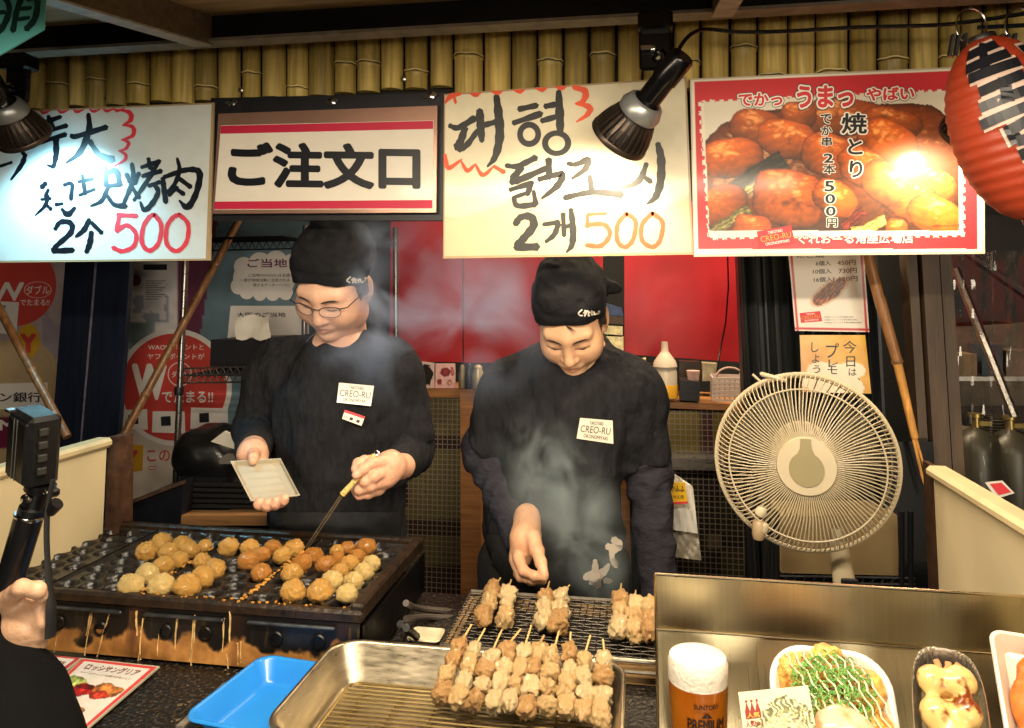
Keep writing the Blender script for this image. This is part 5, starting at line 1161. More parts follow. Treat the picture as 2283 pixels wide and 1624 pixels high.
MEAT = [M('chicken_%d' % i, c1, .32, scale=(75,60,90)[i], col2=c2, thr=(.45,.43,.49)[i], soft=.10, bump=.8, bscale=150, spec=.5, sss=.10, detail=8, coat=.5) for i, (c1, c2) in enumerate((('9c5e26','f4d090'),('a86e30','f6dca6'),('8a4c1a','ecc07c')))]
SCOR = M('chicken_scorched','5c3218',.4,var=.3,scale=60,col2='b07e48',bump=.8,bscale=140,coat=.2)
cm = []
for i in range(14):
    me = bpy.data.meshes.new('meat_chunk'); V, F = chunk_mesh(40+i*3); me.from_pydata(V.tolist(), [], F); me.shade_smooth(); me.materials.append(SCOR if i in (99,) else MEAT[i%3]); cm.append(me)
STK = M('bamboo_skewer','c8a266',.5,var=.15)
def skewer(stick, top, bot, zs, zm, zb_, n, w, label, group, rn):
    S0 = PZ(*stick, zs); T, B = PZ(*top, zm), PZ(*bot, zb_); d = (B-T); L = d.length; dn = d.normalized(); sd = dn.cross(Vector((0,0,1))).normalized()
    t = thing('chicken_skewer', B, label, 'skewer', group)
    mb = MB(); mb.tube([S0, T, B-dn*.006], [.0016,.0018,.0014], 6); mb.build('stick', STK, t)
    for i in range(n):
        f = (i+.5)/n; o = bpy.data.objects.new('meat_chunk', cm[rn.randrange(14)]); COL.objects.link(o); o.parent = t
        o.location = T+d*f+sd*rn.uniform(-.10,.10)*w+Vector((0,0,rn.uniform(-.1,.12)*w))-t.location
        k = w*rn.uniform(.46,.60); l = L/n*.56*rn.uniform(.95,1.22); M3 = Matrix((sd, dn, sd.cross(dn))).transposed()
        o.rotation_euler = (M3 @ Matrix.Rotation(rn.choice((0,1,2,3))*math.pi/2+rn.uniform(-.3,.3),3,'Y')).to_euler(); o.scale = (k, l, k*rn.uniform(.85,1.02))
    return t
rn = random.Random(21)
FR = [((860,940),(795,1050),(645,1440)),((950,965),(893,1065),(755,1485)),((1060,975),(1000,1110),(870,1505)),((1185,970),(1100,1075),(992,1500)),((1255,945),(1212,1085),(1107,1505)),((1340,1010),(1308,1070),(1225,1545)),((1437,985),(1400,1125),(1345,1520)),((1515,990),(1510,1085),(1480,1545)),((1645,1010),(1612,1125),(1600,1565)),((1728,1035),(1738,1125),(1705,1590))]
NM = ['leftmost','second','third','fourth','fifth','sixth','seventh','eighth','ninth','rightmost']
for i, (a_, b_, c_) in enumerate(FR):
    skewer(z8(*a_), z8(*b_), z8(*c_), ZR+.030, ZR+.016, ZT+.036, 4, .0285, 'cooked chicken skewer in the steel tray, %s of ten from the left' % NM[i], 'chicken skewers in the steel tray', rn)
BK_ = [((1052,632),(1005,690),(925,925)),((1122,645),(1100,710),(1068,925)),((1375,655),(1355,725),(1312,950)),((1507,680),(1470,725),(1420,968)),((1850,670),(1840,745),(1818,1005)),((1945,715),(1940,775),(1928,1010)),((2046,750),(2042,810),(2040,1030))]
LB = ['leftmost skewer on the wire net, thin meat beside a wider one','second skewer from the left on the wire net','third skewer on the wire net, under the hovering hand','fourth skewer on the wire net, right of the one under the hand','fifth skewer on the wire net, left of the pair at the steel guard','sixth skewer on the wire net, before the one touching the guard','rightmost skewer on the wire net, partly cut off by the steel guard']
for i, (a_, b_, c_) in enumerate(BK_):
    skewer(z8(*a_), z8(*b_), z8(*c_), ZN+.022, ZN+.020, ZN+.018, 3, .033, LB[i], 'chicken skewers on the wire net', rn)
# ================================================================ blue tray, white dish, menu cards
BLU = M('blue_plastic','2a86d8',.28,var=.05,coat=.2)
p0, p1, p2 = PZ(563,1463,.885), PZ(738,1468,.885), PZ(458,1588,.885)
bt = trayshape(-.066,.066, -.096,.096, .885-.848,.003, .025,.020,.006)
R_ = Matrix.Rotation(-.12,3,'Z'); cen = Vector((p0.x+.073, p0.y-.099, .849))
o = mkobj('blue_tray', np.array([tuple(R_ @ Vector(v)) for v in bt.v]), bt.f, BLU, None, True, cen, local=True); tag(o, 'empty bright blue plastic tray beside the steel tray', 'tray')
wd = trayshape(-.035,.035,-.03,.03,.022,.002,.01,.01,.004); q = PZ(950,1410,.87)
o = mkobj('plastic_dish', np.array(wd.v)*.8, wd.f, M('dish_cream','cfc3a4',.4), None, True, Vector((q.x,q.y,.85)), local=True); tag(o, 'small cream plastic dish between the griddle and the grill', 'dish')
mb = MB()
for k, (u,v) in enumerate(((905,1400),(893,1392))): mb.tube([PZ(u,v,.92), PZ(u+24,v+20,.875)], .007, 8)
tag(mb.build('tongs', BURNT), 'blackened tongs standing against the griddle end', 'tongs')
PR = lambda *q: q
def menucard(TL, TR, BR, BL, zl, label, fn, texts, seed):
    P_ = [PZ(u,v,zl) for u,v in (TL,TR,BR,BL)]; t = thing('menu_card', P_[3], label, 'menu card')
    mb = MB(); mb.slab([P_[3],P_[2],P_[1],P_[0]], .003); mb.build('card_back', M('clear_edge'), t, smooth=False)
    pl = Plane(lambda u, v: P_[0]*(1-u)*(1-v)+P_[1]*u*(1-v)+P_[2]*u*v+P_[3]*(1-u)*v, (0,0,1))
    printed('printed_face', pl, [(.02,.02),(.98,.02),(.98,.98),(.02,.98)], 70, 90, fn, PHO, t)
    for nm, mt, L in texts:
        mb = MB()
        for s, x0, y0, x1, y1, bd in L: text(mb, pl, s, ((x0,y0),(x1,y0),(x0,y1)), bd, .0012)
        mb.build(nm, mt, t, smooth=False)
    return t
def sang(x, y):
    c = np.ones(x.shape+(3,))*np.array([.87,.84,.80]); f = pic((.87,.84,.80), [(.18,.42,.22,.12,(.72,.78,.42)),(.40,.48,.17,.10,(.75,.12,.10)),(.40,.43,.14,.035,(.5,.05,.05)),(.74,.42,.20,.09,(.85,.52,.25)),(.70,.50,.14,.06,(.80,.25,.15)),(.60,.74,.15,.055,(.78,.5,.25)),(.25,.76,.12,.05,(.82,.62,.4))], .03, 4)(x,y)
    b = (x < .05)|(x > .95)|(y < .04)|(y > .97); return np.where(b[...,None], np.array([.82,.25,.25]), f)
BRNT = M('print_maroon','7a2420',.5)
menucard(z7(545,1160), z7(1055,1215), z7(490,1700), z7(120,1560), .856, 'red-bordered drink menu card lying on the grimy counter, front left', sang,
    [('maroon_lettering', BRNT, [('ロッシサングリア',.16,.09,.86,.19,.02),('ベリーとオレンジの果汁がおいしい',.16,.225,.86,.255,0)]),('black_lettering', INK, [('ロッシのフルーツの',.16,.80,.62,.83,0),('香り豊かな味わい',.16,.845,.58,.875,0)]),('red_lettering', RD, [('500円',.55,.90,.92,.96,.02)])], 1)
def men2(x, y):
    c = pic((.86,.83,.79), [(.5,.6,.25,.2,(.8,.5,.3))], .03, 9)(x,y); b = (x < .05)|(x > .93)|(y < .07)|(y > .96); return np.where(b[...,None], np.array([.72,.22,.22]), c)
menucard(z7(175,1128), z7(540,1160), z7(360,1300), z7(-60,1250), .860, 'small red-framed menu card half hidden behind the sleeve, far left', men2,
    [('maroon_lettering', BRNT, [('ぐれおーる角座広場店',.10,.24,.86,.48,.02)]),('red_lettering', RD, [('00円',.42,.66,.80,.90,.03)])], 2)
# ================================================================ stainless display guard and shelf
YG0 = 1.262
def GP(u, v, Y): return PY(u, v, Y)
g0, g1 = PY(1461,1281,YG0), PY(2330,1349,YG0); k0, k1 = PY(1459,1401,YG0+.004), PY(2330,1470,YG0+.004)
GST = M('guard_steel','beb18e',.30,1.,var=.05,scale=5,stretch=(60,1,.5),bump=.05,bscale=240,rvar=.07)
gd = thing('display_guard', Vector(((g0.x+g1.x)/2, YG0, .83)), 'brushed stainless guard screen bent over the food display shelf', 'guard')
xl, xr2 = g0.x, g1.x+.05
prof = [(YG0,g0.z),(YG0+.002,(g0.z+k0.z)/2),(YG0+.004,k0.z),(YG0-.014,k0.z-.045),(YG0-.045,k0.z-.105),(YG0-.06,.828)]
mb = MB(); N_ = 24
rows = [[Vector((xl+(xr2-xl)*j/N_, y+.0012*math.sin(j*.9+i), z)) for j in range(N_+1)] for i, (y,z) in enumerate(prof)]
mb.grid(rows); rows2 = [[p+Vector((0,.0025,0)) for p in R_] for R_ in rows]; mb.grid([R_[::-1] for R_ in rows2])
o_ = mb.build('guard_sheet', GST, gd, angle=12)
mb = MB(); mb.tube([Vector((xl,YG0+.001,g0.z)),Vector((xr2,YG0+.001,g0.z))], .0024, 8); mb.tube([Vector((xl,y,z)) for y,z in prof], .0024, 8); mb.build('rolled_edge', M('edge_steel','d0c2a4',.22,1.), gd)
mb = MB(); mb.tube([Vector((xl,YG0+.0015,k0.z)),Vector((xr2,YG0+.0015,k0.z))], .0016, 6); mb.build('crease', M('edge_steel'), gd)
ds = thing('display_shelf', (.35,1.1,.0), 'steel display shelf carrying the beer and food samples', 'shelf')
mb = MB(); mb.box(((xl+1.0)/2,1.06,.822), (1.0-xl,.32,.012), None, .003); mb.build('shelf_plate', TRS, ds); mb = MB(); mb.box(((xl+1.0)/2,1.06,.4), (.96-xl,.26,.83)); mb.build('shelf_base', M('counter_body'), ds, smooth=False)
# ================================================================ beer
bq = PZ(1556,1650,.829); bq = Vector((PY(1556,1500,1.15).x, 1.15, .829)); sB = 1/ppm(1556,1470,1.15)
br = thing('beer_glass', bq, 'glass of amber beer with a thick white head and dark printed lettering', 'beer')
r0, r1 = 58*sB, 66*sB; ztop = PY(1556,1489,1.15-r1*.3).z; hB = ztop-.829
GLS = thin_clear('clear_glass', .05, .05)
mb = MB(); mb.lathe([(r0*1.0,0),(r0*1.03,.003),(r1*1.03,hB-.002),(r1*1.03,hB-.001)], bq, (0,0,1), 40, True, False); mb.build('glass_wall', GLS, br)
BEER = M('beer_amber','9a4c0a',.12,var=.15,scale=10,col2='c07820',coat=.4)
zf = PY(1556,1549,1.15-r1).z-.829
mb = MB(); rB = lambda z: r0+(r1-r0)*z/hB
mb.lathe([(r0*.98,.003),(rB(zf)*.995,zf)], bq, (0,0,1), 40, True, True); mb.build('beer', BEER, br)
mb = MB(); mb.lathe([(rB(zf)*.997,zf),(rB(hB)*.99,hB-.006),(rB(hB)*.985,hB+.004),(rB(hB)*.93,hB+.011),(rB(hB)*.7,hB+.015),(.001,hB+.016)], bq, (0,0,1), 48, False, True); mb.build('foam', M('beer_foam','e4dccb',.6,var=.06,scale=60,bump=.5,bscale=170,sss=.1), br)
cyl = Plane(lambda a_, b_: bq+Vector((rB((1-b_)*hB)*1.045*math.sin(a_),-rB((1-b_)*hB)*1.045*math.cos(a_),(1-b_)*hB)), (0,-1,0))
mb = MB()
for s, w, b0_, b1_, bd in (('SUNTORY',.42,.24,.285,.03),('◢◣',.18,.31,.36,.02),('PREMIUM',.64,.375,.48,.03),("MALT'S",.36,.50,.56,.04),('PREMIUM DRAFT BEER',.56,.585,.61,.02)): text(mb, cyl, s, ((-w+.20,b0_),(w+.20,b0_),(-w+.20,b1_)), bd, .0006)
mb.build('glass_lettering', M('glass_print','2c1c14',.4), br, smooth=False)
# ================================================================ food samples
def tilt(c, ax, az): return Matrix.Translation(c) @ Matrix.Rotation(az,4,'Z') @ Matrix.Rotation(ax,4,'X')
def place(mb, T, name, mat, parent, **k): mb.v = [tuple(T @ Vector(v)) for v in mb.v]; return mb.build(name, mat, parent, **k)
FOAM = M('foam_tray_white','e0dcd2',.4,var=.03)
# tray with green onion, egg and mayonnaise
q = PY(1856,1560,1.12); T = tilt(q, .85, -.10)
f1 = thing('food_tray', q, 'white foam tray of takoyaki under green onion with mayonnaise and egg', 'food tray')
sF = 1/ppm(1856,1560,1.12); hw = 118*sF
mb = trayshape(-hw,hw,-.12,hw*.80,.0,-.028,.045,.018,.008); place(mb, T, 'tray_shell', FOAM, f1, smooth=True)
mb = MB(); rn = random.Random(4)
for (x,y) in ((-.045,.03),(0,.045),(.045,.02),(.05,-.03),(.0,-.02),(-.05,-.03)):
    V,F = ball_mesh(int((x+1)*500)); mb.add(np.array(V)*.027+np.array([x,y,-.012]), F)
place(mb, T, 'takoyaki', BALLM[0], f1)
mb = MB()
for i in range(520):
    r_, a_ = .052*math.sqrt(rn.random()), rn.uniform(0,6.28); x, y = r_*math.cos(a_)*1.0, r_*math.sin(a_)*.9+.006; z = .016+.014*(1-(r_/.052)**2)+rn.uniform(-.004,.004); rr = rn.uniform(.0022,.0042); t0 = rn.uniform(0,6.28); tl_ = Vector((rn.gauss(0,.5),rn.gauss(0,.5),1)).normalized(); ax_ = tl_.cross(Vector((1,0,0))).normalized(); ay_ = tl_.cross(ax_)
    mb.tube([Vector((x,y,z))+ax_*rr*math.cos(t0+k*.7)+ay_*rr*math.sin(t0+k*.7) for k in range(rn.randint(4,8))], .00085, 4, True, flat=.5)
o = place(mb, T, 'green_onion', M('onion_green','2f7a2c',.4,var=.5,scale=90,col2='86b85a'), f1); o['kind'] = 'stuff'
mb = MB()
for i in range(9):
    x0_ = -.058+i*.0115; mb.tube([Vector((x0_+j*.0045+.003*math.sin(j*2.1+i), .05-j*.0085, .031-.028*(((x0_+j*.0045)/.08)**2+((.05-j*.0085)/.075)**2)+.002*math.sin(j*1.7))) for j in range(11)], .0013, 6)
place(mb, T, 'mayonnaise', M('mayonnaise','e8dfba',.35), f1)
V_, F_ = surfnet(lambda p: smin(smin(ell(p,(0,0,0),(.034,.03,.017)), ell(p,(.022,-.018,.0),(.024,.03,.014)), .02)+.002*fbm(p*60,2,3), ell(p,(-.018,-.02,.002),(.022,.022,.014)), .012), (-.06,-.07,-.03), (.06,.05,.03), .003)
mb = MB(); mb.add((V_+np.array([.004,-.042,.026])).tolist(), F_.tolist()); place(mb, T, 'egg', M('soft_egg','e8c4a0',.3,var=.2,scale=40,col2='e8884a',thr=.60,coat=.4,sss=.2), f1)
# little photo card in front
c4 = [z9(606,1232), z9(1015,1192), z9(1085,1560), z9(660,1640)]
def okc(x, y):
    f = pic((.84,.80,.66), [(.60,.62,.42,.42,(.62,.62,.40)),(.58,.70,.32,.30,(.86,.80,.60)),(.60,.80,.22,.18,(.92,.84,.70)),(.66,.86,.10,.08,(.85,.55,.35))], .05, 7)(x,y)
    U, V = x-.6, y-.6; st = (np.abs(np.sin(U*40+6*fbm2(x*6,y*6,2,3))) > .86)&((U/.42)**2+(V/.42)**2 < 1); f = np.where(st[...,None], np.array([.88,.85,.66]), f)
    return f
P_ = [PY(*c4[0],1.075),PY(*c4[1],1.075),PY(*c4[2],1.035),PY(*c4[3],1.035)]
t = thing('photo_card', P_[3], 'cream photo card with a small red crown propped before the onion tray', 'card')
mb = MB(); mb.slab([P_[3],P_[2],P_[1],P_[0]], .002); mb.build('card_back', WHT, t, smooth=False)
pl = Plane(lambda u, v: P_[0]*(1-u)*(1-v)+P_[1]*u*(1-v)+P_[2]*u*v+P_[3]*(1-u)*v, (P_[1]-P_[0]).cross(P_[0]-P_[3]).normalized())
if pl.n.dot(EYE-P_[0]) < 0: pl.n = -pl.n
printed('printed_face', pl, [(0,0),(1,0),(1,1),(0,1)], 60, 60, okc, PHO, t)
mb = MB(); CR = M('crown_red','8e2a1e',.5)
rect(mb, pl, [(.06,.30),(.28,.30),(.28,.41),(.06,.41)], .0014)
for i in range(3): x = .06+i*.075; rect(mb, pl, [(x,.30),(x+.035,.16),(x+.07,.30)], .0014); disc(mb, pl, (x+.035,.15), .018, 12, .0014, 1.1)
text(mb, pl, '人気No.1', ((.05,.43),(.29,.43),(.05,.53)), .02, .0014); mb.build('crown_print', CR, t, smooth=False)
mb = MB(); text(mb, pl, '人気', ((.08,.32),(.26,.32),(.08,.40)), .03, .0018); mb.build('crown_lettering', YELP, t, smooth=False)
# foil boat with cheese gratin
q = PY(2116,1560,1.10); T = tilt(q, .80, -.28)
f2 = thing('foil_boat', q, 'crimped foil boat of melted cheese takoyaki with brown scorches', 'food boat')
sF = 1/ppm(2116,1560,1.10); L2, W2 = 160*sF, 70*sF
def boat(t, k):
    a_ = t; x = W2*k*math.copysign(abs(math.cos(a_))**.55, math.cos(a_)); y = L2*k*math.copysign(abs(math.sin(a_))**.62, math.sin(a_)); return x, y
rows = []
for (k, z) in ((1.06,.0),(1.03,.003),(1.0,.001),(.90,-.02),(.80,-.030)):
    rows.append([Vector((boat(2*math.pi*j/160,k)[0], boat(2*math.pi*j/160,k)[1]-.035, z+(.0012*math.sin(j*2.4) if k > .85 else 0))) for j in range(161)])
mb = MB(); mb.grid(rows); place(mb, T, 'foil_shell', M('foil','d8d4ca',.42,1.,var=.1,bump=.3,bscale=200), f2)
def gr_(p):
    d = ell(p,(0,-.01,-.016),(W2*.70,L2*.66,.016))
    for (x,y,r) in ((-.42,.50,.48),(.34,.54,.50),(.46,.16,.46),(-.40,.08,.48),(.06,-.20,.5),(-.40,-.52,.46),(.44,-.50,.46)): d = smin(d, ell(p,(x*W2,y*L2-.006,.004),(r*W2,r*W2,r*W2*.85)), .010)
    return d+.002*fbm(p*45,3,5)
V_, F_ = surfnet(gr_, (-W2,-L2,-.035), (W2,L2,.035), .0035)
mb = MB(); mb.add((V_+np.array([0,-.022,0])).tolist(), F_.tolist()); place(mb, T, 'cheese_topping', M('melted_cheese','e2c27c',.3,var=.2,scale=46,col2='7a3410',thr=.545,soft=.05,coat=.4,sss=.15,bump=.3,bscale=60), f2)
mb = MB()
for i in range(3): mb.tube([Vector((-.012+.012*i+.003*math.sin(j*1.2+i), L2*.80-.03-.006*j, .006-.003*j*j*.02)) for j in range(5)], .004, 6, flat=.5)
place(mb, T, 'bonito_flakes', M('bonito','c08a58',.6,var=.3,scale=60), f2)
# plastic box at the right edge
q = PY(2356,1590,1.10); T = tilt(q, .75, -.25); f3 = thing('plastic_box', q, 'clear plastic food box with orange filling at the right frame edge', 'food box')
mb = trayshape(-.055,.055,-.09,.09,0,-.025,.012,.012,.006); place(mb, T, 'box_shell', M('clear_box','e4dccb',.25,var=.05,coat=.3), f3)
V_, F_ = surfnet(lambda p: ell(p,(0,0,-.012),(.046,.08,.018))+.004*fbm(p*50,3,6), (-.055,-.09,-.035), (.055,.09,.015), .004); mb = MB(); mb.add(V_.tolist(), F_.tolist()); place(mb, T, 'filling', M('orange_filling','c8702c',.4,var=.3,scale=50,bump=.4), f3)
# ================================================================ electric fan
fc = PY(1795,1029,1.52); pf = ppm(1795,1029,1.52); FRd = 191/pf
fax = Vector((-.16,-1,.03)).normalized(); fx_ = Vector((0,0,1)).cross(fax).normalized(); fx_ = -fx_ if fx_.x < 0 else fx_; fy_ = fax.cross(fx_); fy_ = fy_ if fy_.z > 0 else -fy_
fn_ = thing('electric_fan', Vector((fc.x,fc.y,.84)), 'cream electric fan with a round wire guard and teardrop badge', 'fan')
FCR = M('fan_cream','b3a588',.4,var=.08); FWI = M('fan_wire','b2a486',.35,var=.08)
def fp_(r, a_, d): return fc+fx_*(r*math.cos(a_))+fy_*(r*math.sin(a_))+fax*d
ringp = lambda r, d, n=72: [fp_(r, 2*math.pi*j/n, d) for j in range(n)]
mb = MB(); mb.tube(ringp(FRd,0), .0042, 8, closed=True); mb.build('rim_ring', FWI, fn_)
mb = MB(); NW = 116
for j in range(NW):
    a_ = 2*math.pi*j/NW; mb.tube([fp_(FRd, a_-.10, -.002), fp_(FRd*.97, a_-.085, .016), fp_(FRd*.88, a_-.06, .030), fp_(FRd*.60, a_-.02, .042), fp_(FRd*.30, a_, .048)], .0011, 5, False)
mb.tube(ringp(FRd*.845,.0325), .0016, 6, closed=True); mb.build('front_guard', FWI, fn_)
mb = MB()
for j in range(70):
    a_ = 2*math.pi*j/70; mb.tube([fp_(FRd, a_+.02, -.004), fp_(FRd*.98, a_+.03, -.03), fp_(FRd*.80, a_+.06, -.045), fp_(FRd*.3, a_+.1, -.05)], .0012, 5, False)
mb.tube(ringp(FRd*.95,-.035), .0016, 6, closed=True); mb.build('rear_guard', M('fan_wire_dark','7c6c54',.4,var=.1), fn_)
mb = MB()
for b in range(3):
    rows = []
    for i in range(9):
        r_ = FRd*(.2+.62*i/8); rows.append([fp_(r_, b*2.094+(j/10-.5)*1.35*(.75+.25*math.sin(i/8*3.1))+i*.05, -.006+.022*(j/10-.5)) for j in range(11)])
    mb.grid(rows)
mb.build('blades', M('fan_blade','8a8064',.35,trans=.0,var=.1,alpha=.16), fn_)
mb = MB(); mb.lathe([(FRd*.325,.044),(FRd*.325,.050),(FRd*.315,.053),(.001,.054)], fc, fax, 48, False, False); mb.build('hub_disc', FCR, fn_)
mb = MB(); out = []
for i in range(40):
    a_ = 2*math.pi*i/40; x = .185*math.cos(a_); y = -.02+.185*math.sin(a_); out.append((x,y))
tear = [(-.055,.305),(.055,.305)]+[(.055+.02*(i/6)**2*1.0,.305-.17*i/6) for i in range(1,5)]+[(.185*math.cos(t_),-.03+.19*math.sin(t_)) for t_ in np.linspace(1.05,-math.pi-1.05+.0,34)]+[(-.055-.02*(i/6)**2,.305-.17*i/6) for i in range(4,0,-1)]
mb.add([fc+fx_*(x*FRd)+fy_*(y*FRd)+fax*.056 for x,y in tear]+[fc+fx_*(x*FRd)+fy_*(y*FRd)+fax*.053 for x,y in tear], [tuple(range(len(tear)))]+[(i,(i+1)%len(tear),(i+1)%len(tear)+len(tear),i+len(tear)) for i in range(len(tear))]); mb.build('badge_teardrop', M('fan_khaki','857a56',.35,var=.08), fn_)
mb = MB(); mb.lathe([(.045,-.06),(.06,-.075),(.058,-.13),(.03,-.15)], fc, fax, 28); mb.build('motor_housing', FCR, fn_)
mb = MB(); base = Vector((PY(1908,1330,1.53).x, 1.545, .84)); tp = fp_(FRd*.98,-1.22,-.05)
mb.lathe([(.012,0),(.012,.02)], tp, (0,0,1), 10); rows = []
for i in range(9):
    f = i/8; c = tp.lerp(base+Vector((0,0,.0)), f); w = .017+.009*f; rows.append([c+Vector((w*math.cos(t_),.016*math.sin(t_)*(1 if math.sin(t_) < 0 else 1),0)) for t_ in np.linspace(0,2*math.pi,17)])
mb.grid(rows); mb.build('neck', FCR, fn_)
qn = tp.lerp(base,.42)+Vector((.004,-.0175,0)); mb = MB(); mb.box(qn, (.030,.006,.036), None, .004); cp = mb.build('control_panel', BLK, fn_)
mb = MB()
for i in range(3): mb.lathe([(.0033,0),(.003,.003)], qn+Vector((-.009+i*.009,-.003,-.009)), (0,-1,0), 10)
mb.build('buttons', WHT, cp)
for s, (u,v) in enumerate(((1690,1150),(1703,1165))):
    q = PY(u,v,1.50); m2 = MB(); m2.lathe([(.006,0),(.010,.004),(.010,.014),(.006,.02)], q, (.5,-.2,.8) if s == 0 else (-.2,-.1,-1), 12); m2.build('guard_clip', FCR, fn_)
q = PY(1692,1178,1.5); m2 = MB(); m2.lathe([(.009,-.02),(.012,-.012),(.012,.008),(.008,.014)], q, (0.1,0,1), 14); m2.build('tilt_knob', M('knob_peach','9a8464',.4), fn_)
q = fp_(FRd*1.0, 1.95, .0); m2 = MB(); m2.box(fp_(FRd*1.01,1.90,.0), (.05,.016,.008), Matrix.Rotation(.25,3,'Y'), .003); m2.tube([fp_(FRd*1.01,2.05,0), fp_(FRd*1.13,2.09,0)], .0025, 6); m2.build('top_latch', FCR, fn_)
# ================================================================ people
SKIN = M('skin', (1,1,1), .38, var=.06, scale=30, attr='Col', sss=.15, bump=.22, bscale=320, spec=.45)
TEE = M('black_tee', '1e1e21', .9, var=.25, scale=60, bump=.75, bscale=13, bdist=.035, bdet=3, stretch=(1.5,1.5,.62), spec=.18)
KNIT = M('charcoal_sleeve', '2d2c33', .9, var=.22, scale=90, bump=.7, bscale=22, bdist=.02, bdet=4, stretch=(.7,.7,1.5), spec=.15)
HATM = M('black_bandana', '17171a', .85, var=.25, scale=40, bump=.35, bscale=300, spec=.2)
APR = M('black_apron', '1a1b1d', .7, var=.25, scale=20, bump=.25, bscale=90)
TROU = M('dark_trousers', '141416', .8, var=.2)
HAIRM = M('black_hair', '100d0c', .5, var=.3, scale=120)
THREAD = M('white_thread', 'd8cfc0', .6, var=.15, scale=120)
MIC = M('thin_frame', '16130f', .3, .6)
def rotm(yaw, pitch, roll): return np.array((Matrix.Rotation(math.radians(yaw),3,'Z') @ Matrix.Rotation(math.radians(pitch),3,'X') @ Matrix.Rotation(math.radians(roll),3,'Y')))
def head_sdf(p, wd=1., jaw=1., sm=0.):
    q = p/np.array([wd,1,1]); m = q*np.array([-1,1,1]); s = np.abs(q[:,0]); h = np.stack([s, q[:,1], q[:,2]], 1)
    d = ell(q,(0,.012,.033),(.076,.094,.083))
    d = smin(d, ell(q,(0,-.022,-.030),(.064*jaw,.066,.086)), .04)
    d = smin(d, ell(h,(.040,-.052,-.034),(.030*jaw,.032+sm*.6,.034)), .035)                 # cheeks
    d = smin(d, ell(h,(.046*jaw,-.010,-.072),(.022,.034,.030)), .03)                   # jaw corners
    d = smin(d, ell(q,(0,-.070,-.098),(.024,.020,.018)), .03)                         # chin
    d = smin(d, caps(h,(0,-.083,.024),(.042,-.072,.026),.013,.012), .02)              # brow
    d = smax(d, -ell(h,(.032,-.100,.000),(.021,.018,.013)), .014)                     # sockets
    d = smin(d, ell(h,(.032,-.073,-.001),(.0185,.0150,.0125)), .006)                  # lids over the eyes
    d = smax(d, -caps(h,(.014,-.0925,-.0075),(.047,-.082,-.0075),.0016,.0012), .003)  # lash crease
    d = smin(d, caps(q,(0,-.086,.012),(0,-.100,-.026),.0085,.0105), .016)             # nose bridge
    d = smin(d, ell(q,(0,-.103,-.035),(.0125,.0115,.0105)), .008)                     # tip
    d = smin(d, ell(h,(.0125,-.092,-.038),(.0085,.010,.008)), .006)                   # wings
    d = smax(d, -ell(h,(.0068,-.100,-.0465),(.0035,.005,.0035)), .003)
    d = smin(d, ell(q,(0,-.084,-.060),(.026,.012,.011)), .014)                        # mouth mound
    d = smin(d, caps(h,(0,-.0935,-.0615),(.021+sm,-.0845,-.0650+sm),.0042,.0026), .004)
    d = smin(d, caps(h,(0,-.0930,-.0720),(.017+sm,-.0850,-.0690+sm*.8),.0055,.0028), .004)
    d = smax(d, -caps(h,(0,-.0985,-.0664),(.024+sm,-.0855,-.0672+sm*1.2),.0013,.0010), .003)    # parting
    d = smax(d, -ell(q,(0,-.0945,-.0835),(.016,.006,.004)), .008)
    e = ell(h,(.079,.012,-.004),(.010,.021,.033)); e = smax(e, -ell(h,(.088,.004,.002),(.006,.012,.020)), .006); e = smin(e, ell(h,(.074,.004,-.036),(.007,.009,.010)), .008)
    d = smin(d, e, .008)
    return d
def skincol(l, base, tint):
    base = np.array(base); n = fbm(l*70,3,5)[:,None]; n2 = fbm(l*25,2,8)[:,None]; c = base*(1+.05*n+.05*n2)
    s = np.abs(l[:,0])
    def mix(c, m, k): m = np.clip(m,0,1)[:,None]; return c*(1-m)+np.array(k)*m
    lip = np.exp(-((l[:,2]+.067)/.0065)**2-(s/.020)**4)*(l[:,1] < -.075); c = mix(c, lip*.75, (.43,.13,.10))
    red = .35*np.exp(-((s-.040)/.022)**2-((l[:,2]+.03)/.022)**2)*(l[:,1] < -.03)+.45*np.exp(-(s/.016)**2-((l[:,2]+.036)/.014)**2)*(l[:,1] < -.085)+.5*np.exp(-((s-.085)/.012)**2)
    c = mix(c, red*.5, (.50,.20,.12)); 
    stub = np.exp(-((l[:,2]+.052)/.006)**2-(s/.022)**2)*(l[:,1] < -.07)+np.exp(-((l[:,2]+.1)/.016)**2-(s/.03)**2)*.7
    c = mix(c, stub*tint, (.22,.14,.10))
    lid = np.exp(-((s-.032)/.016)**2-((l[:,2]-.002)/.009)**2)*(l[:,1] < -.06); c = mix(c, lid*.25, (.36,.17,.11))
    hair = ((s > .066)&(l[:,2] > -.012)&(l[:,1] > -.035)&(l[:,1] < .008))|((l[:,1] > .035)&(l[:,2] > -.06)&(s < .083)); c = mix(c, hair*.95, (.012,.010,.009))
    return c
def tracer(sdf):
    def fn(u, v, t0=1.2, t1=2.6):
        d = ray(u, v); t = t0
        for _ in range(70):
            p = EYE+d*t; e = float(sdf(np.array([tuple(p)]))[0])
            if e < .0004 or t > t1: break
            t += max(e*.8,.0003)
        return EYE+d*t
    return fn
def chain(p, pts, k=.006):
    d = None
    for a, b in zip(pts[:-1], pts[1:]):
        e = caps(p, a[0], b[0], a[1], b[1]); d = e if d is None else smin(d, e, k*.6)
    return d
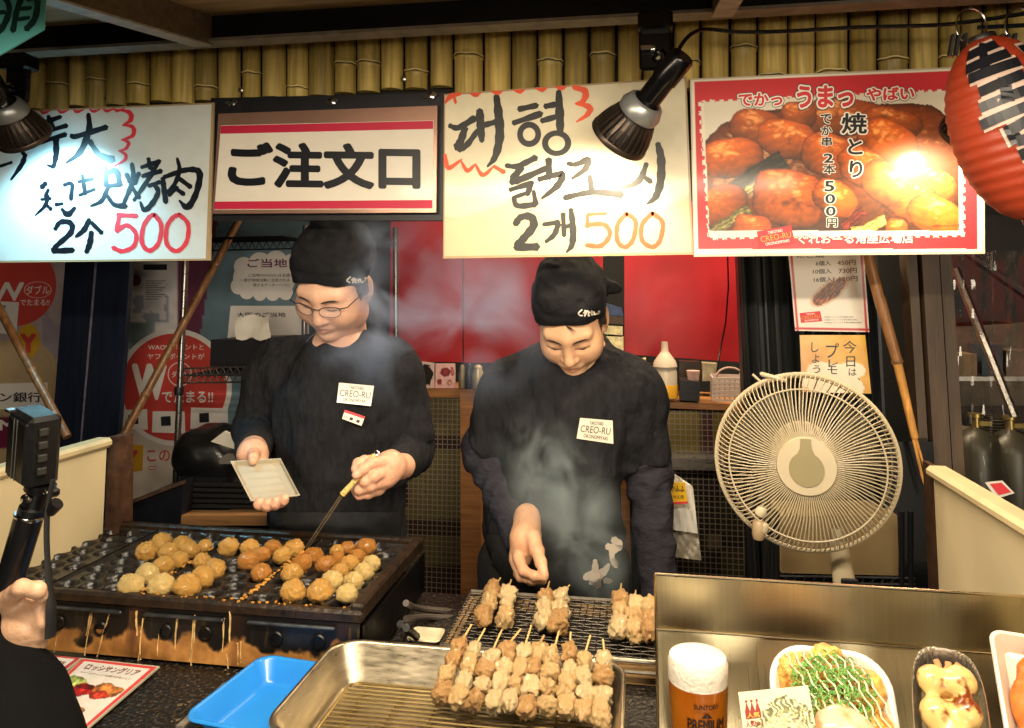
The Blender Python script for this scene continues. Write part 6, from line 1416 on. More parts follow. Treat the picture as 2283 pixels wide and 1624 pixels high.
def hand_mesh(chains, lumps, res=.0018, k=.006, nails=()):
    chains = [[(q, r*.93) for q, r in c] for c in chains]; lumps = [[(q, r*.95) for q, r in c] for c in lumps]
    al = [q for c in chains+lumps for q in c]; lo = np.min([np.array(q[0])-q[1] for q in al],0)-.008; hi = np.max([np.array(q[0])+q[1] for q in al],0)+.008
    def f(p):
        d = None
        for c in lumps:
            e = chain(p, c, .02); d = e if d is None else smin(d, e, .016)
        for c in chains:
            e = chain(p, c); d = e if d is None else smin(d, e, k)
            for q in c[1:-1]: d = smin(d, np.linalg.norm(p-q[0],axis=1)-q[1]*1.06, .003)      # knuckles
        for q, r in nails: d = smax(d, -ell(p, q, r), .001)
        return d+.0006*fbm(p*120,2,4)
    return surfnet(f, lo, hi, res), f
def H(conv, L): return [(np.array(PY(*conv(x,y), Y)), r) for x,y,Y,r in L]
def ridge(p, sc, s): return 1-np.abs(fbm(p*np.array(sc), 2, s))*2
def person(label, head_o, R, J, wd, jaw, hat, skin, tint, tee_len):
    """J: joints as world points; returns the person Empty and helper tracers"""
    o = np.array(head_o); t = thing('person', Vector((J['hip'][0], J['hip'][1], 0)), label, 'person')
    loc = lambda p: (p-o)@R
    nb = J['neck']
    def fhead(p):
        l = loc(p); d = head_sdf(l, wd, jaw, J.get('smile',0.))
        a = o+R@np.array([0,.022,-.055]); return smin(d, caps(p, a, nb, .052, .060), .03)
    c = o; V, F = surfnet(fhead, c-np.array([.115,.15,.19]), c+np.array([.115,.15,.17]), .0021)
    Cc = skincol(loc(V), skin, tint); parts = [(V, F, Cc)]
    for key in ('handA','handB'):
        if key in J:
            (hv, hf), _ = J[key]; n = fbm(hv*40,3,3)[:,None]; n2 = fbm(hv*120,2,9)[:,None]
            parts.append((hv, hf, np.array(skin)*np.array([1.0,.93,.90])*(1+.09*n+.05*n2)))
    # neck, chest and arms under the clothes close the figure
    A, B = J['armA'], J['armB']
    def fcore(p):
        d = smin(ell(p, J['chest'], (.15,.09,.17)), ell(p, J['hip'], (.13,.09,.17)), .1); d = smin(d, caps(p, nb, J['chest'], .055,.08), .05)
        for a in (A, B): d = smin(d, caps(p,a[0],a[1],.04,.034), .03); d = smin(d, caps(p,a[1],a[2],.034,.026), .02)
        return d
    al = np.array([nb, J['hip'], *A[:3], *B[:3]]); V, F = surfnet(fcore, al.min(0)-.2, al.max(0)+.2, .014); parts.append((V, F, np.tile(np.array(skin), (len(V),1))))
    V, F, Cc = joinmesh(parts); body = mkobj('body', V, F.tolist(), SKIN, t, True, cols=Cc)
    # undershirt sleeves
    fsl = None
    for a in (A, B):
        def fs1(p, a=a):
            e = smin(caps(p,a[0],a[1],.056,.050), caps(p,a[1],a[2],.052,.041), .035); nrm = (a[2]-a[1])/np.linalg.norm(a[2]-a[1])
            e = smax(e, (p-(a[2]+nrm*.012))@nrm, .006)
            h = np.clip(((p-a[1])@nrm)/np.linalg.norm(a[2]-a[1]),-1.2,1.2)
            return e + .0038*np.sin(h*26+5*fbm(p*9,2,3)+3*fbm(p*np.array([14,14,5]),1,8))*np.exp(-((h-.25)/.55)**2) + .003*fbm(p*24,2,6)
        al = np.array(a[:3]); V, F = surfnet(fs1, al.min(0)-.09, al.max(0)+.09, .0058); mkobj('sleeve', V, F.tolist(), J.get('slv', KNIT), t, True)
    ax = J.get('lean', 0)
    def ftee(p):
        d = smin(ell(p, J['chest'], J['rch']), ell(p, J['belly'], J['rbe']), .10); d = smin(d, ell(p, J['hip'], J['rhi']), .10)
        d = smin(d, caps(p, A[0], B[0], .060, .060), .05); d = smin(d, smin(caps(p, nb+np.array([0,.015,-.022]), A[0], .056, .058), caps(p, nb+np.array([0,.015,-.022]), B[0], .056, .058), .02), .04)
        for a in (A, B):
            e = a[0]+(a[1]-a[0])*tee_len; nrm = (a[1]-a[0])/np.linalg.norm(a[1]-a[0]); q = caps(p, a[0], a[1], .063, .063); q = smax(q, (p-e)@nrm, .006); d = smin(d, q, .05)
        f = .013*ridge(p,(9,9,2.6),4)+.009*ridge(p,(6,6,9),14)
        d = d + .006 - np.maximum(f,-.002)*.8
        ck = caps(p, nb+np.array([0,.015,-.03]), o+R@np.array([0,.03,-.07]), .060, .066); d = d - .003*np.exp(-((ck-.006)/.006)**2)
        d = smax(d, -ck, .004); return smax(d, -caps(p, *J['throat']), .006) + .0022*fbm(p*26,2,2)
    al = np.array([nb, J['hip']-np.array([0,0,.12]), A[0], B[0], A[1], B[1]]); lo, hi = al.min(0)-np.array([.12,.16,.10]), al.max(0)+np.array([.12,.16,.06])
    V, F = surfnet(ftee, lo, hi, .0068); tee = mkobj('t_shirt', V, F.tolist(), TEE, t, True)
    # collar band
    # legs
    def fleg(p):
        d = None
        for s in (-1,1):
            k = J['hip']+np.array([s*.09,.02,-.06]); kn = np.array([k[0]+s*.01, k[1]-.01, .50]); an = np.array([k[0]+s*.02, k[1]+.03, .10]); e = smin(caps(p,k,kn,.095,.065), caps(p,kn,an,.065,.048), .04); d = e if d is None else smin(d, e, .03)
        return d
    V, F = surfnet(fleg, (J['hip'][0]-.26,J['hip'][1]-.2,.05), (J['hip'][0]+.26,J['hip'][1]+.2,J['hip'][2]+.08), .016); mkobj('trousers', V, F.tolist(), TROU, t, True)
    for s in (-1,1):
        m2 = MB(); x, y = J['hip'][0]+s*.11, J['hip'][1]+.0; rows = []
        for i, (yy, w, hgt) in enumerate(((.07,.018,.05),(.06,.034,.075),(.0,.040,.085),(-.08,.046,.06),(-.15,.042,.04),(-.175,.02,.025))): rows.append([Vector((x+w*math.cos(a), y+yy, .012+max(0,hgt*math.sin(a)) )) for a in np.linspace(0,2*math.pi,15)])
        m2.grid(rows); m2.build('shoe', BLK, t)
    # bandana
    def fhat(p):
        l = loc(p); q = (l-np.array(hat['c']))/np.array(hat['r']); e = hat.get('e',2.5)
        d = ((np.abs(q)**e).sum(1)**(1/e)-1)*min(hat['r'])
        d = smin(d, ell(l,(0,.012,.033),(.081*wd,.100,.088)), .02)
        b0 = np.array([0,-.09,hat['zf']]); bn = np.array([0,-(hat['zb']-hat['zf'])/.19*-1,-1.]); bn = np.array([0,(hat['zb']-hat['zf'])/.19,-1.]); bn /= np.linalg.norm(bn)
        cut = (l-b0)@bn - .010*(np.abs(l[:,0])/.08)**2*hat.get('side',1) ; d = smax(d, cut, .006)
        if 'tail' in hat:
            a, b = hat['tail']; d = smin(d, ell(l, (np.array(a)+np.array(b))/2, (abs(b[0]-a[0])/2+.012,.014,.020)), .02)
        return d + .0026*ridge(l,(26,18,46),3)*-1 + .002 + .0025*fbm(l*22,2,7)
    V, F = surfnet(fhat, c-np.array([.16,.17,.12]), c+np.array([.16,.19,.23]), .0034); hb = mkobj('bandana', V, F.tolist(), HATM, t, True)
    # brows and lashes follow the skin
    def sy(x, z):
        ys = np.linspace(-.125,-.03,120); d = head_sdf(np.stack([np.full_like(ys,x), ys, np.full_like(ys,z)],1), wd, jaw); i = np.argmax(d < 0); return ys[i]
    def place_l(x, z, off): q = o+R@np.array([x, sy(x,z)-off, z]); return Vector(q)
    for s in (-1,1):
        m2 = MB(); pts = [(.012,.0165,.0012),(.020,.019,.0030),(.030,.0215,.0032),(.041,.0215,.0026),(.051,.0175,.0010)]
        m2.tube([place_l(s*x*wd, z, -.0004) for x,z,r in pts], [r for *_, r in pts], 8, flat=1.); m2.build('eyebrow', HAIRM, t)
        m2 = MB(); pts = [(.0145,-.0040),(.020,-.0076),(.027,-.0098),(.034,-.0100),(.041,-.0080),(.048,-.0030)]
        m2.tube([place_l(s*x*wd, z, .0003) for x,z in pts], [.0007,.0011,.0012,.0013,.0013,.0008], 6); m2.build('eyelash', HAIRM, t)
    J['_'] = (t, ftee, fhat, body, tee, hb, loc, place_l, fsl); return t
def W3(u, v, Y): return np.array(tuple(PY(u, v, Y)))
def bandana_text(t, fhat, hb, quad_pts):
    pl = Plane(tracer(fhat), (0,-1,0)); mb = MB()
    for s in quad_pts: stroke(mb, pl, s, 3.2, lift=.0016)
    mb.build('bandana_lettering', THREAD, hb, smooth=False)
def badge(t, ftee, TL, TR, BR, BL, tee):
    tr = tracer(ftee); A, B, C = tr(*TL), tr(*TR), tr(*BL); n = (B-A).cross(C-A).normalized(); n = n if n.dot(EYE-A) > 0 else -n
    mid = tr((TL[0]+BR[0])/2, (TL[1]+BR[1])/2); off = max(.002, (mid-A).dot(n)+.002); A2, B2, C2 = A+n*off, B+n*off, C+n*off
    return plane3(A2, B2, C2)
BADGE = M('badge_white', 'd8cfbd', .35, var=.05, coat=.3)
# ---------------------------------------------------------------- left cook (glasses, white tray, pick)
zh1, zh3, zh2 = zc(1280,1750,4.64), zc(880,1700,4.9216), zc(1950,2050,5.4133)
hr = hand_mesh([H(zh1,[(1060,310,1.612,.0150),(840,360,1.588,.0130),(690,460,1.572,.0115),(570,555,1.563,.0098)]), H(zh1,[(930,300,1.632,.015),(720,310,1.602,.0128),(600,360,1.588,.0122),(556,450,1.574,.0105)]),
    H(zh1,[(1085,500,1.612,.0150),(890,590,1.585,.0132),(730,680,1.578,.0118),(650,720,1.600,.010)]), H(zh1,[(1050,670,1.615,.0148),(840,760,1.588,.0130),(630,825,1.585,.0118),(545,825,1.608,.010)]), H(zh1,[(985,830,1.625,.0135),(790,895,1.600,.0120),(630,925,1.596,.0105),(570,905,1.612,.009)])],
    [H(zh1,[(1420,400,1.700,.030),(1230,420,1.645,.031)]), H(zh1,[(1210,390,1.635,.029),(1090,560,1.628,.028),(900,760,1.632,.022)]), H(zh1,[(1180,300,1.630,.022),(960,330,1.628,.016)])], nails=[(np.array(PY(*zh1(575,425),1.562)),(.0055,.003,.006))])
hl = hand_mesh([H(zh3,[(760,1180,1.512,.013),(700,1400,1.468,.012),(690,1405,1.452,.0105),(700,1370,1.449,.009)]), H(zh3,[(860,1200,1.510,.013),(850,1425,1.468,.0125),(850,1425,1.450,.011),(860,1380,1.447,.0095)]), H(zh3,[(960,1180,1.510,.013),(1000,1400,1.466,.012),(1010,1390,1.449,.0105),(1020,1350,1.446,.009)]), H(zh3,[(1050,1130,1.512,.012),(1140,1345,1.466,.011),(1170,1325,1.450,.010),(1190,1290,1.447,.0085)]),
    H(zh3,[(600,380,1.600,.016),(585,450,1.565,.013),(580,510,1.540,.0115),(575,560,1.532,.010)])],
    [H(zh3,[(580,240,1.660,.033),(565,430,1.600,.033),(600,640,1.596,.028),(780,1000,1.548,.023),(900,1180,1.515,.018)])], nails=[(np.array(PY(*zh3(580,545),1.531)),(.005,.003,.005))])
J1 = dict(slv=TEE, smile=.0042, throat=(W3(759,718,1.81), W3(752,722,1.60), .060, .066), neck=W3(766,752,1.86), chest=W3(748,890,1.83), belly=W3(750,1040,1.82), hip=W3(752,1190,1.83), rch=(.160,.112,.165), rbe=(.158,.112,.19), rhi=(.160,.112,.17),
    armA=[W3(622,826,1.84), W3(570,955,1.86), W3(566,1000,1.635)], armB=[W3(880,834,1.84), W3(916,1005,1.86), W3(876,1048,1.69)], handA=hl, handB=hr, collar=W3(757,748,1.80), cn=np.array([.10,-.35,.93])/np.linalg.norm([.10,-.35,.93]))
p1 = person('cook in glasses and black bandana holding a white tray and a pick, left', PY(746,636,1.765), rotm(-8,36,8), J1, 1.05, 1.12, dict(c=(0,.022,.066), r=(.0885,.104,.088), e=2.9, zf=.062, zb=-.02), (.68,.40,.27), .15, .92)
t, ftee, fhat, body, tee, hb, loc, pl1, fsl = J1['_']
q = lambda x, y: zc(1100,1000,4.06)(x,y)
bandana_text(t, fhat, hb, [[q(1145,368),q(1085,425),q(1130,462)], [q(1185,385),q(1178,470)], [q(1155,420),q(1205,395),q(1180,455)], [q(1205,400),q(1228,410),q(1215,455),q(1240,462)], [q(1268,400),q(1270,465)], [q(1250,430),q(1300,410),q(1300,455)], [q(1318,462),q(1345,440)], [q(1370,390),q(1395,395),q(1365,440),q(1385,455),q(1350,500)]])
# glasses
gm = MB(); LN_ = 30
def lens(s, z0=-.004):
    return [(s*(.0335+.0245*math.copysign(abs(math.cos(a))**.75,math.cos(a))), z0+.0150*math.copysign(abs(math.sin(a))**.85,math.sin(a))) for a in np.linspace(0,2*math.pi,LN_,endpoint=False)]
oo, RR = np.array(PY(746,636,1.765)), rotm(-8,36,8)
g3 = lambda x, y, z: Vector(oo+RR@np.array([x,y,z]))
gy = lambda x: -.104+.010*(abs(x)/.05)**2
for s in (-1,1):
    L = lens(s); gm.tube([g3(x,gy(x),z) for x,z in L], [.0013 if z > .002 else .0007 for x,z in L], 6, closed=True)
    gm.tube([g3(s*.057,gy(.057),.004), g3(s*.074,-.085,.006), g3(s*.084,-.04,.006), g3(s*.086,.01,.004)], [.0014,.0013,.0011,.0010], 6)
gm.tube([g3(-.011,gy(.01),.003), g3(0,-.107,.006), g3(.011,gy(.01),.003)], .0013, 6); gl_ = gm.build('glasses', MIC, t)
m2 = MB()
for s in (-1,1): L = lens(s); m2.add([g3(x,gy(x),z) for x,z in L], [tuple(range(LN_))])
LENS = M('lens_glass','ffffff',.02,var=0,alpha=.10,spec=.7); m2.build('lenses', LENS, gl_, smooth=False)
# apron, badge, name tag
def apron(t, J, zt, w, fn, vt, vb, uL, uR, Yoff=.0):
    tr = tracer(fn); rows = []
    for i in range(16):
        v = vt+(vb-vt)*i/15; r = []
        for j in range(25): u = uL(v)+(uR(v)-uL(v))*j/24; p = tr(u, v); r.append(p+Vector((0,-.006-.004*abs(math.sin(j*.8+i*.12)),0)))
        rows.append(r)
    mb = MB(); mb.grid(rows); return mb.build('apron', APR, t)
apron(t, J1, 0, 0, ftee, 1140, 1235, lambda v: 606-.05*(v-1140), lambda v: 896)
pl = badge(t, ftee, (756,854), (834,861), (827,906), (751,898), tee); logo(pl, (756,854), (834,861), (827,906), (751,898), t, BADGE, M('badge_ink','2a2420',.5), M('badge_ink'), .0015, .002)
pl = badge(t, ftee, (769,914), (814,929), (806,950), (763,934), tee); m2 = MB(); m2.slab([pl(763,934,.004),pl(806,950,.004),pl(814,929,.004),pl(769,914,.004)], .002); ng = m2.build('name_tag', BADGE, t, smooth=False)
m2 = MB(); rect(m2, pl, [(767.5,919.5),(812.3,934.5),(814,929),(769,914)], .0046); m2.build('tag_stripe', RD, ng, smooth=False)
m2 = MB(); rect(m2, pl, [(781,930),(788,932.5),(785.5,938.5),(778.5,936)], .0046); rect(m2, pl, [(796,935.5),(803,938),(800.5,944),(793.5,941.5)], .0046); text(m2, pl, 'なまえ', ((768,926),(778,929.5),(766,931)), 0, .0046); m2.build('tag_lettering', M('badge_ink'), ng, smooth=False)
# the tray he holds and his pick: things of their own
ct_ = [(135,580,1.538),(1110,525,1.538),(1490,1245,1.452),(535,1360,1.452)]
C4 = [PY(*zh3(x,y),Y) for x,y,Y in ct_]; tr_ = thing('food_tray', C4[3], 'white ridged paper tray held out by the cook in glasses', 'food tray')
nn = (C4[1]-C4[0]).cross(C4[0]-C4[3]).normalized(); nn = nn if nn.dot(EYE-C4[0]) > 0 else -nn
bl = lambda a, b, h=0.: (C4[0]*(1-a)+C4[1]*a)*(1-b)+(C4[3]*(1-a)+C4[2]*a)*b+nn*h
rows = []
for i in range(41):
    b = i/40; r = []
    for j in range(33):
        a = j/32; e = min(a,1-a,b,1-b); h = .0 if e < .028 else (-.010*min(1,(e-.028)/.03)); h += .0016*(abs(math.sin(b*math.pi*5.5))) if e > .07 and a < .80 else 0; h += .0014 if e < .03 else 0; r.append(bl(a,b,h))
    rows.append(r)
m2 = MB(); m2.grid(rows); m2.build('tray_shell', M('paper_tray','aea28a',.5,var=.05,bump=.15), tr_, angle=25)
pk = thing('takoyaki_pick', PY(*zh1(300,930),1.55), 'double-pronged takoyaki pick with a stained yellow handle in the cook\'s fist', 'pick')
pe = PZ(684,1222,.962); h0_, h1_, h2_ = PY(*zh1(905,195),1.60), PY(*zh1(560,650),1.572), PY(*zh1(310,925),1.56)
m2 = MB(); m2.tube([h0_, h1_, h2_], [.006,.0062,.0066], 12); m2.build('handle', M('pick_handle','d0b468',.5,var=.3,scale=160,col2='4a3210',thr=.66), pk)
dv = (pe-h2_).normalized(); sd_ = dv.cross(Vector((0,1,0))).normalized()
for s in (-1,1):
    m2 = MB(); m2.tube([h2_+sd_*(.0022*s), h2_.lerp(pe,.5)+sd_*(.0026*s), pe+sd_*(.0022*s)], [.0019,.0017,.0009], 8); m2.build('prong', M('prong_steel','a09684',.3,.9,var=.3,scale=60), pk)
m2 = MB(); ux = (h0_-h1_).normalized(); m2.tube([h0_+ux*.006+ux*(.005*math.cos(a))+Vector((0,-.001,0))+sd_*(.005*math.sin(a)) for a in np.linspace(0,2*math.pi,14,endpoint=False)], .0018, 6, closed=True); m2.build('hanging_ring', CHROME, pk)
# ---------------------------------------------------------------- right cook (bent over the grill)
h2 = hand_mesh([H(zh2,[(500,800,1.640,.0145),(600,1070,1.615,.0118),(820,1180,1.598,.0100),(1045,1205,1.590,.0088)]), H(zh2,[(430,860,1.655,.014),(550,1190,1.632,.0120),(800,1275,1.612,.0102),(1015,1285,1.603,.009)]), H(zh2,[(420,840,1.678,.0125),(500,1140,1.660,.0112),(750,1285,1.640,.0098),(950,1300,1.628,.0086)]), H(zh2,[(430,820,1.700,.0115),(480,1070,1.690,.0098),(690,1215,1.670,.0088),(890,1260,1.655,.008)]),
    H(zh2,[(790,360,1.650,.020),(890,640,1.628,.0158),(975,900,1.608,.0128),(1035,1120,1.592,.0098)])],
    [H(zh2,[(680,-60,1.720,.032),(660,330,1.672,.034)]), H(zh2,[(620,420,1.668,.031),(530,740,1.665,.024)]), H(zh2,[(640,480,1.67,.026),(560,780,1.665,.018)])], k=.006, nails=[(np.array(PY(*zh2(1020,1020),1.585)),(.005,.003,.0065))])
h4 = hand_mesh([[(W3(1490,1400,1.72),.013),(W3(1504,1430,1.70),.011),(W3(1496,1450,1.68),.009)],[(W3(1500,1398,1.72),.013),(W3(1522,1425,1.70),.011),(W3(1516,1445,1.68),.009)],[(W3(1508,1396,1.73),.012),(W3(1534,1420,1.71),.010),(W3(1532,1440,1.69),.009)],[(W3(1514,1390,1.74),.011),(W3(1542,1412,1.73),.009),(W3(1544,1430,1.71),.008)],[(W3(1474,1390,1.74),.016),(W3(1474,1420,1.70),.012),(W3(1480,1440,1.68),.010)]], [[(W3(1470,1330,1.80),.03),(W3(1482,1395,1.74),.030)]], res=.004)
J2 = dict(throat=(W3(1288,778,1.82), W3(1280,782,1.60), .052, .056), neck=W3(1292,778,1.87), chest=W3(1268,905,1.86), belly=W3(1238,1070,1.84), hip=W3(1232,1215,1.83), rch=(.158,.108,.16), rbe=(.148,.106,.19), rhi=(.156,.106,.17),
    armA=[W3(1132,874,1.86), W3(1080,1005,1.87), W3(1166,1205,1.715)], armB=[W3(1408,872,1.86), W3(1446,1055,1.90), W3(1472,1345,1.80)], handA=h2, handB=h4, collar=W3(1288,772,1.80), cn=np.array([.06,-.40,.91])/np.linalg.norm([.06,-.40,.91]))
p2 = person('young cook in black bandana bent over the wire net with one hand reaching down', PY(1274,712,1.765), rotm(-2,43,-2), J2, .97, .97, dict(c=(0,.022,.060), r=(.084,.104,.088), e=2.5, zf=.062, zb=-.03, side=.4, tail=((.055,.06,.040),(.108,.070,.030))), (.70,.41,.24), .35, .86)
t, ftee, fhat, body, tee, hb, loc, pl2, fsl = J2['_']
q = lambda x, y: zc(2020,1180,5.076)(x,y)
bandana_text(t, fhat, hb, [[q(1380,205),q(1312,270),q(1340,318),q(1395,318)], [q(1440,215),q(1438,335)], [q(1405,270),q(1490,225),q(1455,300)], [q(1490,235),q(1520,250),q(1505,320),q(1535,320)], [q(1575,225),q(1578,310)], [q(1550,265),q(1620,250),q(1625,305)], [q(1645,300),q(1690,275)], [q(1705,240),q(1735,245),q(1700,290)]])
pl = badge(t, ftee, (1293,932), (1365,938), (1367,990), (1285,978), tee); logo(pl, (1293,932), (1365,938), (1367,990), (1285,978), t, BADGE, M('badge_ink'), M('badge_ink'), .0015, .002)
ap = apron(t, J2, 0, 0, ftee, 1190, 1345, lambda v: 1086-.02*(v-1190), lambda v: 1392)
tr = tracer(ftee); pl = Plane(tr, (0,-1,0)); qa = zc(1750,1000,1.203); mb = MB()
for s in ([(715,1440,18),(716,1480,34),(718,1515,40)],[(780,1460,14),(760,1490,34),(725,1520,44)],[(665,1525,26),(690,1515,44),(720,1520,44)],[(735,1590,8),(728,1560,34),(722,1525,44)],[(690,1550,20),(720,1535,40)],[(760,1535,30),(790,1545,24),(795,1575,18),(772,1600,14)]): stroke(mb, pl, s, 20, qa, lift=.014)
for s in ([(800,1340,30),(825,1370,44),(800,1395,36)],[(770,1375,30),(800,1385,40)],[(795,1400,30),(795,1430,24),(810,1460,30),(828,1478,10)]): stroke(mb, pl, s, 20, qa, lift=.014)
mb.build('apron_emblem', M('emblem_white','cdbfae',.6), ap, smooth=False)
m2 = MB()                                              # stray hair below his bandana
for i in range(5): m2.tube([pl2(.002+i*.002, .060-i*.001, .002), pl2(.010+i*.0022, .048, .001), pl2(.017+i*.002, .038+.001*i, .0005)], [.0006,.0005,.0002], 5)
m2.build('hair', HAIRM, t)
# ---------------------------------------------------------------- visitor at the left edge: arm, fist, camera on a stick
YV = .95; V3 = lambda u, v, Y=YV: np.array(tuple(PY(u, v, Y)))
hv = hand_mesh([[(V3(56,1368),.015),(V3(97,1384,.937),.0115),(V3(84,1400,.962),.010),(V3(60,1396,.975),.009)],[(V3(54,1395),.015),(V3(88,1413,.94),.011),(V3(74,1421,.965),.009),(V3(52,1416,.975),.009)],[(V3(52,1425),.014),(V3(82,1441,.942),.010),(V3(68,1444,.967),.008),(V3(48,1440,.975),.008)],[(V3(56,1345),.015),(V3(92,1352,.94),.0105),(V3(80,1362,.965),.010),(V3(56,1360,.975),.009)],[(V3(10,1340,.93),.014),(V3(48,1312,.917),.0118),(V3(82,1316,.918),.0108),(V3(93,1330,.928),.009)]],
    [[(V3(42,1345,.945),.022),(V3(60,1395,.943),.028),(V3(52,1455,.945),.022)],[(V3(50,1400,.95),.026),(V3(-20,1440,.93),.026)]], res=.0022, k=.010)
pv = thing('person', Vector((-1.02,.45,0)), 'visitor in a black sleeve gripping the camera stick at the left edge', 'person')
sh, hp = np.array([-1.02,.42,1.30]), np.array([-1.12,.40,.90]); el = V3(-260,1530,.92)
SLV = [(V3(-112,1296,.93),.056),(V3(-92,1402,.93),.056),(V3(-60,1490,.925),.060),(V3(6,1570,.915),.068),(V3(44,1690,.90),.060)]
def fcoat(p):
    d = smin(ell(p, (-1.12,.40,1.12), (.20,.13,.30)), ell(p, (-1.12,.40,.85), (.19,.13,.22)), .1)
    d = smin(d, caps(p, sh, el, .075, .062), .05); e = None
    for (a, ra), (b, rb_) in zip(SLV[:-1], SLV[1:]): q = caps(p, a, b, ra, rb_); e = q if e is None else smin(e, q, .03)
    e = smin(e, caps(p, el, SLV[1][0], .07, .062), .04); e = smin(e, caps(p, SLV[-1][0], np.array([-1.10,.42,.95]), .07, .12), .04)
    return smin(d, e, .03)+.005*ridge(p,(12,12,5),3)*-1+.004
(v_, f_), _ = hv; n = fbm(v_*40,3,3)[:,None]; parts = [(v_, f_, np.array([.62,.37,.23])*(1+.08*n))]
ho = np.array([-1.12,.37,1.56]); Rv = rotm(40,0,0)
Vh, Fh = surfnet(lambda p: smin(head_sdf((p-ho)@Rv), caps(p, ho+np.array([0,.03,-.06]), np.array([-1.12,.40,1.36]), .05, .06), .03), ho-np.array([.13,.15,.24]), ho+np.array([.13,.15,.14]), .005); parts.append((Vh, Fh, skincol((Vh-ho)@Rv, (.62,.37,.23), .1)))
wr = V3(20,1420,.945); Vc, Fc = surfnet(lambda p: smin(smin(caps(p, el, wr, .035, .025), caps(p, el, sh, .035, .04), .03), caps(p, sh, np.array([-1.12,.40,1.38]), .045, .055), .04), np.min([el,wr,sh,ho],0)-.09, np.max([el,wr,sh],0)+.12, .009); parts.append((Vc, Fc, np.tile([.62,.37,.23], (len(Vc),1))))
Vj, Fj, Cj = joinmesh(parts); mkobj('body', Vj, Fj.tolist(), SKIN, pv, True, cols=Cj)
Vc, Fc = surfnet(fcoat, (-1.36,.22,.62), (-.55,1.06,1.46), .009); mkobj('black_coat', Vc, Fc.tolist(), M('coat_black','070708',.85,spec=.15,var=.3,bump=.3,bscale=200), pv, True)
Vc, Fc = surfnet(lambda p: np.minimum(caps(p,(-1.04,.42,.82),(-1.03,.42,.10),.09,.05), caps(p,(-1.21,.42,.82),(-1.22,.42,.10),.09,.05)), (-1.36,.28,.04), (-.9,.56,.94), .016); mkobj('trousers', Vc, Fc.tolist(), TROU, pv, True)
Vc, Fc = surfnet(lambda p: smax(ell((p-ho)@Rv,(0,.015,.040),(.086,.104,.092)), ((p-ho)@Rv)[:,1]*-1-.055+((p-ho)@Rv)[:,2]*-.2, .01), ho-.16, ho+.16, .006); mkobj('hair', Vc, Fc.tolist(), HAIRM, pv, True)
for s in (-1.04,-1.22):
    m2 = MB(); rows = [[Vector((s+w*math.cos(a), .42+yy, .012+max(0,hg*math.sin(a)))) for a in np.linspace(0,2*math.pi,15)] for yy, w, hg in ((-.07,.02,.05),(0,.04,.085),(.09,.045,.06),(.17,.03,.03))]; m2.grid(rows); m2.build('shoe', BLK, pv)
# camera on its stick
cs = thing('camera_stick', PY(30,1420,YV), 'black boxy camera on a selfie stick with dangling wrist strap, far left', 'camera stick')
Rc = Matrix.Rotation(.16,3,'Y') @ Matrix.Rotation(-.45,3,'Z') @ Matrix.Rotation(.12,3,'X'); cc = PY(76,995,YV)
DEV = M('device_black','0b0b0d',.35,var=.3,scale=60,rvar=.1)
m2 = MB(); m2.box(cc, (.070,.042,.100), Rc, .006); m2.box(cc+Rc @ Vector((0,-.021,.0)), (.058,.006,.084), Rc, .003); bd = m2.build('camera_body', DEV, cs)
m2 = MB()
for x in (-.006,.004): m2.tube([cc+Rc @ Vector((x,-.0245,.042)), cc+Rc @ Vector((x,-.0245,-.042))], .0007, 5)
m2.build('body_groove', M('groove_grey','4a4844',.4), bd)
m2 = MB()
for i in range(4): m2.box(cc+Rc @ Vector((.037,-.004,.03-.018*i)), (.005,.012,.010), Rc, .001)
m2.build('side_buttons', M('button_grey','3a3836',.3,.5), bd)
m2 = MB(); m2.box(cc+Rc @ Vector((-.030,-.02,.047)), (.012,.012,.004), Rc, .001); m2.build('corner_plate', CHROME, bd)
mt = MB(); a0_, a1_ = PY(92,1078,YV), PY(70,1145,YV); mt.tube([a0_, a0_.lerp(a1_,.25), a0_.lerp(a1_,.3), a0_.lerp(a1_,.75), a0_.lerp(a1_,.8), a1_], [.020,.019,.013,.014,.018,.018], 16); mt.tube([PY(110,1140,YV-.01), PY(128,1122,YV-.01)], .009, 10); mt.box(PY(108,1095,YV), (.03,.02,.012), Rc, .003); mt.build('mount', DEV, cs)
m2 = MB(); m2.lathe([(.004,0),(.0075,.002),(.0075,.006),(.003,.008)], PY(63,1112,YV-.014), (0,-1,0), 14); m2.lathe([(.003,0),(.005,.003),(.002,.005)], PY(106,1098,YV-.012), (0,-1,0), 12); m2.build('screw_knob', CHROME, cs)
m2 = MB(); m2.tube([PY(66,1148,YV), PY(18,1310,YV), PY(-22,1450,YV)], [.0185,.0175,.0165], 20); m2.build('pole', M('pole_black','18181a',.25,.3,var=.2), cs)
m2 = MB(); m2.lathe([(.0188,-.0025),(.0195,0),(.0188,.0025)], PY(65,1150,YV), (PY(18,1310,YV)-PY(66,1148,YV)).normalized(), 24); m2.build('pole_ring', CHROME, cs)
m2 = MB(); m2.tube([tuple(p) for p in catmull([tuple(PY(u,v,YV-.015)) for u,v in ((118,1070),(107,1130),(104,1200),(108,1280),(114,1350),(112,1420))], 5)], [.0045]*6+[.005]*8+[.006]*6+[.009]*6, 8, flat=.5); m2.build('wrist_strap', M('strap_black','0c0c0c',.7), cs)
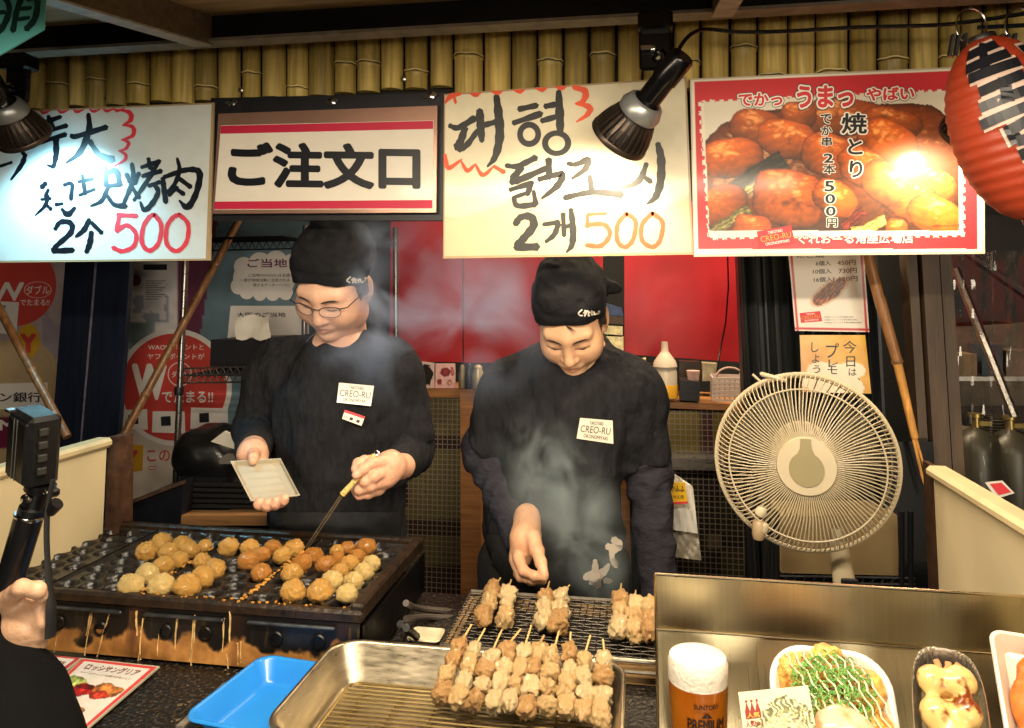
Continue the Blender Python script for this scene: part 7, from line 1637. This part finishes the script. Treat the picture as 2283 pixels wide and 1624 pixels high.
# ================================================================ smoke: two bounded wisps of even-coloured vapour with ragged density
def smoke(name, label, c, r, rotx, dens, sc, seed, col):
    V, F = surfnet(lambda p: ell(p,(0,0,0),(1,1,1)), (-1.1,)*3, (1.1,)*3, .1)
    m = bpy.data.materials.new('smoke'); m.use_nodes = True; nt = m.node_tree; N, L = nt.nodes, nt.links; N.remove(N['Principled BSDF'])
    pv_ = N.new('ShaderNodeVolumePrincipled'); pv_.inputs['Color'].default_value = (*col,1); pv_.inputs['Anisotropy'].default_value = .2
    tc = N.new('ShaderNodeTexCoord'); nz = N.new('ShaderNodeTexNoise'); nz.inputs['Scale'].default_value = sc; nz.inputs['Detail'].default_value = 2.6; nz.inputs['Distortion'].default_value = 1.1
    mp = N.new('ShaderNodeMapping'); mp.inputs['Location'].default_value = (seed,seed*2,0); mp.inputs['Scale'].default_value = tuple(10*x for x in r); L.new(tc.outputs['Object'], mp.inputs[0]); L.new(mp.outputs[0], nz.inputs['Vector'])
    mr = N.new('ShaderNodeMapRange'); mr.inputs[1].default_value = .42; mr.inputs[2].default_value = .72; L.new(nz.outputs['Fac'], mr.inputs[0])
    ln = N.new('ShaderNodeVectorMath'); ln.operation = 'LENGTH'; L.new(tc.outputs['Object'], ln.inputs[0])
    fr = N.new('ShaderNodeMapRange'); fr.interpolation_type = 'SMOOTHSTEP'; fr.inputs[1].default_value = .15; fr.inputs[2].default_value = 1.0; fr.inputs[3].default_value = 1; fr.inputs[4].default_value = 0; L.new(ln.outputs['Value'], fr.inputs[0])
    mu = N.new('ShaderNodeMath'); mu.operation = 'MULTIPLY'; L.new(mr.outputs[0], mu.inputs[0]); L.new(fr.outputs[0], mu.inputs[1])
    m3 = N.new('ShaderNodeMath'); m3.operation = 'MULTIPLY'; L.new(mu.outputs[0], m3.inputs[0]); m3.inputs[1].default_value = dens
    L.new(m3.outputs[0], pv_.inputs['Density']); L.new(pv_.outputs[0], N['Material Output'].inputs['Volume'])
    o = mkobj(name, V, F.tolist(), m, None, True, Vector(c), local=True); o.scale = r; o.rotation_euler = rotx; return tag(o, label, 'smoke', kind='stuff')
smoke('smoke', 'pale smoke rising from the grill across the right cook', PY(1262,1130,1.60), (.13,.08,.27), (0,-.46,0), 17., .9, 3., (.74,.90,.97))
smoke('smoke', 'thin bluish smoke drifting over the left cook and red panel', PY(930,680,1.72), (.42,.12,.27), (0,.1,0), 17., .6, 8., (.55,.70,1.0))
